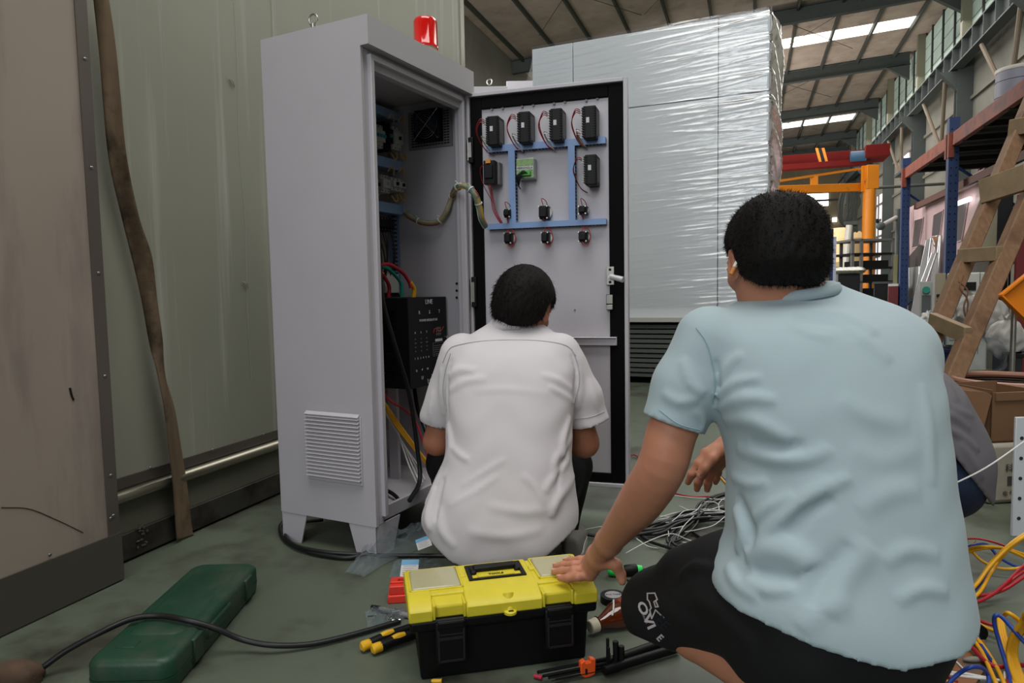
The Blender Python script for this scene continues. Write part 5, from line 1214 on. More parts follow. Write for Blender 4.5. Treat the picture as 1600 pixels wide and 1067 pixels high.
m.fbox(tf, (-.012, .028, .165), (.392, .160, .1765))
lid = obj('lid', m, M_yl, tb, bevel=.0035, loc=tl(.19, .07, .14))
m = MB(); 
for x in (.036, .101, .275, .340): m.fbox(tf, (x-.003, -.0165, .139), (x+.003, .02, .171))
obj('notch_rib', m, M_yl, lid, bevel=.002)
o1 = tl(.199, -.017, .1385)
obj('padlock_eye', MB().lathe(o1, UZ, [(.014, -.002), (.014, .003), (.011, .005), (.004, .005), (.004, .004), (0, .004)], 20).cyl(tl(.199, -.012, .14), tl(.199, .004, .172), .010, .012, seg=16), M_yl, lid, smooth=True)
obj('padlock_slot', MB().fbox(tf, (.194, -.026, .1425), (.205, -.020, .1437)), M_blackm, lid)
M_clr = mat('cloudy_lid', (206, 200, 160), 0.25, trans=0.25, coat=.3, bump=.08, bscale=60)
for x0, x1 in ((-.006, .103), (.285, .386)):
    c = obj('clear_compartment', MB().fbox(tf, (x0, .05, .172), (x1, .158, .1825)), M_clr, lid, bevel=.006, loc=tl(x0, .1, .178))
    obj('compartment_rim', MB().fbox(tf, (x0-.005, .046, .172), (x1+.005, .05, .180)).fbox(tf, (x0-.005, .158, .172), (x1+.005, .163, .180)).fbox(tf, (x0-.005, .046, .172), (x0, .163, .180)).fbox(tf, (x1, .046, .172), (x1+.005, .163, .180)), M_yl, lid, bevel=.0015)
    obj('finger_catch', MB().fbox(tf, (x1+.004 if x0 < .1 else x0-.016, .095, .175), (x1+.016 if x0 < .1 else x0-.004, .115, .1815)), M_yl, lid, bevel=.002)
m = MB().fbox(tf, (.124, .07, .174), (.134, .152, .1815)).fbox(tf, (.247, .07, .174), (.257, .152, .1815)).fbox(tf, (.134, .07, .174), (.247, .078, .1815)).fbox(tf, (.134, .144, .174), (.247, .152, .1815)).fbox(tf, (.134, .078, .1755), (.247, .144, .1775))
obj('handle_well', m, M_tbk, tb, bevel=.001)
obj('handle', MB().fbox(tf, (.140, .112, .178), (.241, .136, .190)).fbox(tf, (.132, .1, .176), (.146, .138, .186)).fbox(tf, (.235, .1, .176), (.249, .138, .186)), M_tbk, tb, bevel=.004)
st_ = obj('yellow_strip', MB().fbox(tf, (.146, .085, .1775), (.232, .096, .181)), M_yl, tb, bevel=.0008)
text('lettering', 'TOOLS', M_blackm, st_, tl(.189, .0905, .1812), TU, TW, .011, bold=.0004)
for x0, x1 in ((.037, .102), (.275, .341)):
    l_ = obj('latch', MB().fbox(tf, (x0, -.024, .046), (x1, -.010, .135)), M_tbk, tb, bevel=.004, loc=tl(x0, -.02, .05))
    obj('latch_hook', MB().fbox(tf, (x0+.006, -.027, .124), (x1-.006, -.02, .136)).cyl(tl(x0+.004, -.022, .135), tl(x1-.004, -.022, .135), .004), M_tbk, l_, bevel=.001)
    obj('latch_frame', MB().fbox(tf, (x0+.004, -.0265, .05), (x0+.008, -.023, .12)).fbox(tf, (x1-.008, -.0265, .05), (x1-.004, -.023, .12)).fbox(tf, (x0+.004, -.0265, .05), (x1-.004, -.023, .054)).fbox(tf, (x0+.008, -.0265, .098), (x1-.008, -.024, .104)).fbox(tf, (x0+.008, -.0255, .108), (x1-.008, -.024, .111)), mat('latch_edge', (30, 30, 32), .4), l_)
# ================================================================ green tool case
gx = nrm(V3(.174, .045, 0)); gcl = G(128, 1033, .07)*V3(1, 1, 0); gy = np.cross(UZ, gx); gcl = gcl
gC = thing('tool_case', 'long green hard plastic power tool case lying on the floor', 'case', gcl+gx*.095+gy*.25)
M_gc = mat('case_green', (28, 66, 48), 0.42, var=0.12, vscale=8, col2=(70, 74, 60), c2lo=.5, c2hi=.8, c2scale=9, bump=.08, bscale=80, rvar=.1)
# outline from the photograph, the far end tapering a little
go = gcl; tl_ = G(305, 883, .07)*V3(1, 1, 0); tr_ = G(400, 887, .07)*V3(1, 1, 0); nl_ = G(128, 1033, .07)*V3(1, 1, 0); nr_ = G(275, 1037, .07)*V3(1, 1, 0)
gdir = nrm((tl_+tr_)/2-(nl_+nr_)/2); gL = np.linalg.norm((tl_+tr_)/2-(nl_+nr_)/2); gsx = np.cross(gdir, UZ); gfr = ((nl_+nr_)/2, np.array([gsx, gdir, UZ]))
def gq(x, y, z): return gfr[0]+gsx*x+gdir*y+UZ*z
def rrect(hw, y0, y1, r, n=5):
    out = []
    for cx, cy, a0 in ((hw-r, y1-r, 0), (-hw+r, y1-r, 90), (-hw+r, y0+r, 180), (hw-r, y0+r, 270)):
        for i in range(n+1): a = math.radians(a0+90*i/n); out.append((cx+r*math.cos(a), cy+r*math.sin(a)))
    return out
def shellgc(z0, z1, hw, ins, top=True):
    m = MB(); lv_ = [(z0, 0), (z1-.014, .000), (z1-.006, .004), (z1-.0015, .010), (z1, .018)] if top else [(z0, .012), (z0+.006, .003), (z1, 0)]
    rings = [[gq(x, y, z) for x, y in rrect(hw-ins-d, -.01+ins+d, gL+.012-ins-d, .030)] for z, d in lv_]; n = len(rings[0]); V_ = [p for r in rings for p in r]
    f = [(j*n+i, j*n+(i+1) % n, (j+1)*n+(i+1) % n, (j+1)*n+i) for j in range(len(rings)-1) for i in range(n)]+[tuple(range(n))[::-1], tuple(range((len(rings)-1)*n, len(rings)*n))]
    return m.add(V_, f)
ghw = .092
obj('case_bottom', shellgc(0.0, .034, ghw, 0, False), M_gc, gC, smooth=True)
lidg = obj('case_lid', shellgc(.0355, .078, ghw, .001), M_gc, gC, smooth=True)
obj('case_seam', MB().add(shellgc(.033, .037, ghw, .004, False).v[0], shellgc(.033, .037, ghw, .004, False).f), M_blackm, gC)
m = MB()
m.add([gq(x, y, .078+z) for z, ins in ((0, 0), (.004, .006)) for x, y in rrect(.060-ins, .10+ins, gL-.05-ins, .02)], [(i, (i+1) % 24, 24+(i+1) % 24, 24+i) for i in range(24)]+[tuple(range(24, 48))])
obj('raised_panel', m, M_gc, lidg, smooth=True)
obj('embossed_plate', MB().fbox(gfr, (-.055, .045, .077), (-.012, .075, .0795)), M_gc, lidg, bevel=.001)
m = MB(); m.fbox(gfr, (ghw-.022, .16, .03), (ghw+.004, .30, .060))
obj('carry_handle', m, M_gc, gC, bevel=.006)
for y0 in (.09, gL-.10): obj('case_clip', MB().fbox(gfr, (ghw-.006, y0, .014), (ghw+.005, y0+.045, .070)), M_gc, gC, bevel=.003)
# black cable over the case
pts = [G(-60, 1100, .012), G(20, 1066, .012), G(60, 1047, .02), G(103, 1017, .05), G(155, 989, .080), G(206, 967, .093), G(248, 962, .0935), G(292, 969, .0925), G(334, 981, .07), G(378, 999, .035), G(425, 1008, .022), G(480, 1007, .012), G(530, 997, .01), G(578, 984, .009), G(625, 970, .008)]
tag(obj('power_cable', MB().tube(pts, .0066, seg=12, sub=8), M_bwire, smooth=True, angle=180, loc=G(480, 1007)), 'thick black cable running over the green case toward the toolbox', 'cable')
# coiled cable at the cabinet foot
pts = [G(452, 808, .01), G(438, 822, .01), G(444, 842, .01), G(470, 858, .01), G(510, 868, .01), G(555, 870, .01), G(592, 850, .02), G(614, 824, .05), G(624, 798, .10), G(622, 780, .13), G(608, 768, .14), G(597, 768, .13), cl_(.12, .12, .11), cl_(.3, .1, .10), cl_(.42, .02, .11)]
pts2 = [G(505, 812, .01), G(462, 818, .01), G(446, 834, .018), G(462, 852, .018), G(505, 862, .018), G(560, 866, .012), G(620, 868, .008), G(690, 868, .008), G(740, 872, .008)]
t_ = thing('coiled_cable', 'black cable looped around the front foot of the white cabinet', 'cable', G(470, 850))
obj('cable', MB().tube(pts, .0068, seg=12, sub=8), M_bwire, t_, smooth=True); obj('cable', MB().tube(pts2, .0062, seg=12, sub=8), M_bwire, t_, smooth=True)
# brown shoe at the corner
t_ = thing('shoe', 'brown fabric shoe at the bottom left corner of the photo', 'shoe', G(15, 1062))
shoe(t_, G(-70, 1125)*V3(1, 1, 0), G(58, 1052)*V3(1, 1, 0), mat('suede_brown', (96, 76, 62), .9, var=.15, vscale=30), .05, .10, mat('sole_brown', (84, 66, 54), .8))

# ================================================================ odds and ends round the toolbox
def crumple(c, ax, ay, L, W_, h, seed, nu=44, nv=32, taper=.5, two=True):
    r = np.random.RandomState(seed); gs = []
    ph = r.uniform(0, 6, 8)
    for lay in ((0, 1) if two else (0,)):
        g = []
        for i in range(nu):
            u = i/(nu-1); row = []
            for j in range(nv):
                vv = j/(nv-1); wd = W_*(1-taper*u)*(1+.1*math.sin(7*u+ph[0]))
                dome = math.sin(math.pi*min(max(vv, 0), 1))**.7*math.sin(math.pi*(.08+.9*u))**.6
                wr_ = .16*math.sin(23*u*vv+9*u+ph[1])+.14*math.sin(17*vv-14*u+ph[2])+.12*math.sin(37*vv+ph[3]+5*math.sin(11*u))+.10*math.sin(51*u-29*vv)
                z = .003+(h*dome*(.8+wr_) if lay == 0 else .001+.15*h*dome)
                row.append(c+ax*(u-.5)*L+ay*((vv-.5)*wd+.012*math.sin(8*u+ph[4]))+UZ*z)
            g.append(row)
        gs.append(g)
    m = MB()
    for g in gs: m.patch(g)
    return m
M_bag = bpy.data.materials.new('clear_bag'); M_bag.use_nodes = True; nt = M_bag.node_tree; nt.nodes.clear()
o_ = nt.nodes.new('ShaderNodeOutputMaterial'); tr = nt.nodes.new('ShaderNodeBsdfTransparent'); gl = nt.nodes.new('ShaderNodeBsdfPrincipled'); mx = nt.nodes.new('ShaderNodeMixShader'); lw = nt.nodes.new('ShaderNodeLayerWeight')
gl.inputs['Base Color'].default_value = lin((150, 160, 165)); gl.inputs['Roughness'].default_value = .12; tr.inputs[0].default_value = (.93, .95, .96, 1); lw.inputs[0].default_value = .35
ma = nt.nodes.new('ShaderNodeMath'); ma.operation = 'MULTIPLY_ADD'; ma.inputs[1].default_value = .45; ma.inputs[2].default_value = .03
nt.links.new(lw.outputs['Facing'], ma.inputs[0]); nt.links.new(ma.outputs[0], mx.inputs[0]); nt.links.new(tr.outputs[0], mx.inputs[1]); nt.links.new(gl.outputs[0], mx.inputs[2]); nt.links.new(mx.outputs[0], o_.inputs[0])
M_lblue = mat('label_blue', (96, 160, 200), .5)
def baggie(name, label, c, ax, L, W_, h, seed, lab=None, cat='bag'):
    c = np.array(c)*V3(1, 1, 0); ax = nrm(ax*V3(1, 1, 0)); ay = np.cross(UZ, ax); t = thing(name, label, cat, c)
    obj('film', crumple(c, ax, ay, L, W_, h, seed), M_bag, t, smooth=True, angle=180, recalc=False)
    if lab:
        lc, lx, ly, sx_, sy_, z = lab; lx = nrm(lx); ly = nrm(ly-lx*np.dot(lx, ly)); fr = (lc, np.array([lx, ly, np.cross(lx, ly)]))
        o = obj('label', MB().fbox(fr, (-sx_/2, -sy_/2, 0), (sx_/2, sy_/2, .0008)), M_print, t, loc=lc)
        obj('label_band', MB().fbox(fr, (-sx_/2, sy_/2-.3*sy_, .0008), (sx_/2, sy_/2, .0014)), M_lblue, o)
        m = MB()
        for k in range(5): m.fbox(fr, (-sx_*.4, sy_*(.12-.12*k), .0008), (sx_*(.36-.12*(k % 2)), sy_*(.14-.12*k), .0012))
        obj('label_lines', m, mat('label_ink', (120, 90, 95), .6), o)
    return t
a = G(560, 893); b = G(675, 828)
baggie('plastic_bag', 'clear plastic bag with blue label trailing beside the white cabinet foot', (a+b)/2, a-b, np.linalg.norm(a-b)*1.15, .16, .06, 3, (G(662, 848, .055), CH+UZ*.3+CF*.2, UZ*.5+CF*.5-CH*.4, .045, .035, .0))
c = G(652, 893)
baggie('plastic_bag', 'small clear bag with blue and white label behind the toolbox corner', c, CH, .15, .13, .035, 8, (G(640, 888, .04), CH, UZ*.6+CF*.8, .05, .055, 0))
c = G(604, 968); 
t_ = baggie('parts_bag', 'crumpled clear bag of screws left of the toolbox', c, CH+CF*.3, .10, .09, .03, 12)
r3 = random.Random(5); m = None
for i in range(9):
    p = c+V3(r3.uniform(-.03, .035), r3.uniform(-.02, .025), .006+r3.uniform(0, .012)); d = nrm(V3(r3.uniform(-1, 1), r3.uniform(-1, 1), .1))
    obj('screw', MB().cyl(p, p+d*.018, .0018, seg=6).cyl(p-d*.002, p, .0045, seg=8), M_chrome, t_)
# marker
a = G(583, 949, .008); b = G(640, 962, .008); t_ = thing('marker_pen', 'grey marker pen with black cap left of the toolbox', 'pen', a*V3(1, 1, 0)); d = nrm(b-a)
obj('barrel', MB().cyl(a+d*.02, b, .0068, seg=14), mat('pen_grey', (128, 126, 126), .4), t_, smooth=True); obj('cap', MB().cyl(a-d*.005, a+d*.022, .0062, .0078, seg=14), M_black, t_, smooth=True)
# red plastic case
a = G(606, 944); fr = frame(a, CH*1+CF*.1, UZ); t_ = thing('plastic_case', 'small red plastic case behind the left end of the toolbox', 'case', a)
M_rp = mat('red_plastic', (224, 62, 48), .4)
obj('body', MB().fbox(fr, (0, 0, 0), (.06, .07, .022)).fbox(fr, (.004, .004, .022), (.06, .066, .046)), M_rp, t_, bevel=.003)
obj('lid_ridge', MB().fbox(fr, (.006, .02, .046), (.055, .05, .052)), M_rp, t_, bevel=.002); obj('strap', MB().tube([a+CH*.02+UZ*.05+CF*.03, a+CH*.03+UZ*.06+CF*.03, a+CH*.05+UZ*.055+CF*.03], .003), M_rp, t_, smooth=True)
# pliers with yellow-tipped handles
t_ = thing('pliers', 'black pliers with yellow tipped handles poking out left of the toolbox', 'pliers', G(590, 1015)*V3(1, 1, 0)); M_yp = mat('grip_yellow', (228, 176, 34), .45)
for (q0, q1) in (((566, 1010), (640, 982)), ((583, 1014), (650, 990))):
    a = G(q0[0], q0[1], .016); b = G(q1[0], q1[1], .016); d = nrm(b-a)
    o = obj('grip', MB().tube([a+d*.014, (a+b)/2+UZ*.002, b], .0115, seg=12, sub=4), M_black, t_, smooth=True, loc=a)
    obj('grip_tip', MB().lathe(a-d*.003, d, [(.008, 0), (.0118, .004), (.0118, .022), (.011, .024)], 14), M_yp, o, smooth=True)
    obj('grip_inlay', MB().tube([a+d*.05+UZ*.006, a+d*.065+UZ*.008, a+d*.08+UZ*.006], .009, seg=8, sub=3), M_yp, o, smooth=True)
obj('jaws', MB().fbox(frame(G(660, 984, .01), TU, UZ), (0, -.008, -.006), (.03, .012, .006)), M_steel, t_, bevel=.002)
# a scrap under the front corner of the box
a = G(674, 1064, .006); tag(obj('wall_plug', MB().lathe(a, CH, [(.003, 0), (.0045, .004), (.0045, .02), (.006, .022)], 10), M_yp, smooth=True, loc=a), 'tiny yellow plastic plug by the front corner of the toolbox', 'plug')
a = G(835, 1056, .006); tag(obj('heat_shrink', MB().cyl(a, G(847, 1059, .006), .0045, seg=10), mat('pink_red', (170, 30, 60), .5), smooth=True, loc=a), 'tiny red plastic tube lying in front of the hex keys', 'tube')
# hex key set
t_ = thing('hex_key_set', 'set of black hex keys in an orange holder before the toolbox', 'tool', G(915, 1048)*V3(1, 1, 0))
a = G(917, 1043, .02); kd = nrm((G(990, 1022)-G(842, 1052))*V3(1, 1, 0)); ks = np.cross(UZ, kd); fr = (a, np.array([kd, UZ, ks]))
obj('holder', MB().prism([(-.016, .016), (-.006, .020), (-.006, .013), (.006, .013), (.006, .022), (.018, .018), (.017, -.014), (.004, -.018), (-.008, -.018), (-.017, -.010)], fr, -.007, .007), mat('holder_orange', (240, 92, 34), .45), t_, bevel=.0015)
obj('holder_slot', MB().fbox(fr, (-.007, -.011, -.0078), (-.002, .002, -.0065)), M_blackm, t_)
for i, (px, py, L, r, hk) in enumerate(((842, 1050, .16, .0035, .045), (850, 1056, .15, .003, .034), (858, 1059, .14, .0025, .028), (868, 1062, .12, .002, .02))):
    a = G(px, py, .026-.005*i); b = a+kd*L; obj('hex_key', MB().tube([a, a+kd*.01, b-kd*.008, b+UZ*.003-kd*.001, b+UZ*.012, b+UZ*hk], r, seg=6, sub=3), M_black, t_, smooth=True)
a = G(862, 1066, .005); obj('hex_key', MB().cyl(a, G(906, 1056, .006), .0026, seg=6), M_chrome, t_, label='bright chrome hex key')
# torch / black tubes running under the knee
t_ = thing('wrench', 'large black wrench lying between the hex keys and the bare shin', 'wrench', G(960, 1030)*V3(1, 1, 0))
a = G(935, 1040, .012); b = G(1060, 996, .012); obj('shaft', MB().tube([a, (a+b)/2, b], .011, seg=12), M_black, t_, smooth=True); a2 = G(944, 1048, .014); obj('shaft', MB().tube([a2, G(1000, 1030, .014), G(1060, 1012, .014)], .010, seg=12), M_black, t_, smooth=True)
for k, (px, py) in enumerate(((962, 1036), (971, 1038))): q = G(px, py, .01); obj('bent_end', MB().tube([q-kd*.05, q-kd*.01, q+UZ*.01, q+UZ*.05-UZ*.008*k], .0065, seg=6, sub=4), M_black, t_, smooth=True)
# bottle
a = G(924, 979, .022); b = G(990, 950, .034); d = nrm(b-a)
t_ = thing('drink_bottle', 'brown cola bottle with cream cap lying right of the toolbox', 'bottle', a*V3(1, 1, 0))
M_cola = mat('cola', (92, 36, 14), .08, trans=.15, coat=1.0)
prof = [(.013, .016), (.014, .022), (.015, .030), (.022, .048), (.0305, .068), (.034, .085), (.034, .14), (.0325, .16), (.034, .185), (.034, .215), (.030, .222), (.0, .218)]
obj('bottle_body', MB().lathe(a, d, prof, 28), M_cola, t_, smooth=True)
obj('cap', MB().lathe(a, d, [(.0145, -.006), (.0165, -.004), (.0165, .012), (.0172, .013), (.0172, .016)], 24), mat('cap_cream', (222, 212, 186), .5), t_, smooth=True); obj('neck_ring', MB().lathe(a, d, [(.0165, .018), (.0185, .019), (.0165, .021)], 24), M_cola, t_, smooth=True)
lb = obj('label', MB().lathe(a, d, [(.0345, .088), (.0348, .09), (.0348, .145), (.0345, .147)], 28), mat('label_red_brown', (150, 52, 28), .3, coat=.6), t_, smooth=True)
m = MB(); s_ = nrm(np.cross(d, UZ))
for dz0, wd in ((0, .0022), (.03, .0014)): m.tube([a+d*(.05+dz0+.05*t)+(s_*math.cos(3.9+1.9*t)*-1+np.cross(s_, d)*math.sin(3.9+1.9*t)*-1)*(.0265+.0085*min(1, (t+dz0*12)*1.5)) for t in np.linspace(0, 1, 9)], wd, seg=6, sub=3)
obj('white_swirl', m, M_print, lb, smooth=True)
# tape roll
a = G(958, 940); t_ = thing('tape_roll', 'roll of black insulating tape lying behind the brown bottle', 'tape', a)
obj('tape', MB().lathe(a, UZ, [(.021, 0), (.0335, 0), (.0335, .019), (.021, .019), (.021, 0)], 32), M_black, t_, smooth=True); cr = obj('core', MB().lathe(a, UZ, [(.019, 0), (.021, 0), (.021, .0195), (.0195, .0195), (.019, .0)], 28), M_tan, t_, smooth=True)
obj('core_label', MB().lathe(a, UZ, [(.0, .0185), (.0215, .0185), (.0215, .0196), (0, .0196)], 28), mat('tape_label', (150, 148, 150), .5), t_, smooth=True); text('lettering', 'PVC TAPE', M_blackm, t_, a+UZ*.0198, CH, CF, .009)
# screwdriver
a = G(949, 892, .016); b = G(1003, 890, .016); c = G(1040, 886, .008); d = nrm(b-a); t_ = thing('screwdriver', 'screwdriver with green and black grip beyond the toolbox hand', 'screwdriver', a*V3(1, 1, 0))
M_gr = mat('grip_green', (40, 226, 96), .3, trans=.1); L = np.linalg.norm(b-a)
obj('handle', MB().lathe(a, d, [(.006, 0), (.013, .006), (.0165, .02), (.016, .035), (.0125, L*.45), (.014, L*.55), (.0155, L*.8), (.012, L)], 20), M_gr, t_, smooth=True)
obj('grip_sleeve', MB().lathe(a, d, [(.0128, L*.46), (.0152, L*.52), (.0165, L*.66), (.0168, L*.82), (.015, L*.86)], 20), M_black, t_, smooth=True)
obj('shaft', MB().cyl(b, c+nrm(c-b)*.06, .003, seg=10), M_black, t_, smooth=True)
for k, (p0, p1) in enumerate((((980, 906), (990, 912)), ((992, 910), (998, 907)))): a = G(*p0, .004); tag(obj('wire_offcut', MB().tube([a, G(*p1, .004)+UZ*.001], .0028, seg=6, sub=2), M_bwire, smooth=True, loc=a), ['black cable offcut lying just below the green screwdriver', 'smaller black cable offcut right of the screwdriver'][k], 'offcut')

# ================================================================ cables on the floor
def wires(name, label, cat, lst, base, group=None):
    t = thing(name, label, cat, base); rj_ = random.Random(11)
    for nm_, pix, r, m_ in lst:
        jt = .016 if nm_ == 'black_cable' else .0
        pts = [(G(*q) if len(q) == 3 else G(q[0], q[1], r))+V3(rj_.uniform(-jt, jt), rj_.uniform(-jt, jt), rj_.uniform(0, jt*.7)) for q in pix]; obj(nm_, MB().tube(pts, r, seg=8, sub=7), m_, t, smooth=True, angle=180)
    return t
lst = []
for k in range(7):
    o_k = k*3.2; lst.append(('black_cable', [(1150, 800+o_k*.8, .01+.008*(k % 3)), (1105, 798+o_k*.9, .022), (1065, 806+o_k, .02), (1030, 818+o_k*.8, .014), (1000, 826+o_k*.6, .012), (972, 830+o_k*.4, .010)], .0062, M_bwire))
for k in range(5): lst.append(('black_cable', [(1150, 765+k*2.5, .02), (1112, 774+k*3, .02), (1098, 788+k*3, .03), (1082, 810+k*3, .02), (1062, 830+k*3, .012), (1050, 846+k*2, .01), (1062, 862, .008)], .0045, M_bwire))
lst.append(('black_cable', [(1004, 836), (1022, 850), (1060, 862), (1100, 864), (1130, 860)], .0055, M_bwire)); lst.append(('black_cable', [(1078, 832), (1098, 842), (1120, 850), (1145, 853)], .006, M_bwire)); lst.append(('black_cable', [(860, 845), (900, 841), (940, 838), (980, 830)], .0055, M_bwire))
for pix in ([(978, 864, .01), (1012, 846, .03), (1048, 834, .05), (1072, 842, .03), (1100, 852, .01)], [(886, 834, .004), (910, 828, .01), (945, 822, .02), (968, 824, .01)], [(1040, 851), (1056, 846), (1074, 848)], [(994, 841, .02), (1012, 853, .01), (1030, 857)], [(1044, 826, .02), (1045, 838, .02)],
            [(1070, 831, .02), (1092, 827, .025), (1116, 820, .04), (1136, 805, .05), (1152, 800, .04)], [(1052, 774, .01), (1080, 777, .02), (1110, 779, .03), (1150, 782, .03)], [(1100, 784, .04), (1118, 785, .05), (1124, 794, .03), (1112, 800, .02)], [(1124, 798, .03), (1124, 785, .05), (1140, 774, .06), (1155, 770, .05)],
            [(1030, 808, .02), (1060, 800, .03), (1090, 796, .04), (1126, 797, .04), (1150, 808, .02)], [(1028, 812), (1062, 806, .02), (1092, 802, .03), (1130, 801, .04)], [(1040, 822, .02), (1058, 808, .04), (1070, 798, .05), (1090, 796, .04)], [(1008, 836), (1040, 828, .02), (1068, 822, .03)], [(1056, 848), (1066, 825, .05), (1084, 806, .06)], [(1026, 816), (1052, 812, .02), (1084, 800, .05), (1096, 788, .05)], [(1030, 806), (1066, 808, .02), (1100, 798, .04), (1136, 800, .05)], [(1020, 820), (1050, 815, .03), (1080, 812, .03), (1110, 806, .03)], [(1060, 790, .02), (1090, 800, .03), (1130, 790, .04)]): lst.append(('white_wire', pix, .0015, M_wwire))
wires('cable_tangle', 'tangle of black cables and thin white wires between the two squatting men', 'cables', lst, G(1070, 830))
wires('red_wire_run', 'dark red wire lying on the floor behind the forearm', 'wire', [('wire', [(986, 711, .01), (993, 711, .012), (1000, 718, .01), (1010, 735, .006), (1040, 764, .006), (1060, 772, .006), (1090, 776, .01), (1150, 772, .01)], .0032, M_red)], G(1060, 772))
wires('yellow_blue_wires', 'yellow and blue wires slanting on the floor behind the dangling hand', 'wire', [('wire', [(1121, 740, .004), (1130, 750, .004), (1150, 772, .004)], .004, M_yel), ('wire', [(1122, 738, .006), (1134, 750, .006), (1150, 764, .006)], .0028, M_blu)], G(1140, 760))
def zz(x, y): return (1460+x/3.993, 800+y/3.996)
def W(nm_, m_, r, pts): return (nm_, [(*zz(x, y), z) for x, y, z in pts], r, m_)
lst = [W('yellow_wire', M_yel, .0042, [(115, 300, .02), (150, 255, .05), (230, 225, .08), (330, 215, .10), (450, 230, .08), (580, 270, .05)]), W('yellow_wire', M_yel, .0042, [(110, 350, .02), (150, 290, .04), (230, 245, .07), (330, 225, .09), (440, 232, .08), (600, 300, .04)]),
       W('blue_wire', M_blu, .004, [(110, 290, .02), (170, 235, .05), (250, 205, .07), (330, 205, .06), (400, 280, .03), (500, 335, .01), (600, 350, .01)]), W('red_wire', M_red, .0035, [(160, 170, .02), (260, 165, .03), (360, 185, .03), (470, 225, .03), (580, 300, .02)]),
       W('yellow_wire', M_yel, .0042, [(230, 240, .05), (290, 300, .03), (380, 345, .02), (480, 355, .02), (600, 335, .03)]),
       W('yellow_wire', M_yel, .0046, [(620, 105, .16), (520, 165, .14), (440, 230, .12), (360, 310, .08), (290, 410, .05), (230, 485, .03), (175, 540, .02)]), W('yellow_wire', M_yel, .0046, [(620, 130, .15), (530, 180, .13), (450, 245, .11), (390, 320, .07), (340, 400, .05), (290, 490, .03), (230, 550, .02)]), W('yellow_wire', M_yel, .0046, [(620, 118, .17), (525, 175, .15), (440, 240, .12), (345, 340, .08), (280, 430, .05), (215, 505, .03), (180, 560, .02)]),
       W('blue_wire', M_blu, .0042, [(330, 380, .04), (290, 440, .03), (230, 505, .02), (175, 560, .02)]),
       W('red_wire', M_red, .0045, [(600, 300, .08), (520, 370, .06), (440, 450, .04), (360, 515, .03), (270, 560, .02), (180, 580, .02)]), W('red_wire', M_red, .0045, [(600, 370, .07), (520, 430, .05), (420, 490, .03), (300, 520, .02), (160, 520, .02)]), W('red_wire', M_red, .0042, [(600, 340, .08), (500, 410, .05), (420, 475, .03), (350, 520, .02)]),
       W('yellow_wire', M_yel, .0046, [(170, 620, .02), (190, 700, .02), (240, 790, .02), (300, 880, .02), (350, 990, .02), (390, 1080, .02)]), W('yellow_wire', M_yel, .0046, [(195, 620, .02), (225, 700, .02), (270, 790, .02), (335, 880, .02), (400, 990, .02), (440, 1080, .02)]), W('blue_wire', M_blu, .0042, [(200, 600, .02), (235, 690, .02), (275, 790, .02), (320, 870, .02), (370, 940, .02)]),
       W('yellow_wire', M_yel, .0042, [(230, 660, .02), (300, 710, .02), (400, 750, .02)]), W('red_wire', M_red, .0042, [(225, 640, .02), (300, 685, .02), (380, 710, .02), (440, 740, .02)]),
       W('red_wire', M_red, .0048, [(105, 710, .02), (170, 790, .02), (250, 860, .02), (310, 925, .02), (390, 965, .02), (500, 955, .02), (620, 960, .03)]),
       W('blue_wire', M_blu, .0042, [(80, 1080, .02), (150, 1010, .04), (230, 968, .06), (300, 975, .05), (335, 1020, .03), (340, 1090, .02)]), W('yellow_wire', M_yel, .0042, [(-20, 965, .01), (30, 1000, .01), (90, 1040, .01), (150, 1090, .01)]), W('yellow_wire', M_yel, .0042, [(-20, 990, .01), (20, 1020, .01), (80, 1060, .01), (110, 1090, .01)]), W('red_wire', M_red, .0035, [(20, 1000, .015), (80, 1025, .015), (140, 1060, .015)])]
wires('wire_bundle', 'loose bundle of yellow, blue and red wires on the floor at right', 'wires', lst, G(1520, 920))
lst = []
for k in range(6): lst.append(W('yellow_wire', M_yel, .0046, [(640, 740+10*k, .08), (590, 610+14*k, .16), (540+8*k, 690, .13), (480+9*k, 780, .09), (462+9*k, 880, .05), (480+10*k, 980, .03), (520+12*k, 1090, .02)]))
for k in range(3): lst.append(W('yellow_wire', M_yel, .0046, [(400+10*k, 660, .08), (410+14*k, 760, .06), (440+12*k, 870, .04), (455+10*k, 960, .02), (480+10*k, 1090, .02)]))
lst += [W('yellow_wire', M_yel, .0044, [(430, 650, .11), (460, 630, .13), (520, 670, .12), (580, 740, .10), (640, 820, .08)]), W('blue_wire', M_blu, .0044, [(480, 1090, .02), (450, 960, .03), (410, 830, .06), (375, 700, .10), (380, 648, .12), (420, 655, .12), (490, 730, .11), (560, 810, .09), (640, 880, .08)]), W('red_wire', M_red, .0044, [(640, 690, .09), (560, 740, .08), (510, 810, .05), (470, 900, .03), (460, 1000, .02), (465, 1090, .02)]), W('blue_wire', M_blu, .0044, [(465, 930, .03), (480, 1000, .02), (500, 1090, .02)])]
wires('wire_coil', 'coil of mostly yellow wire standing up in the bottom right corner', 'wires', lst, G(1575, 1000))
wires('thin_white_wires', 'thin white wires looping over the brown board at bottom right', 'wires', [W('wire', M_wwire, .0022, [(20, 825, .02), (60, 830, .03), (100, 855, .02), (90, 880, .01), (40, 860, .01)]), W('wire', M_wwire, .0022, [(0, 850, .01), (60, 880, .01), (130, 930, .01), (190, 990, .01)]), W('wire', M_wwire, .003, [(-40, 980, .01), (100, 1000, .012), (200, 1010, .012), (330, 1035, .012), (430, 1050, .015), (440, 1000, .02)]), W('wire', M_wwire, .003, [(-40, 990, .01), (100, 1015, .01), (220, 1030, .01), (360, 1045, .01)])], G(1480, 1030))
q = [G(1438, 1066), G(1500, 985), G(1535, 985), G(1545, 1040), G(1520, 1080)]
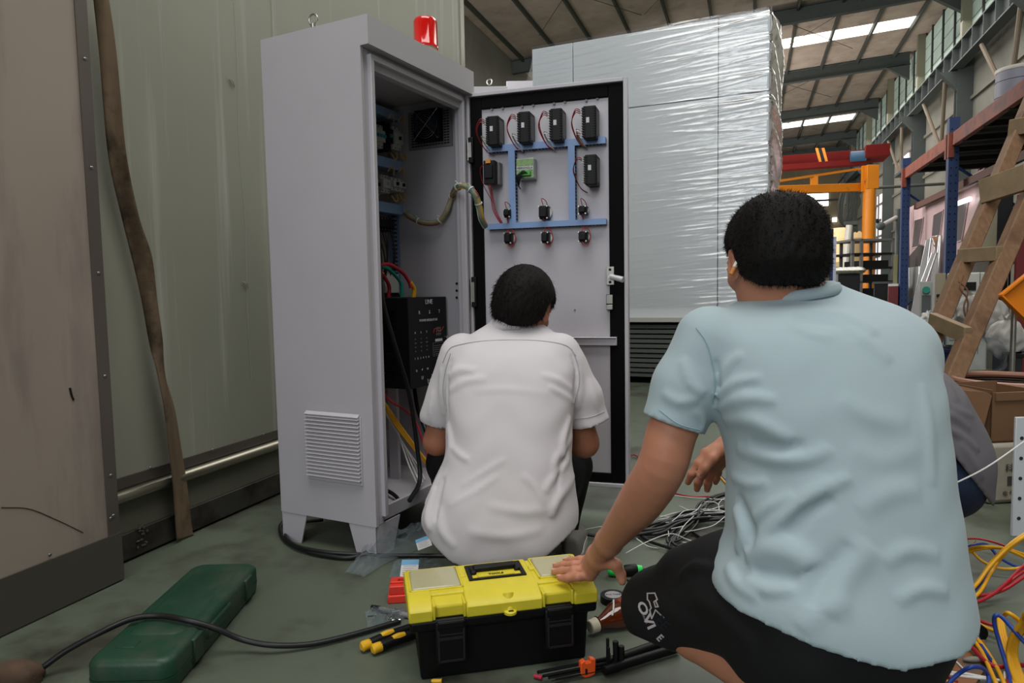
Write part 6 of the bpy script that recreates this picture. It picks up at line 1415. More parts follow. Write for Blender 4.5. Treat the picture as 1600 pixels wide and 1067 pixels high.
fr = (V3(0, 0, 0), np.eye(3)); tag(obj('plywood_scrap', MB().prism([(p[0], p[1]) for p in q], fr, 0, .008), mat('plywood', (140, 92, 56), .7, col2=(86, 82, 74), c2scale=14, c2lo=.45), loc=G(1500, 1030), bevel=.001), 'brown plywood scrap under the wires at bottom right', 'board')
a = G(1528, 985, .02); tag(obj('rubber_wheel', MB().cyl(G(1512, 975, .022), G(1530, 990, .022), .020, seg=20).cyl(G(1495, 965, .022), G(1512, 975, .022), .012, seg=14), M_black, smooth=True, loc=a), 'small black rubber wheel under the wires beside the plywood scrap', 'wheel')
a = G(1520, 1030, .014); tag(obj('wire_clip', MB().ball(a, (.022, .008, .006), R=np.array([CH, CF, UZ])), mat('clip_grey', (128, 122, 112), .5), smooth=True, loc=a), 'small grey clip lying on the plywood scrap', 'clip')
# white cable tie in the air, held by the third man
a = P(1482, 760, 1.7); t_ = thing('cable_tie', 'long white cable tie sticking out past the blue jeans', 'cable tie', G(1482, 850)*V3(1, 1, 0))
obj('strap', MB().tube([a, P(1540, 731, 1.7), P(1600, 690, 1.72), P(1640, 662, 1.72)], .002, seg=6), M_wwire, t_, smooth=True); obj('head', MB().ball(a, .006, 8, 6), M_wwire, t_, smooth=True); obj('tail', MB().tube([a, P(1492, 775, 1.68), P(1494, 800, 1.68), P(1488, 825, 1.69), P(1483, 843, 1.7)], .0018, seg=6), M_wwire, t_, smooth=True)
lst = [('copper_strands', [(1484, 820, .02), (1490, 832, .02), (1500, 842, .015), (1510, 838, .015), (1505, 826, .02)], .0025, mat('copper', (170, 104, 62), .4, metal=.6)), ('copper_strands', [(1487, 818, .03), (1496, 830, .02), (1498, 850, .01), (1512, 856, .01), (1524, 845, .01)], .002, MATS['copper'])]
wires('copper_lead', 'frayed copper lead on the floor below the blue jeans', 'wire', lst, G(1498, 840))
# ================================================================ racks and clutter along the right-hand side
M_rb = mat('rack_blue', (28, 52, 96), .5, var=.12, vscale=8); M_ro = mat('rack_orange', (132, 62, 40), .6, var=.2, vscale=5, col2=(96, 52, 42), c2scale=6)
RXF, RXB = 1.9, 2.75
rk = thing('pallet_rack', 'tall pallet rack with blue perforated posts and rusty orange beams', 'rack', (RXF, 8, 0))
pyf = [XP(1414, 330, RXF)[1], XP(1486, 330, RXF)[1]]; pyf = [pyf[0], pyf[1], pyf[1]-(pyf[0]-pyf[1])]
for i, y in enumerate(pyf):
    for x in (RXF, RXB):
        h = (2.42, 2.44, 2.6)[i]
        pt = obj('post', MB().box((x, y-.045, h/2), (.09, .006, h)).box((x-.042, y, h/2), (.006, .09, h)).box((x+.042, y, h/2), (.006, .09, h)), M_rb, rk, loc=(x, y, 0))
        if x == RXF and i < 2:
            m = MB(); z = .3
            while z < h-.05:
                for dx in (-.022, .022): m.box((x+dx, y-.0485, z), (.012, .002, .016))
                z += .075
            obj('slot', m, M_blackm, pt, kind='stuff')
    obj('side_brace', MB().tube([(RXF, pyf[i], .5), (RXB, pyf[i], 1.3)], .015, sub=2).tube([(RXB, pyf[i], 1.3), (RXF, pyf[i], 2.0)], .015, sub=2), M_rb, rk)
zB = XP(1600, 135, RXF)[2]
for x in (RXF, RXB):
    for a, b in ((0, 1), (1, 2)):
        obj('beam', MB().box((x, (pyf[a]+pyf[b])/2, 2.225), (.05, pyf[a]-pyf[b]-.1, .13)), M_ro, rk, bevel=.004)
        for y in (pyf[a]-.05, pyf[b]+.05): obj('beam_bracket', MB().box((x-.03, y, 2.17), (.05, .05, .24)), M_ro, rk)
obj('beam', MB().box((2.02, (pyf[0]+pyf[2])/2, 1.80), (.04, pyf[0]-pyf[2], .07)), mat('beam_dark', (92, 56, 44), .7), rk)
for y in np.arange(pyf[2], pyf[0], .62): obj('cross_bar', MB().box(((RXF+RXB)/2, y, 2.18), (RXB-RXF, .05, .05)), mat('deck_dark', (34, 28, 26), .8), rk)
obj('deck_board', MB().box(((RXF+RXB)/2, (pyf[0]+pyf[2])/2, 2.245), (RXB-RXF, pyf[0]-pyf[2], .03)), mat('deck_dark', (52, 42, 38), .8), rk)
obj('reflector_post', MB().cyl((2.3, 6.5, 1.75), (2.3, 8, 1.75), .01), M_steel, rk)
c = XP(1592, 128, 2.15); r_ = .16
t_ = thing('drum', 'grey banded drum standing on top of the orange beam rack', 'drum', (c[0], c[1], 2.26))
obj('body', MB().lathe((c[0], c[1], 2.26), UZ, [(.16, 0), (.165, .01), (.165, .12), (.17, .125), (.165, .13), (.165, .25), (.17, .255), (.165, .26), (.165, .33), (.15, .335)], 28), mat('drum_grey', (120, 120, 132), .5), t_, smooth=True)
obj('lid', MB().lathe((c[0], c[1], 2.26), UZ, [(.168, .33), (.172, .34), (.17, .36), (.12, .37), (0, .37)], 28), mat('drum_lid', (186, 182, 172), .5), t_, smooth=True)
# small bracket box on wall behind post tops
for k, (x0, y0, x1, y1) in enumerate(((1467, 207, 1498, 232), (1400, 265, 1412, 278))):
    a = XP(x0, y1, 5.2); b = XP(x1, y0, 5.2); tag(obj('junction_box', MB().box(((5.2+5.35)/2, (a[1]+b[1])/2, (a[2]+b[2])/2), (.3, abs(a[1]-b[1]), abs(b[2]-a[2]))), M_grey, loc=a, bevel=.01), ['larger grey box high on a wall column behind the second blue post', 'smaller grey box on the wall behind the far blue post'][k], 'box')
# copper-pink sheet metal panels leaning on the rack
M_cop = mat('pinkish_sheet', (196, 166, 166), .42, metal=.05, var=.12, vscale=2.5, rvar=.1); M_alu = mat('bare_sheet', (182, 182, 182), .3, metal=.7, var=.1, vscale=2)
XC = 2.12
def cpan(name, label, pix, holes, m, X, group=None):
    q = [XP(x, y, X) for x, y in pix]; t = thing(name, label, 'sheet metal', (X, q[0][1], 0)); ys = [p[1] for p in q]; zs = [p[2] for p in q]
    poly = [(p[1], p[2]) for p in q]
    fr = (V3(X, 0, 0), np.array([V3(0, 1, 0), UZ, V3(1, 0, 0)])); obj('sheet', MB().prism(poly, fr, 0, .012), m, t)
    for h in holes:
        hq = [XP(x, y, X) for x, y in h]; obj('cutout', MB().prism([(p[1], p[2]) for p in hq], fr, -.004, .004), mat('cutout_dark', (74, 66, 66), .45), t)
        hc = sum(hq)/4; mm = MB()
        for i in range(4): mm.cyl(hq[i]-V3(.006, 0, 0), hq[(i+1) % 4]-V3(.006, 0, 0), .008, seg=6)
        obj('cutout_edge', mm, m, t)
    return t
cpan('sheet_panel', 'pinkish sheet metal panel with two cutouts leaning behind the far blue post', [(1421, 324), (1477, 297), (1477, 640), (1421, 640)], [[(1430, 344), (1444, 340), (1437, 385), (1426, 388)], [(1460, 336), (1475, 328), (1470, 368), (1457, 370)]], M_cop, XC)
cpan('sheet_panel', 'tall pinkish sheet metal panel with one cutout between near blue post and ladder', [(1490, 291), (1538, 262), (1512, 440), (1490, 460)], [[(1497, 322), (1515, 310), (1504, 376), (1494, 379)]], M_cop, XC+.02)
a = XP(1496, 318, XC-.03); b = XP(1515, 311, XC-.03); tag(obj('sheet_glint', MB().cyl(a, b, .025, seg=12), mat('glow_white', (255, 255, 255), .4, emit=(255, 255, 255), estr=2.5), smooth=True, loc=a), 'glowing white bar imitating a lamp reflection beside the near blue rack post', 'lamp')  # glowing bar stands in for a lamp's reflection on the sheet
cpan('sheet_panel', 'dark framed opening panel low behind the far blue post', [(1421, 400), (1436, 382), (1446, 386), (1440, 440), (1421, 440)], [], mat('dark_panel', (62, 52, 50), .5), XC-.03)
def lean(label, pix, dx, m, X=1.98):
    q = [XP(x, y, X+ (dx if i in (0, 1) else 0)) for i, (x, y) in enumerate(pix)]; n_ = nrm(np.cross(q[1]-q[0], q[3]-q[0])); V_ = q+[p+n_*.012 for p in q]
    t = thing('metal_sheet', label, 'sheet metal', q[3]*V3(1, 1, 0)); obj('sheet', (np.array(V_), [(0, 1, 2, 3), (7, 6, 5, 4)]+[(i, (i+1) % 4, (i+1) % 4+4, i+4) for i in range(4)]), m, t)
    obj('folded_edge', MB().cyl(q[0], q[3], .008, seg=8).cyl(q[1], q[2], .008, seg=8), m, t)
lean('bare aluminium sheet standing at the foot of the far blue post', [(1420, 418), (1437, 416), (1430, 640), (1420, 640)], .05, M_alu, 1.97)
lean('leftmost of three leaning silver sheets, brightest edge', [(1448, 375), (1455, 372), (1436, 520), (1418, 520)], .1, M_alu, 1.9)
lean('middle leaning silver sheet with folded edge', [(1457, 395), (1463, 396), (1448, 440), (1440, 440)], .1, M_alu, 1.86)
lean('rightmost leaning silver sheet under the pink panels', [(1464, 368), (1470, 368), (1462, 500), (1444, 500)], .1, M_alu, 1.95)
lean('torn shiny foil sheet on top of the leaning silver sheets', [(1456, 372), (1467, 368), (1464, 396), (1460, 384)], .05, M_chrome, 1.84)
# machine cabinets under the rack
def ubox(name, label, cat, px0, px1, y0, y1, dep, d2, m, extra=None, lift=False):
    a = P(px0, y1, dep); yv = nrm(ray(px0, (y0+y1)/2)*V3(1, 1, 0)); xv = np.cross(yv, UZ); b = PLN(px1, y0, a, yv); fr = frame((a[0], a[1], 0), xv, UZ); L = np.dot(b-a, xv); z0 = max(0, a[2]); z1 = P(px0, y0, dep)[2]*.5+b[2]*.5
    t = thing(name, label, cat, a*V3(1, 1, 0)+xv*L/2); obj('body', MB().fbox(fr, (0, 0, 0), (L, d2, z1)) if not lift else MB().fbox(fr, (0, 0, z0), (L, d2, z1)), m, t, bevel=min(.01, L*.05))
    if extra: extra(t, fr, L, z0, z1)
    return t
M_mw = mat('machine_white', (196, 196, 188), .5, var=.06, vscale=4); M_mb = mat('machine_beige', (150, 140, 116), .55)
def ex1(t, fr, L, z0, z1):
    obj('display', MB().fbox(fr, (L*.42, -.01, z1-.13), (L*.7, 0, z1-.07)), M_blackm, t); obj('door_gap', MB().fbox(fr, (L*.78, -.006, z1-.6), (L*.79, 0, z1)), M_blackm, t); obj('side_door', MB().fbox(fr, (L*.1, -.008, z1-.5), (L*.4, 0, z1-.03)), M_mw, t, bevel=.002)
ubox('machine_cabinet', 'white machine cabinet with dark display under the rack', 'machine', 1474, 1546, 426, 640, 5.2, .5, M_mw, ex1)
def ex2(t, fr, L, z0, z1):
    for k in range(8): obj('grille_slat', MB().fbox(fr, (L*.15, -.012, z1-.17-.045*k), (L*.9, 0, z1-.15-.045*k)), M_blackm, t)
ubox('air_unit', 'beige unit with horizontal grille slats left of the white machine cabinet', 'machine', 1456, 1478, 427, 640, 5.0, .4, M_mb, ex2)
def ex3(t, fr, L, z0, z1):
    obj('window', MB().fbox(fr, (L*.15, -.01, z1-.42), (L*.9, 0, z1-.1)), mat('tinted_glass', (86, 92, 92), .15), t); obj('knob', MB().cyl(fr[0]+fr[1][0]*L*.5+UZ*(z1-.06), fr[0]+fr[1][0]*L*.5+UZ*(z1-.06)-fr[1][1]*.03, .025), M_grn, t, smooth=True)
ubox('dispenser', 'small pale machine with glass window beside the beige grille unit', 'machine', 1433, 1457, 440, 640, 5.1, .4, mat('machine_pale', (160, 164, 158), .5), ex3)
ubox('steel_cabinet', 'tall cream cabinet half hidden behind the wooden ladder', 'cabinet', 1528, 1560, 312, 428, 5.9, .5, mat('cream_cab', (168, 158, 134), .6), lambda t, fr, L, z0, z1: [obj('louvre', MB().fbox(fr, (L*.3, -.008, z1-.62-.04*k), (L*.85, 0, z1-.61-.04*k)), M_grey, t) for k in range(6)])
ubox('red_cabinet', 'dark red cabinet at the right edge behind the wooden ladder', 'cabinet', 1583, 1700, 300, 470, 4.7, .5, mat('dark_red', (104, 22, 20), .5), lambda t, fr, L, z0, z1: obj('door_seam', MB().fbox(fr, (L*.5, -.004, .1), (L*.505, 0, z1-.05)), M_blackm, t))
ubox('dark_cabinet', 'black cabinet between the white machine and the red cabinet', 'cabinet', 1548, 1584, 300, 640, 5.4, .4, M_black, lambda t, fr, L, z0, z1: obj('handle', MB().fbox(fr, (L*.8, -.02, z1*.5), (L*.85, 0, z1*.6)), M_steel, t))
ubox('crate', 'grey metal crate on top of the machine cabinet row', 'crate', 1516, 1552, 398, 427, 5.15, .4, mat('crate_grey', (96, 92, 88), .6), lambda t, fr, L, z0, z1: obj('rim', MB().fbox(fr, (-.01, -.02, z1-.02), (L+.01, .42, z1)), M_grey, t), True)
# wooden ladder
M_wood = mat('ladder_wood', (122, 92, 66), .7, var=.22, vscale=9, stretch=(6, 6, .5), col2=(96, 66, 44), c2lo=.55, c2hi=.7, c2scale=5, bump=.3, bscale=40, bstretch=(4, 4, .4))
M_wood2 = mat('ladder_step', (140, 120, 92), .7, var=.18, vscale=9, bump=.2, bscale=40)
ld = thing('wooden_ladder', 'rough wooden ladder leaning in front of the rack at right', 'ladder', G(1470, 760)*V3(1, 1, 0))
def bar(m, a, b, w_, t, side):
    d = nrm(b-a); s_ = nrm(side-d*np.dot(side, d)); n_ = np.cross(d, s_); q = []
    for p in (a, b):
        for i, j in ((-1, -1), (1, -1), (1, 1), (-1, 1)): q.append(p+s_*i*w_/2+n_*j*t/2)
    m.add(q, [(3, 2, 1, 0), (4, 5, 6, 7)]+[(i, (i+1) % 4, 4+(i+1) % 4, 4+i) for i in range(4)]); return m
rA0, rA1 = P(1338, 806, 3.1), P(1640, 60, 4.1)
rA0, rA1 = P(1444, 560, 3.35), P(1596, 196, 3.9); dA = nrm(rA1-rA0); rA0 = rA0-dA*(rA0[2]/dA[2]); rA1 = rA1+dA*.6
rB0, rB1 = P(1495, 572, 3.1), P(1612, 300, 3.5); dB = nrm(rB1-rB0); rB0 = rB0-dB*(rB0[2]/dB[2]); rB1 = rB1+dB*.7
obj('rail', bar(MB(), rA0, rA1, .070, .09, CH), M_wood, ld, bevel=.006); obj('rail', bar(MB(), rB0, rB1, .072, .09, CH), M_wood, ld, bevel=.006)
for (x0, y0, d0), (x1, y1, d1), w_ in (((1456, 500, 3.42), (1512, 524, 3.12), .075), ((1500, 400, 3.55), (1562, 396, 3.3), .07), ((1534, 300, 3.68), (1606, 276, 3.42), .13), ((1580, 200, 3.9), (1640, 190, 3.6), .09)):
    obj('rung', bar(MB(), P(x0, y0, d0), P(x1, y1, d1), w_, .035, UZ), M_wood2, ld, bevel=.003)
m = MB().tube([P(1506, 430, 3.4), P(1500, 450, 3.38), P(1512, 470, 3.38), P(1509, 505, 3.38), P(1512, 520, 3.38)], .004).tube([P(1498, 440, 3.4), P(1512, 455, 3.38), P(1506, 480, 3.38), P(1510, 500, 3.38)], .004)
obj('rope_end', m, mat('rope', (110, 78, 56), .9), ld, smooth=True)
# orange tray
q = [P(1560, 462, 3.2), P(1612, 420, 3.2), P(1690, 470, 3.2), P(1606, 507, 3.2)]
t_ = thing('orange_tray', 'bright orange metal tray tilted at the right edge', 'tray', q[0]*V3(1, 1, 0)); n_ = nrm(np.cross(q[1]-q[0], q[3]-q[0])); n_ = n_ if np.dot(n_, O-q[0]) > 0 else -n_
M_or = mat('tray_orange', (226, 130, 24), .5, var=.06, vscale=6)
obj('tray_base', (np.array(q+[p-n_*.01 for p in q]), [(0, 1, 2, 3), (7, 6, 5, 4)]+[(i, (i+1) % 4, (i+1) % 4+4, i+4) for i in range(4)]), M_or, t_)
for i in range(4): obj('tray_rim', bar(MB(), q[i]+n_*.012, q[(i+1) % 4]+n_*.012, .008, .03, np.cross(n_, q[(i+1) % 4]-q[i])), M_or, t_)
for k, dx in enumerate((.12, .38)): obj('tray_leg', MB().cyl(q[0]+CH*dx-UZ*.03+CF*.06, (q[0]+CH*dx+CF*.06)*V3(1, 1, 0), .012), M_steel, t_)
# bags, cans, cartons
def heap(name, label, px0, px1, y0, y1, dep, seed, m, cat='bag', crumpl=.12, standz=None, sub=None):
    c = P((px0+px1)/2, (y0+y1)/2, dep); r = V3((px1-px0)/2, 0, (y1-y0)/2)/F*dep; rs = np.random.RandomState(seed); ph = rs.uniform(0, 6, 12)
    nu, nv = 40, 26; V_ = []; 
    for j in range(nv+1):
        th = -math.pi/2+math.pi*j/nv
        for i in range(nu):
            a = 2*math.pi*i/nu; x, y, z = math.cos(th)*math.cos(a), math.cos(th)*math.sin(a), math.sin(th)
            k = 1+crumpl*(math.sin(5*a+ph[0]+3*z)+.7*math.sin(9*a-6*z+ph[1])+.6*math.sin(11*z+ph[2]+2*math.sin(3*a))+.5*abs(math.sin(17*a+8*z+ph[3])))*abs(math.cos(th))**.5
            V_.append(c+CH*x*k*r[0]+CF*y*k*r[0]*.8+UZ*z*k*r[2])
    f = [(j*nu+i, j*nu+(i+1) % nu, (j+1)*nu+(i+1) % nu, (j+1)*nu+i) for j in range(nv) for i in range(nu)]
    t = thing(name, label, cat, c*V3(1, 1, 0)+UZ*max(0, c[2]-r[2])); obj('bag_film', (np.array(V_), f), m, t, smooth=True, angle=50)
    top = c+UZ*r[2]*.85; mm = MB()
    for k in range(5): a = k*1.25; mm.patch([[top+CH*(math.cos(a)*u*.35*r[0]+.2*r[0]*vv*math.sin(a))+CF*math.sin(a)*u*.3*r[0]+UZ*(u*.35*r[2])*(1+.3*vv) for vv in (-1, 0, 1)] for u in (0, .5, 1)])
    obj('bag_neck', mm, m, t, smooth=True, recalc=False); return t
M_wbag = mat('white_plastic_bag', (206, 204, 200), .35, trans=.1, var=.06, vscale=8); 
heap('plastic_bag', 'crumpled white plastic bag behind the lowest ladder rung', 1492, 1530, 462, 510, 3.9, 1, M_wbag)
heap('plastic_bag', 'large white plastic bag bulging right of the ladder', 1528, 1572, 468, 530, 3.8, 2, M_wbag, crumpl=.09)
heap('plastic_bag', 'white cloth-like bag hanging over a bin at right', 1545, 1600, 500, 562, 3.6, 4, M_wbag, crumpl=.06)
heap('plastic_bag', 'small white bag left of the ladder by the dispenser', 1440, 1465, 488, 512, 4.4, 6, M_wbag)
heap('plastic_bag', 'clear bag of parts standing on the gold tins', 1508, 1570, 528, 588, 3.4, 5, M_bag, crumpl=.05)
heap('plastic_bag', 'clear crumpled bag low between the two ladder rails', 1466, 1496, 512, 546, 3.9, 9, M_bag)
ubox('bin', 'dark grey bin under the white bag at right', 'bin', 1566, 1598, 552, 640, 3.5, .3, mat('bin_dark', (44, 44, 44), .6), lambda t, fr, L, z0, z1: obj('rim', MB().fbox(fr, (-.01, -.01, z1-.02), (L+.01, .31, z1)), M_black, t))
ubox('blue_crate', 'dark blue plastic crate seen between the ladder rails', 'crate', 1462, 1500, 545, 620, 3.9, .3, mat('crate_blue', (22, 34, 78), .5), lambda t, fr, L, z0, z1: obj('rim', MB().fbox(fr, (-.01, -.01, z1-.02), (L+.01, .31, z1)), mat('crate_blue', (22, 34, 78)), t))
ubox('work_table', 'low dark table under the tins and bags at right', 'table', 1494, 1600, 612, 640, 3.3, .5, mat('table_dark', (52, 46, 42), .7), lambda t, fr, L, z0, z1: obj('edge', MB().fbox(fr, (-.005, -.008, z1-.012), (L+.005, 0, z1)), M_grey, t))
M_gold = mat('tin_gold', (196, 146, 50), .25, metal=.9, var=.2, vscale=10)
zt_tab = P(1500, 612, 3.3)[2]
for k, (px, y, dep, r) in enumerate(((1512, 604, 3.36, .065), (1546, 596, 3.5, .085))):
    c = P(px, y, dep); c[2] = zt_tab; t_ = thing('metal_tin', ['small shiny gold tin beside the ladder foot', 'larger gold paint tin with red marks on the lid, under the clear bag'][k], 'tin', c); hh_ = max(.06, P(px, (588, 580)[k], dep)[2]-zt_tab)
    obj('tin_body', MB().lathe(c, UZ, [(r, 0), (r, hh_*.3), (r*1.02, hh_*.33), (r, hh_*.36), (r, hh_*.95), (r*1.02, hh_), (r*.97, hh_)], 28), M_gold, t_, smooth=True); obj('tin_lid', MB().lathe(c, UZ, [(r*.95, hh_-.004), (r*.9, hh_-.008), (0, hh_-.008)], 28), mat('tin_lid', (120, 60, 34), .35, metal=.5), t_)
    obj('tin_handle', MB().tube([c+CH*r+UZ*hh_*.7, c-CF*r*1.1+UZ*hh_*.3, c-CH*r+UZ*hh_*.7], .003, seg=6), M_steel, t_, smooth=True)
c = P(1580, 640, 2.95)*V3(1, 1, 0); rr_ = .215; hb = P(1580, 600, 2.75)[2]
t_ = thing('wicker_basket', 'large round brown basket with pale rim behind the cardboard box', 'basket', c)
obj('basket_wall', MB().lathe(c, UZ, [(rr_*.8, 0), (rr_*.9, hb*.4), (rr_, hb*.95), (rr_*.97, hb*.95), (rr_*.85, hb*.4), (rr_*.75, .01), (0, .01)], 36), mat('wicker', (58, 40, 30), .6, wave=((0, 0, 30), 1.0, 'Z'), var=.3, vscale=30), t_, smooth=True)
obj('basket_rim', MB().tube([c+V3(math.cos(a)*rr_, math.sin(a)*rr_, hb*.97) for a in np.linspace(0, 6.2832, 30)], .014, seg=8, sub=2), mat('rim_brown', (150, 104, 84), .35), t_, smooth=True)
# cardboard box and sack
M_card = mat('cardboard', (118, 86, 60), .8, var=.08, vscale=5)
cb0 = P(1548, 690, 2.55); fr = frame((cb0[0], cb0[1], 0), CH*1+CF*.12, UZ); z0, z1 = P(1548, 690, 2.55)[2], P(1548, 612, 2.55)[2]
t_ = thing('sack', 'dusty white printed paper sack under the cardboard box', 'sack', cb0*V3(1, 1, 0))
sk = obj('sack_body', MB().fbox(fr, (-.02, -.02, .0), (.16, .22, z0-.002)), mat('sack_white', (168, 160, 146), .8, var=.14, vscale=8, bump=.3, bscale=20), t_, bevel=.018)
ox = fr[0]+fr[1][0]*.06-fr[1][1]*.0225
for s, zz_, sz_ in (('科', .135, .034), ('电 气', .04, .022)): text('lettering', s, mat('sack_ink', (70, 66, 64), .8), sk, ox+UZ*zz_, fr[1][0], UZ, sz_)
obj('printed_block', MB().fbox(fr, (.055, -.0215, .07), (.09, -.0205, .105)), MATS['sack_ink'], sk)
t_ = thing('cardboard_box', 'open brown cardboard box on the white sack at right', 'box', fr[0]+UZ*z0)
m = MB()
for lo_, hi_ in (((-.01, -.01, z0), (.20, -.005, z1)), ((-.01, .2, z0), (.20, .205, z1+.01)), ((-.01, -.01, z0), (-.005, .2, z1+.01)), ((.195, -.01, z0), (.20, .2, z1)), ((-.01, -.01, z0), (.20, .2, z0+.004))): m.fbox(fr, lo_, hi_)
obj('carton', m, M_card, t_); obj('flap', MB().add([fr[0]+fr[1][0]*x+fr[1][1]*y+UZ*z for x, y, z in ((-.007, -.01, z1), (-.007, .2, z1+.01), (-.035, .19, z1-.015), (-.06, -.02, z0+.01))], [(0, 1, 2, 3)]), M_card, t_)
obj('flap', MB().fbox(fr, (.0, -.018, z1-.03), (.12, -.011, z1)), M_card, t_)
# white perforated sheet standing at right edge
q0 = P(1588, 652, 2.2); fr = frame((q0[0], q0[1], 0), CH, UZ); z1 = P(1588, 652, 2.2)[2]
t_ = thing('perforated_panel', 'white steel mounting plate with punched holes at the right edge', 'panel', q0*V3(1, 1, 0)); zb0 = 0.0
obj('plate', MB().fbox(fr, (0, 0, .0), (.3, .01, z1)), mat('plate_white', (206, 210, 214), .45), t_, bevel=.002)
for z in np.arange(.06, z1-.02, .066): obj('hole', MB().cyl(fr[0]+fr[1][0]*.02-fr[1][1]*.0012+UZ*z, fr[0]+fr[1][0]*.02+UZ*z, .006, seg=12), mat('hole_dark', (40, 44, 56), .6), t_)

# ================================================================ far end of the hall
M_jy = mat('crane_yellow', (206, 122, 18), .5, var=.08, vscale=2, col2=(140, 84, 30), c2lo=.66, c2hi=.72, c2scale=5)
DJ = 16.0
jb = thing('jib_crane', 'yellow jib crane, thick post with long horizontal arm', 'crane', P(1354, 500, DJ)*V3(1, 1, 0)); b0 = P(1354, 500, DJ)*V3(1, 1, 0); rj = 9/F*DJ
zj = P(1354, 262, DJ)[2]; obj('post', MB().cyl(b0, b0+UZ*P(1354, 295, DJ)[2], rj, seg=20), M_jy, jb, smooth=True)
fr = frame(b0, CH, UZ); zl0 = P(1354, 298, DJ)[2]
obj('head', MB().fbox(fr, (-rj*.9, -rj, zl0), (rj*1.15, rj, zj)), M_jy, jb, bevel=.01); obj('head_plate', MB().fbox(fr, (-rj*1.3, -rj*.3, zl0-.05), (-rj*.9, rj*.3, zj)), M_jy, jb)
a = P(1345, 292, DJ); b = P(1190, 297, DJ-1.0); obj('arm', bar(MB(), a, b, .13, .16, CF), M_jy, jb, bevel=.01); obj('arm_flange', bar(MB(), a-UZ*.09, b-UZ*.09, .2, .03, CF), M_jy, jb)
a2 = P(1348, 263, DJ); b2 = P(1190, 287, DJ-1.0); obj('tie_bar', bar(MB(), a2, b2, .05, .05, CF), M_jy, jb); obj('hanger', bar(MB(), P(1272, 275, DJ-.5), P(1272, 290, DJ-.5), .16, .05, CH), M_jy, jb)
obj('base_plate', MB().cyl(b0, b0+UZ*.03, rj*1.8, seg=20), M_jy, jb)
YR = 33.0
rc = thing('bridge_crane', 'red overhead bridge crane spanning the hall with yellow black hazard marks', 'crane', YP(1215, 258, YR)); ql = YP(1100, 258, YR); qr = XP(1362, 252, 5.6); YR2 = qr[1]
M_rc = mat('crane_red', (84, 18, 16), .7, var=.1, vscale=1, spec=.1)
z1 = YP(1290, 238, YR)[2]; z0 = YP(1290, 262, YR)[2]; zm = (z0+z1)/2; xr_ = YP(1352, 250, YR)[0]
obj('girder', MB().box(((xr_-7)/2, YR, zm+.1), (xr_+7, .35, z1-z0-.25)), M_rc, rc, bevel=.02); obj('lower_flange', MB().box(((xr_-7)/2, YR-.1, z0+.1), (xr_+7, .55, .22)), M_rc, rc)
obj('end_truck', MB().box((xr_+.35, YR, zm+.12), (.9, 1.6, .5)), M_rc, rc, bevel=.02)
q = YP(1341, 244, YR-.4); obj('drive_motor', MB().cyl(q-V3(.3, 0, 0), q+V3(.3, 0, 0), .22, seg=16), mat('motor_blue', (44, 76, 100), .5), rc, smooth=True)
for k in range(3):
    q = YP(1277+5*k, 245, YR-.19); obj('hazard_stripe', MB().add([q+V3(-.09, 0, .38), q+V3(.02, 0, .38), q+V3(.22, 0, -.38), q+V3(.11, 0, -.38)], [(0, 1, 2, 3)]), M_jy if k % 2 == 0 else M_blackm, rc)
# machinery shapes beyond the man's head
def fbox_thing(name, label, cat, px0, px1, y0, y1, dep, d2, m, ex=None): return ubox(name, label, cat, px0, px1, y0, y1, dep, d2, m, ex)
def slats(n, c): return lambda t, fr, L, z0, z1: [obj('shelf', MB().fbox(fr, (-.02, -.03, z1*(.45+.5*k/n)), (L+.02, 0, z1*(.45+.5*k/n)+.03)), c, t) for k in range(n)]
t = thing('steel_rack', 'open dark steel rack stacked with black stock beyond the yellow post', 'rack', P(1370, 460, 13)*V3(1, 1, 0)); a = P(1330, 440, 13.); fr = frame((a[0], a[1], 0), CH, UZ); L = np.dot(P(1393, 440, 13.)-a, CH); ztp = P(1370, 373, 13.)[2]
for x in (0, L*.22, L): 
    for y in (0, .8): obj('upright', MB().fbox(fr, (x, y, 0), (x+.05, y+.05, ztp)), mat('rack_dull', (92, 90, 88), .5), t)
for k in range(6): z = .35+(ztp-.35)*k/5; obj('tier', MB().fbox(fr, (0, 0, z-.04), (L+.05, .85, z)), MATS['rack_dull'] if k == 5 else M_black, t); 
for k in range(4): z = .35+(ztp-.35)*k/5; obj('stock', MB().fbox(fr, (L*.26, .05, z), (L*.95, .7, z+.12)), M_black, t)
ubox('steel_column_box', 'dark grey machine column beside the head of the man in blue', 'machine', 1322, 1334, 352, 480, 20., .5, mat('col_grey', (56, 62, 64), .6), lambda t, fr, L, z0, z1: obj('cap', MB().fbox(fr, (-.1, -.1, z1), (L+.1, .6, z1+.1)), M_grey, t))
ubox('dark_machine', 'low black machine with scattered parts behind the left of the yellow post', 'machine', 1308, 1344, 425, 500, 11., 1., M_black, lambda t, fr, L, z0, z1: [obj('part', MB().ball(fr[0]+fr[1][0]*L*(.1+.2*k)+UZ*(z1+.02), (.12, .1, .06), 8, 6), M_steel, t, smooth=True) for k in range(5)])
ubox('red_box', 'dark red box with white papers on top left of the far blue post', 'box', 1386, 1404, 447, 520, 9., .4, mat('box_maroon', (96, 28, 34), .5), lambda t, fr, L, z0, z1: obj('papers', MB().fbox(fr, (.0, .05, z1), (L, .35, z1+.03)), M_print, t))
ubox('black_crate', 'black crate stack between the yellow post and the red box', 'crate', 1364, 1390, 440, 510, 10., .6, M_black, lambda t, fr, L, z0, z1: obj('rim', MB().fbox(fr, (-.02, -.02, z1-.03), (L+.02, .62, z1)), M_grey, t))
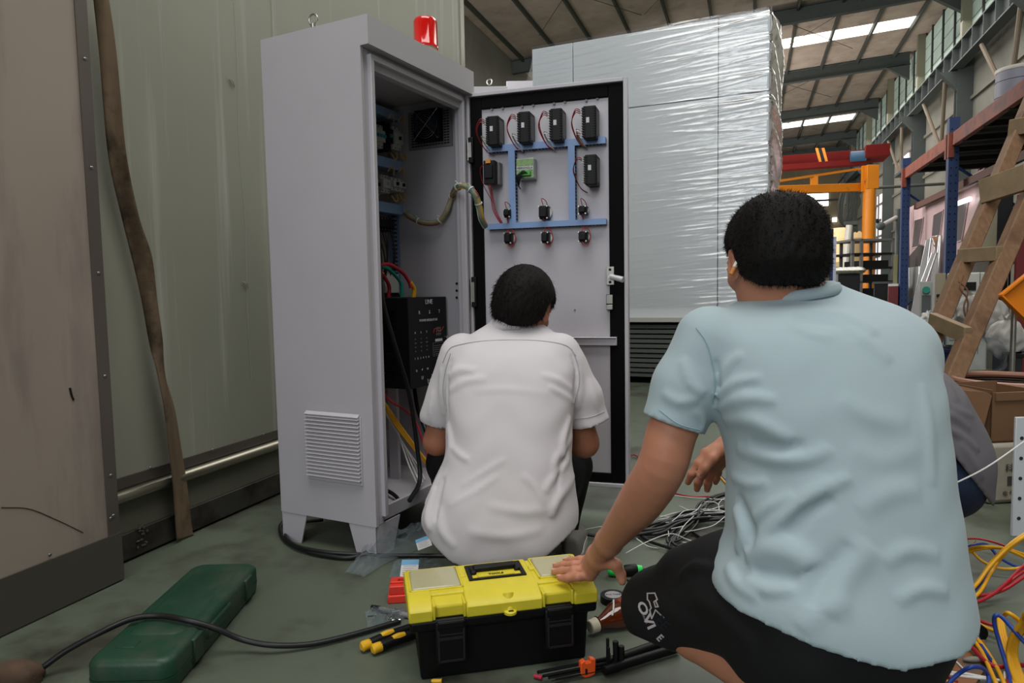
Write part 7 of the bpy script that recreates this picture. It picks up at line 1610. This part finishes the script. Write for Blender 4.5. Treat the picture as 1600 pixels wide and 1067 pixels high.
q = P(1302, 372, 7.); ubox('white_post', 'narrow pale blue and white panel edge beside the right ear', 'panel', 1298, 1307, 370, 480, 7., .06, mat('post_white', (196, 202, 220), .4), lambda t, fr, L, z0, z1: obj('blue_edge', MB().fbox(fr, (-.02, -.002, 0), (L*.35, .06, z1+.08)), M_rb, t))
a = P(1313, 422, 15); b = P(1327, 352, 15); tag(obj('leaning_tube', MB().cyl(a*V3(1, 1, 0)+UZ*a[2]*.0, b, .07, seg=10), mat('tube_pale', (196, 190, 180), .4), smooth=True, loc=a), 'pale tube leaning against the dark machine column', 'tube')
t = thing('floor_fan', 'lit cream ventilation drum seen past the right ear', 'fan', P(1313, 470, 30)*V3(1, 1, 0)); c = P(1313, 385, 30)
obj('drum', MB().lathe(c-UZ*.9, UZ, [(.7, 0), (.95, .2), (1.0, 1.2), (.8, 1.5), (.3, 1.7)], 24), mat('cream_drum', (220, 190, 140), .6), t, smooth=True); obj('stand', MB().cyl(c*V3(1, 1, 0), c-UZ*.9, .3), M_grey, t)
a = YP(1311, 343, YE-.17); tag(obj('hall_lamp', MB().box(a-V3(.3, .02, 0), (.3, .2, .3)), MATS['glow_white'], loc=a), 'small lit lamp on the far wall beside the right ear', 'lamp')
t = thing('cable_festoon', 'dark tangle of hoses and cables hanging by the far wall', 'cables', P(1325, 330, 24)); m = MB(); r6 = random.Random(2); q6 = P(1325, 296, 24); obj('hanger_pipe', MB().cyl(q6-V3(.3, 0, 0), (XW+.2, q6[1], q6[2]), .05, seg=8), M_pur, t)
for k in range(12):
    x0 = 1316+r6.random()*22; obj('hose', MB().tube([P(x0, 296, 24), P(x0-6+r6.random()*12, 318, 24), P(x0-10+r6.random()*14, 345, 24), P(1330+r6.random()*10, 362, 24)], .05, seg=6, sub=4), M_pur, t, smooth=True)
a = P(1376, 353, 9.5); b = P(1404, 338, 9.5); t = thing('swing_arm_tool', 'pale pneumatic arm sticking out left of the far blue post', 'tool', a); obj('arm_tube', MB().cyl(a, b, .03, seg=12), mat('arm_grey', (168, 166, 160), .4), t, smooth=True); obj('joint', MB().ball(a, .06, 10, 8), M_grey, t, smooth=True); obj('arm_post', MB().cyl(b*V3(1, 1, 0), b+UZ*.1, .04, seg=12), M_grey, t, smooth=True); obj('bracket', MB().tube([a, P(1371, 346, 9.5), P(1370, 342, 9.5)], .02), M_black, t)
ubox('olive_stand', 'olive green slanting stand left of the far blue post', 'stand', 1396, 1403, 398, 425, 9.2, .1, mat('olive', (120, 118, 80), .6), lambda t, fr, L, z0, z1: obj('foot', MB().fbox(fr, (-.1, -.1, 0), (L+.1, .2, .03)), M_grey, t))
# repeats of one kind share a group phrase
GR = {'metal_sheet': 'silver sheets leaning on the rack', 'sheet_panel': 'pinkish sheet panels leaning on the rack', 'electrical_cabinet': 'white cabinets behind the open door', 'junction_box': 'grey boxes on the far wall',
      'metal_tin': 'gold tins by the ladder', 'wire_offcut': 'cable offcuts by the screwdriver', 'person': 'workers squatting on the floor'}
for o in list(COL.objects):
    if o.parent is None and 'label' in o:
        b = o.name.split('.')[0]
        if b in GR: o['group'] = GR[b]
        elif b == 'plastic_bag': o['group'] = 'plastic bags on the floor by the toolbox' if o.location.y < 2.2 and o.location.x < 0 else 'plastic bags heaped by the ladder'
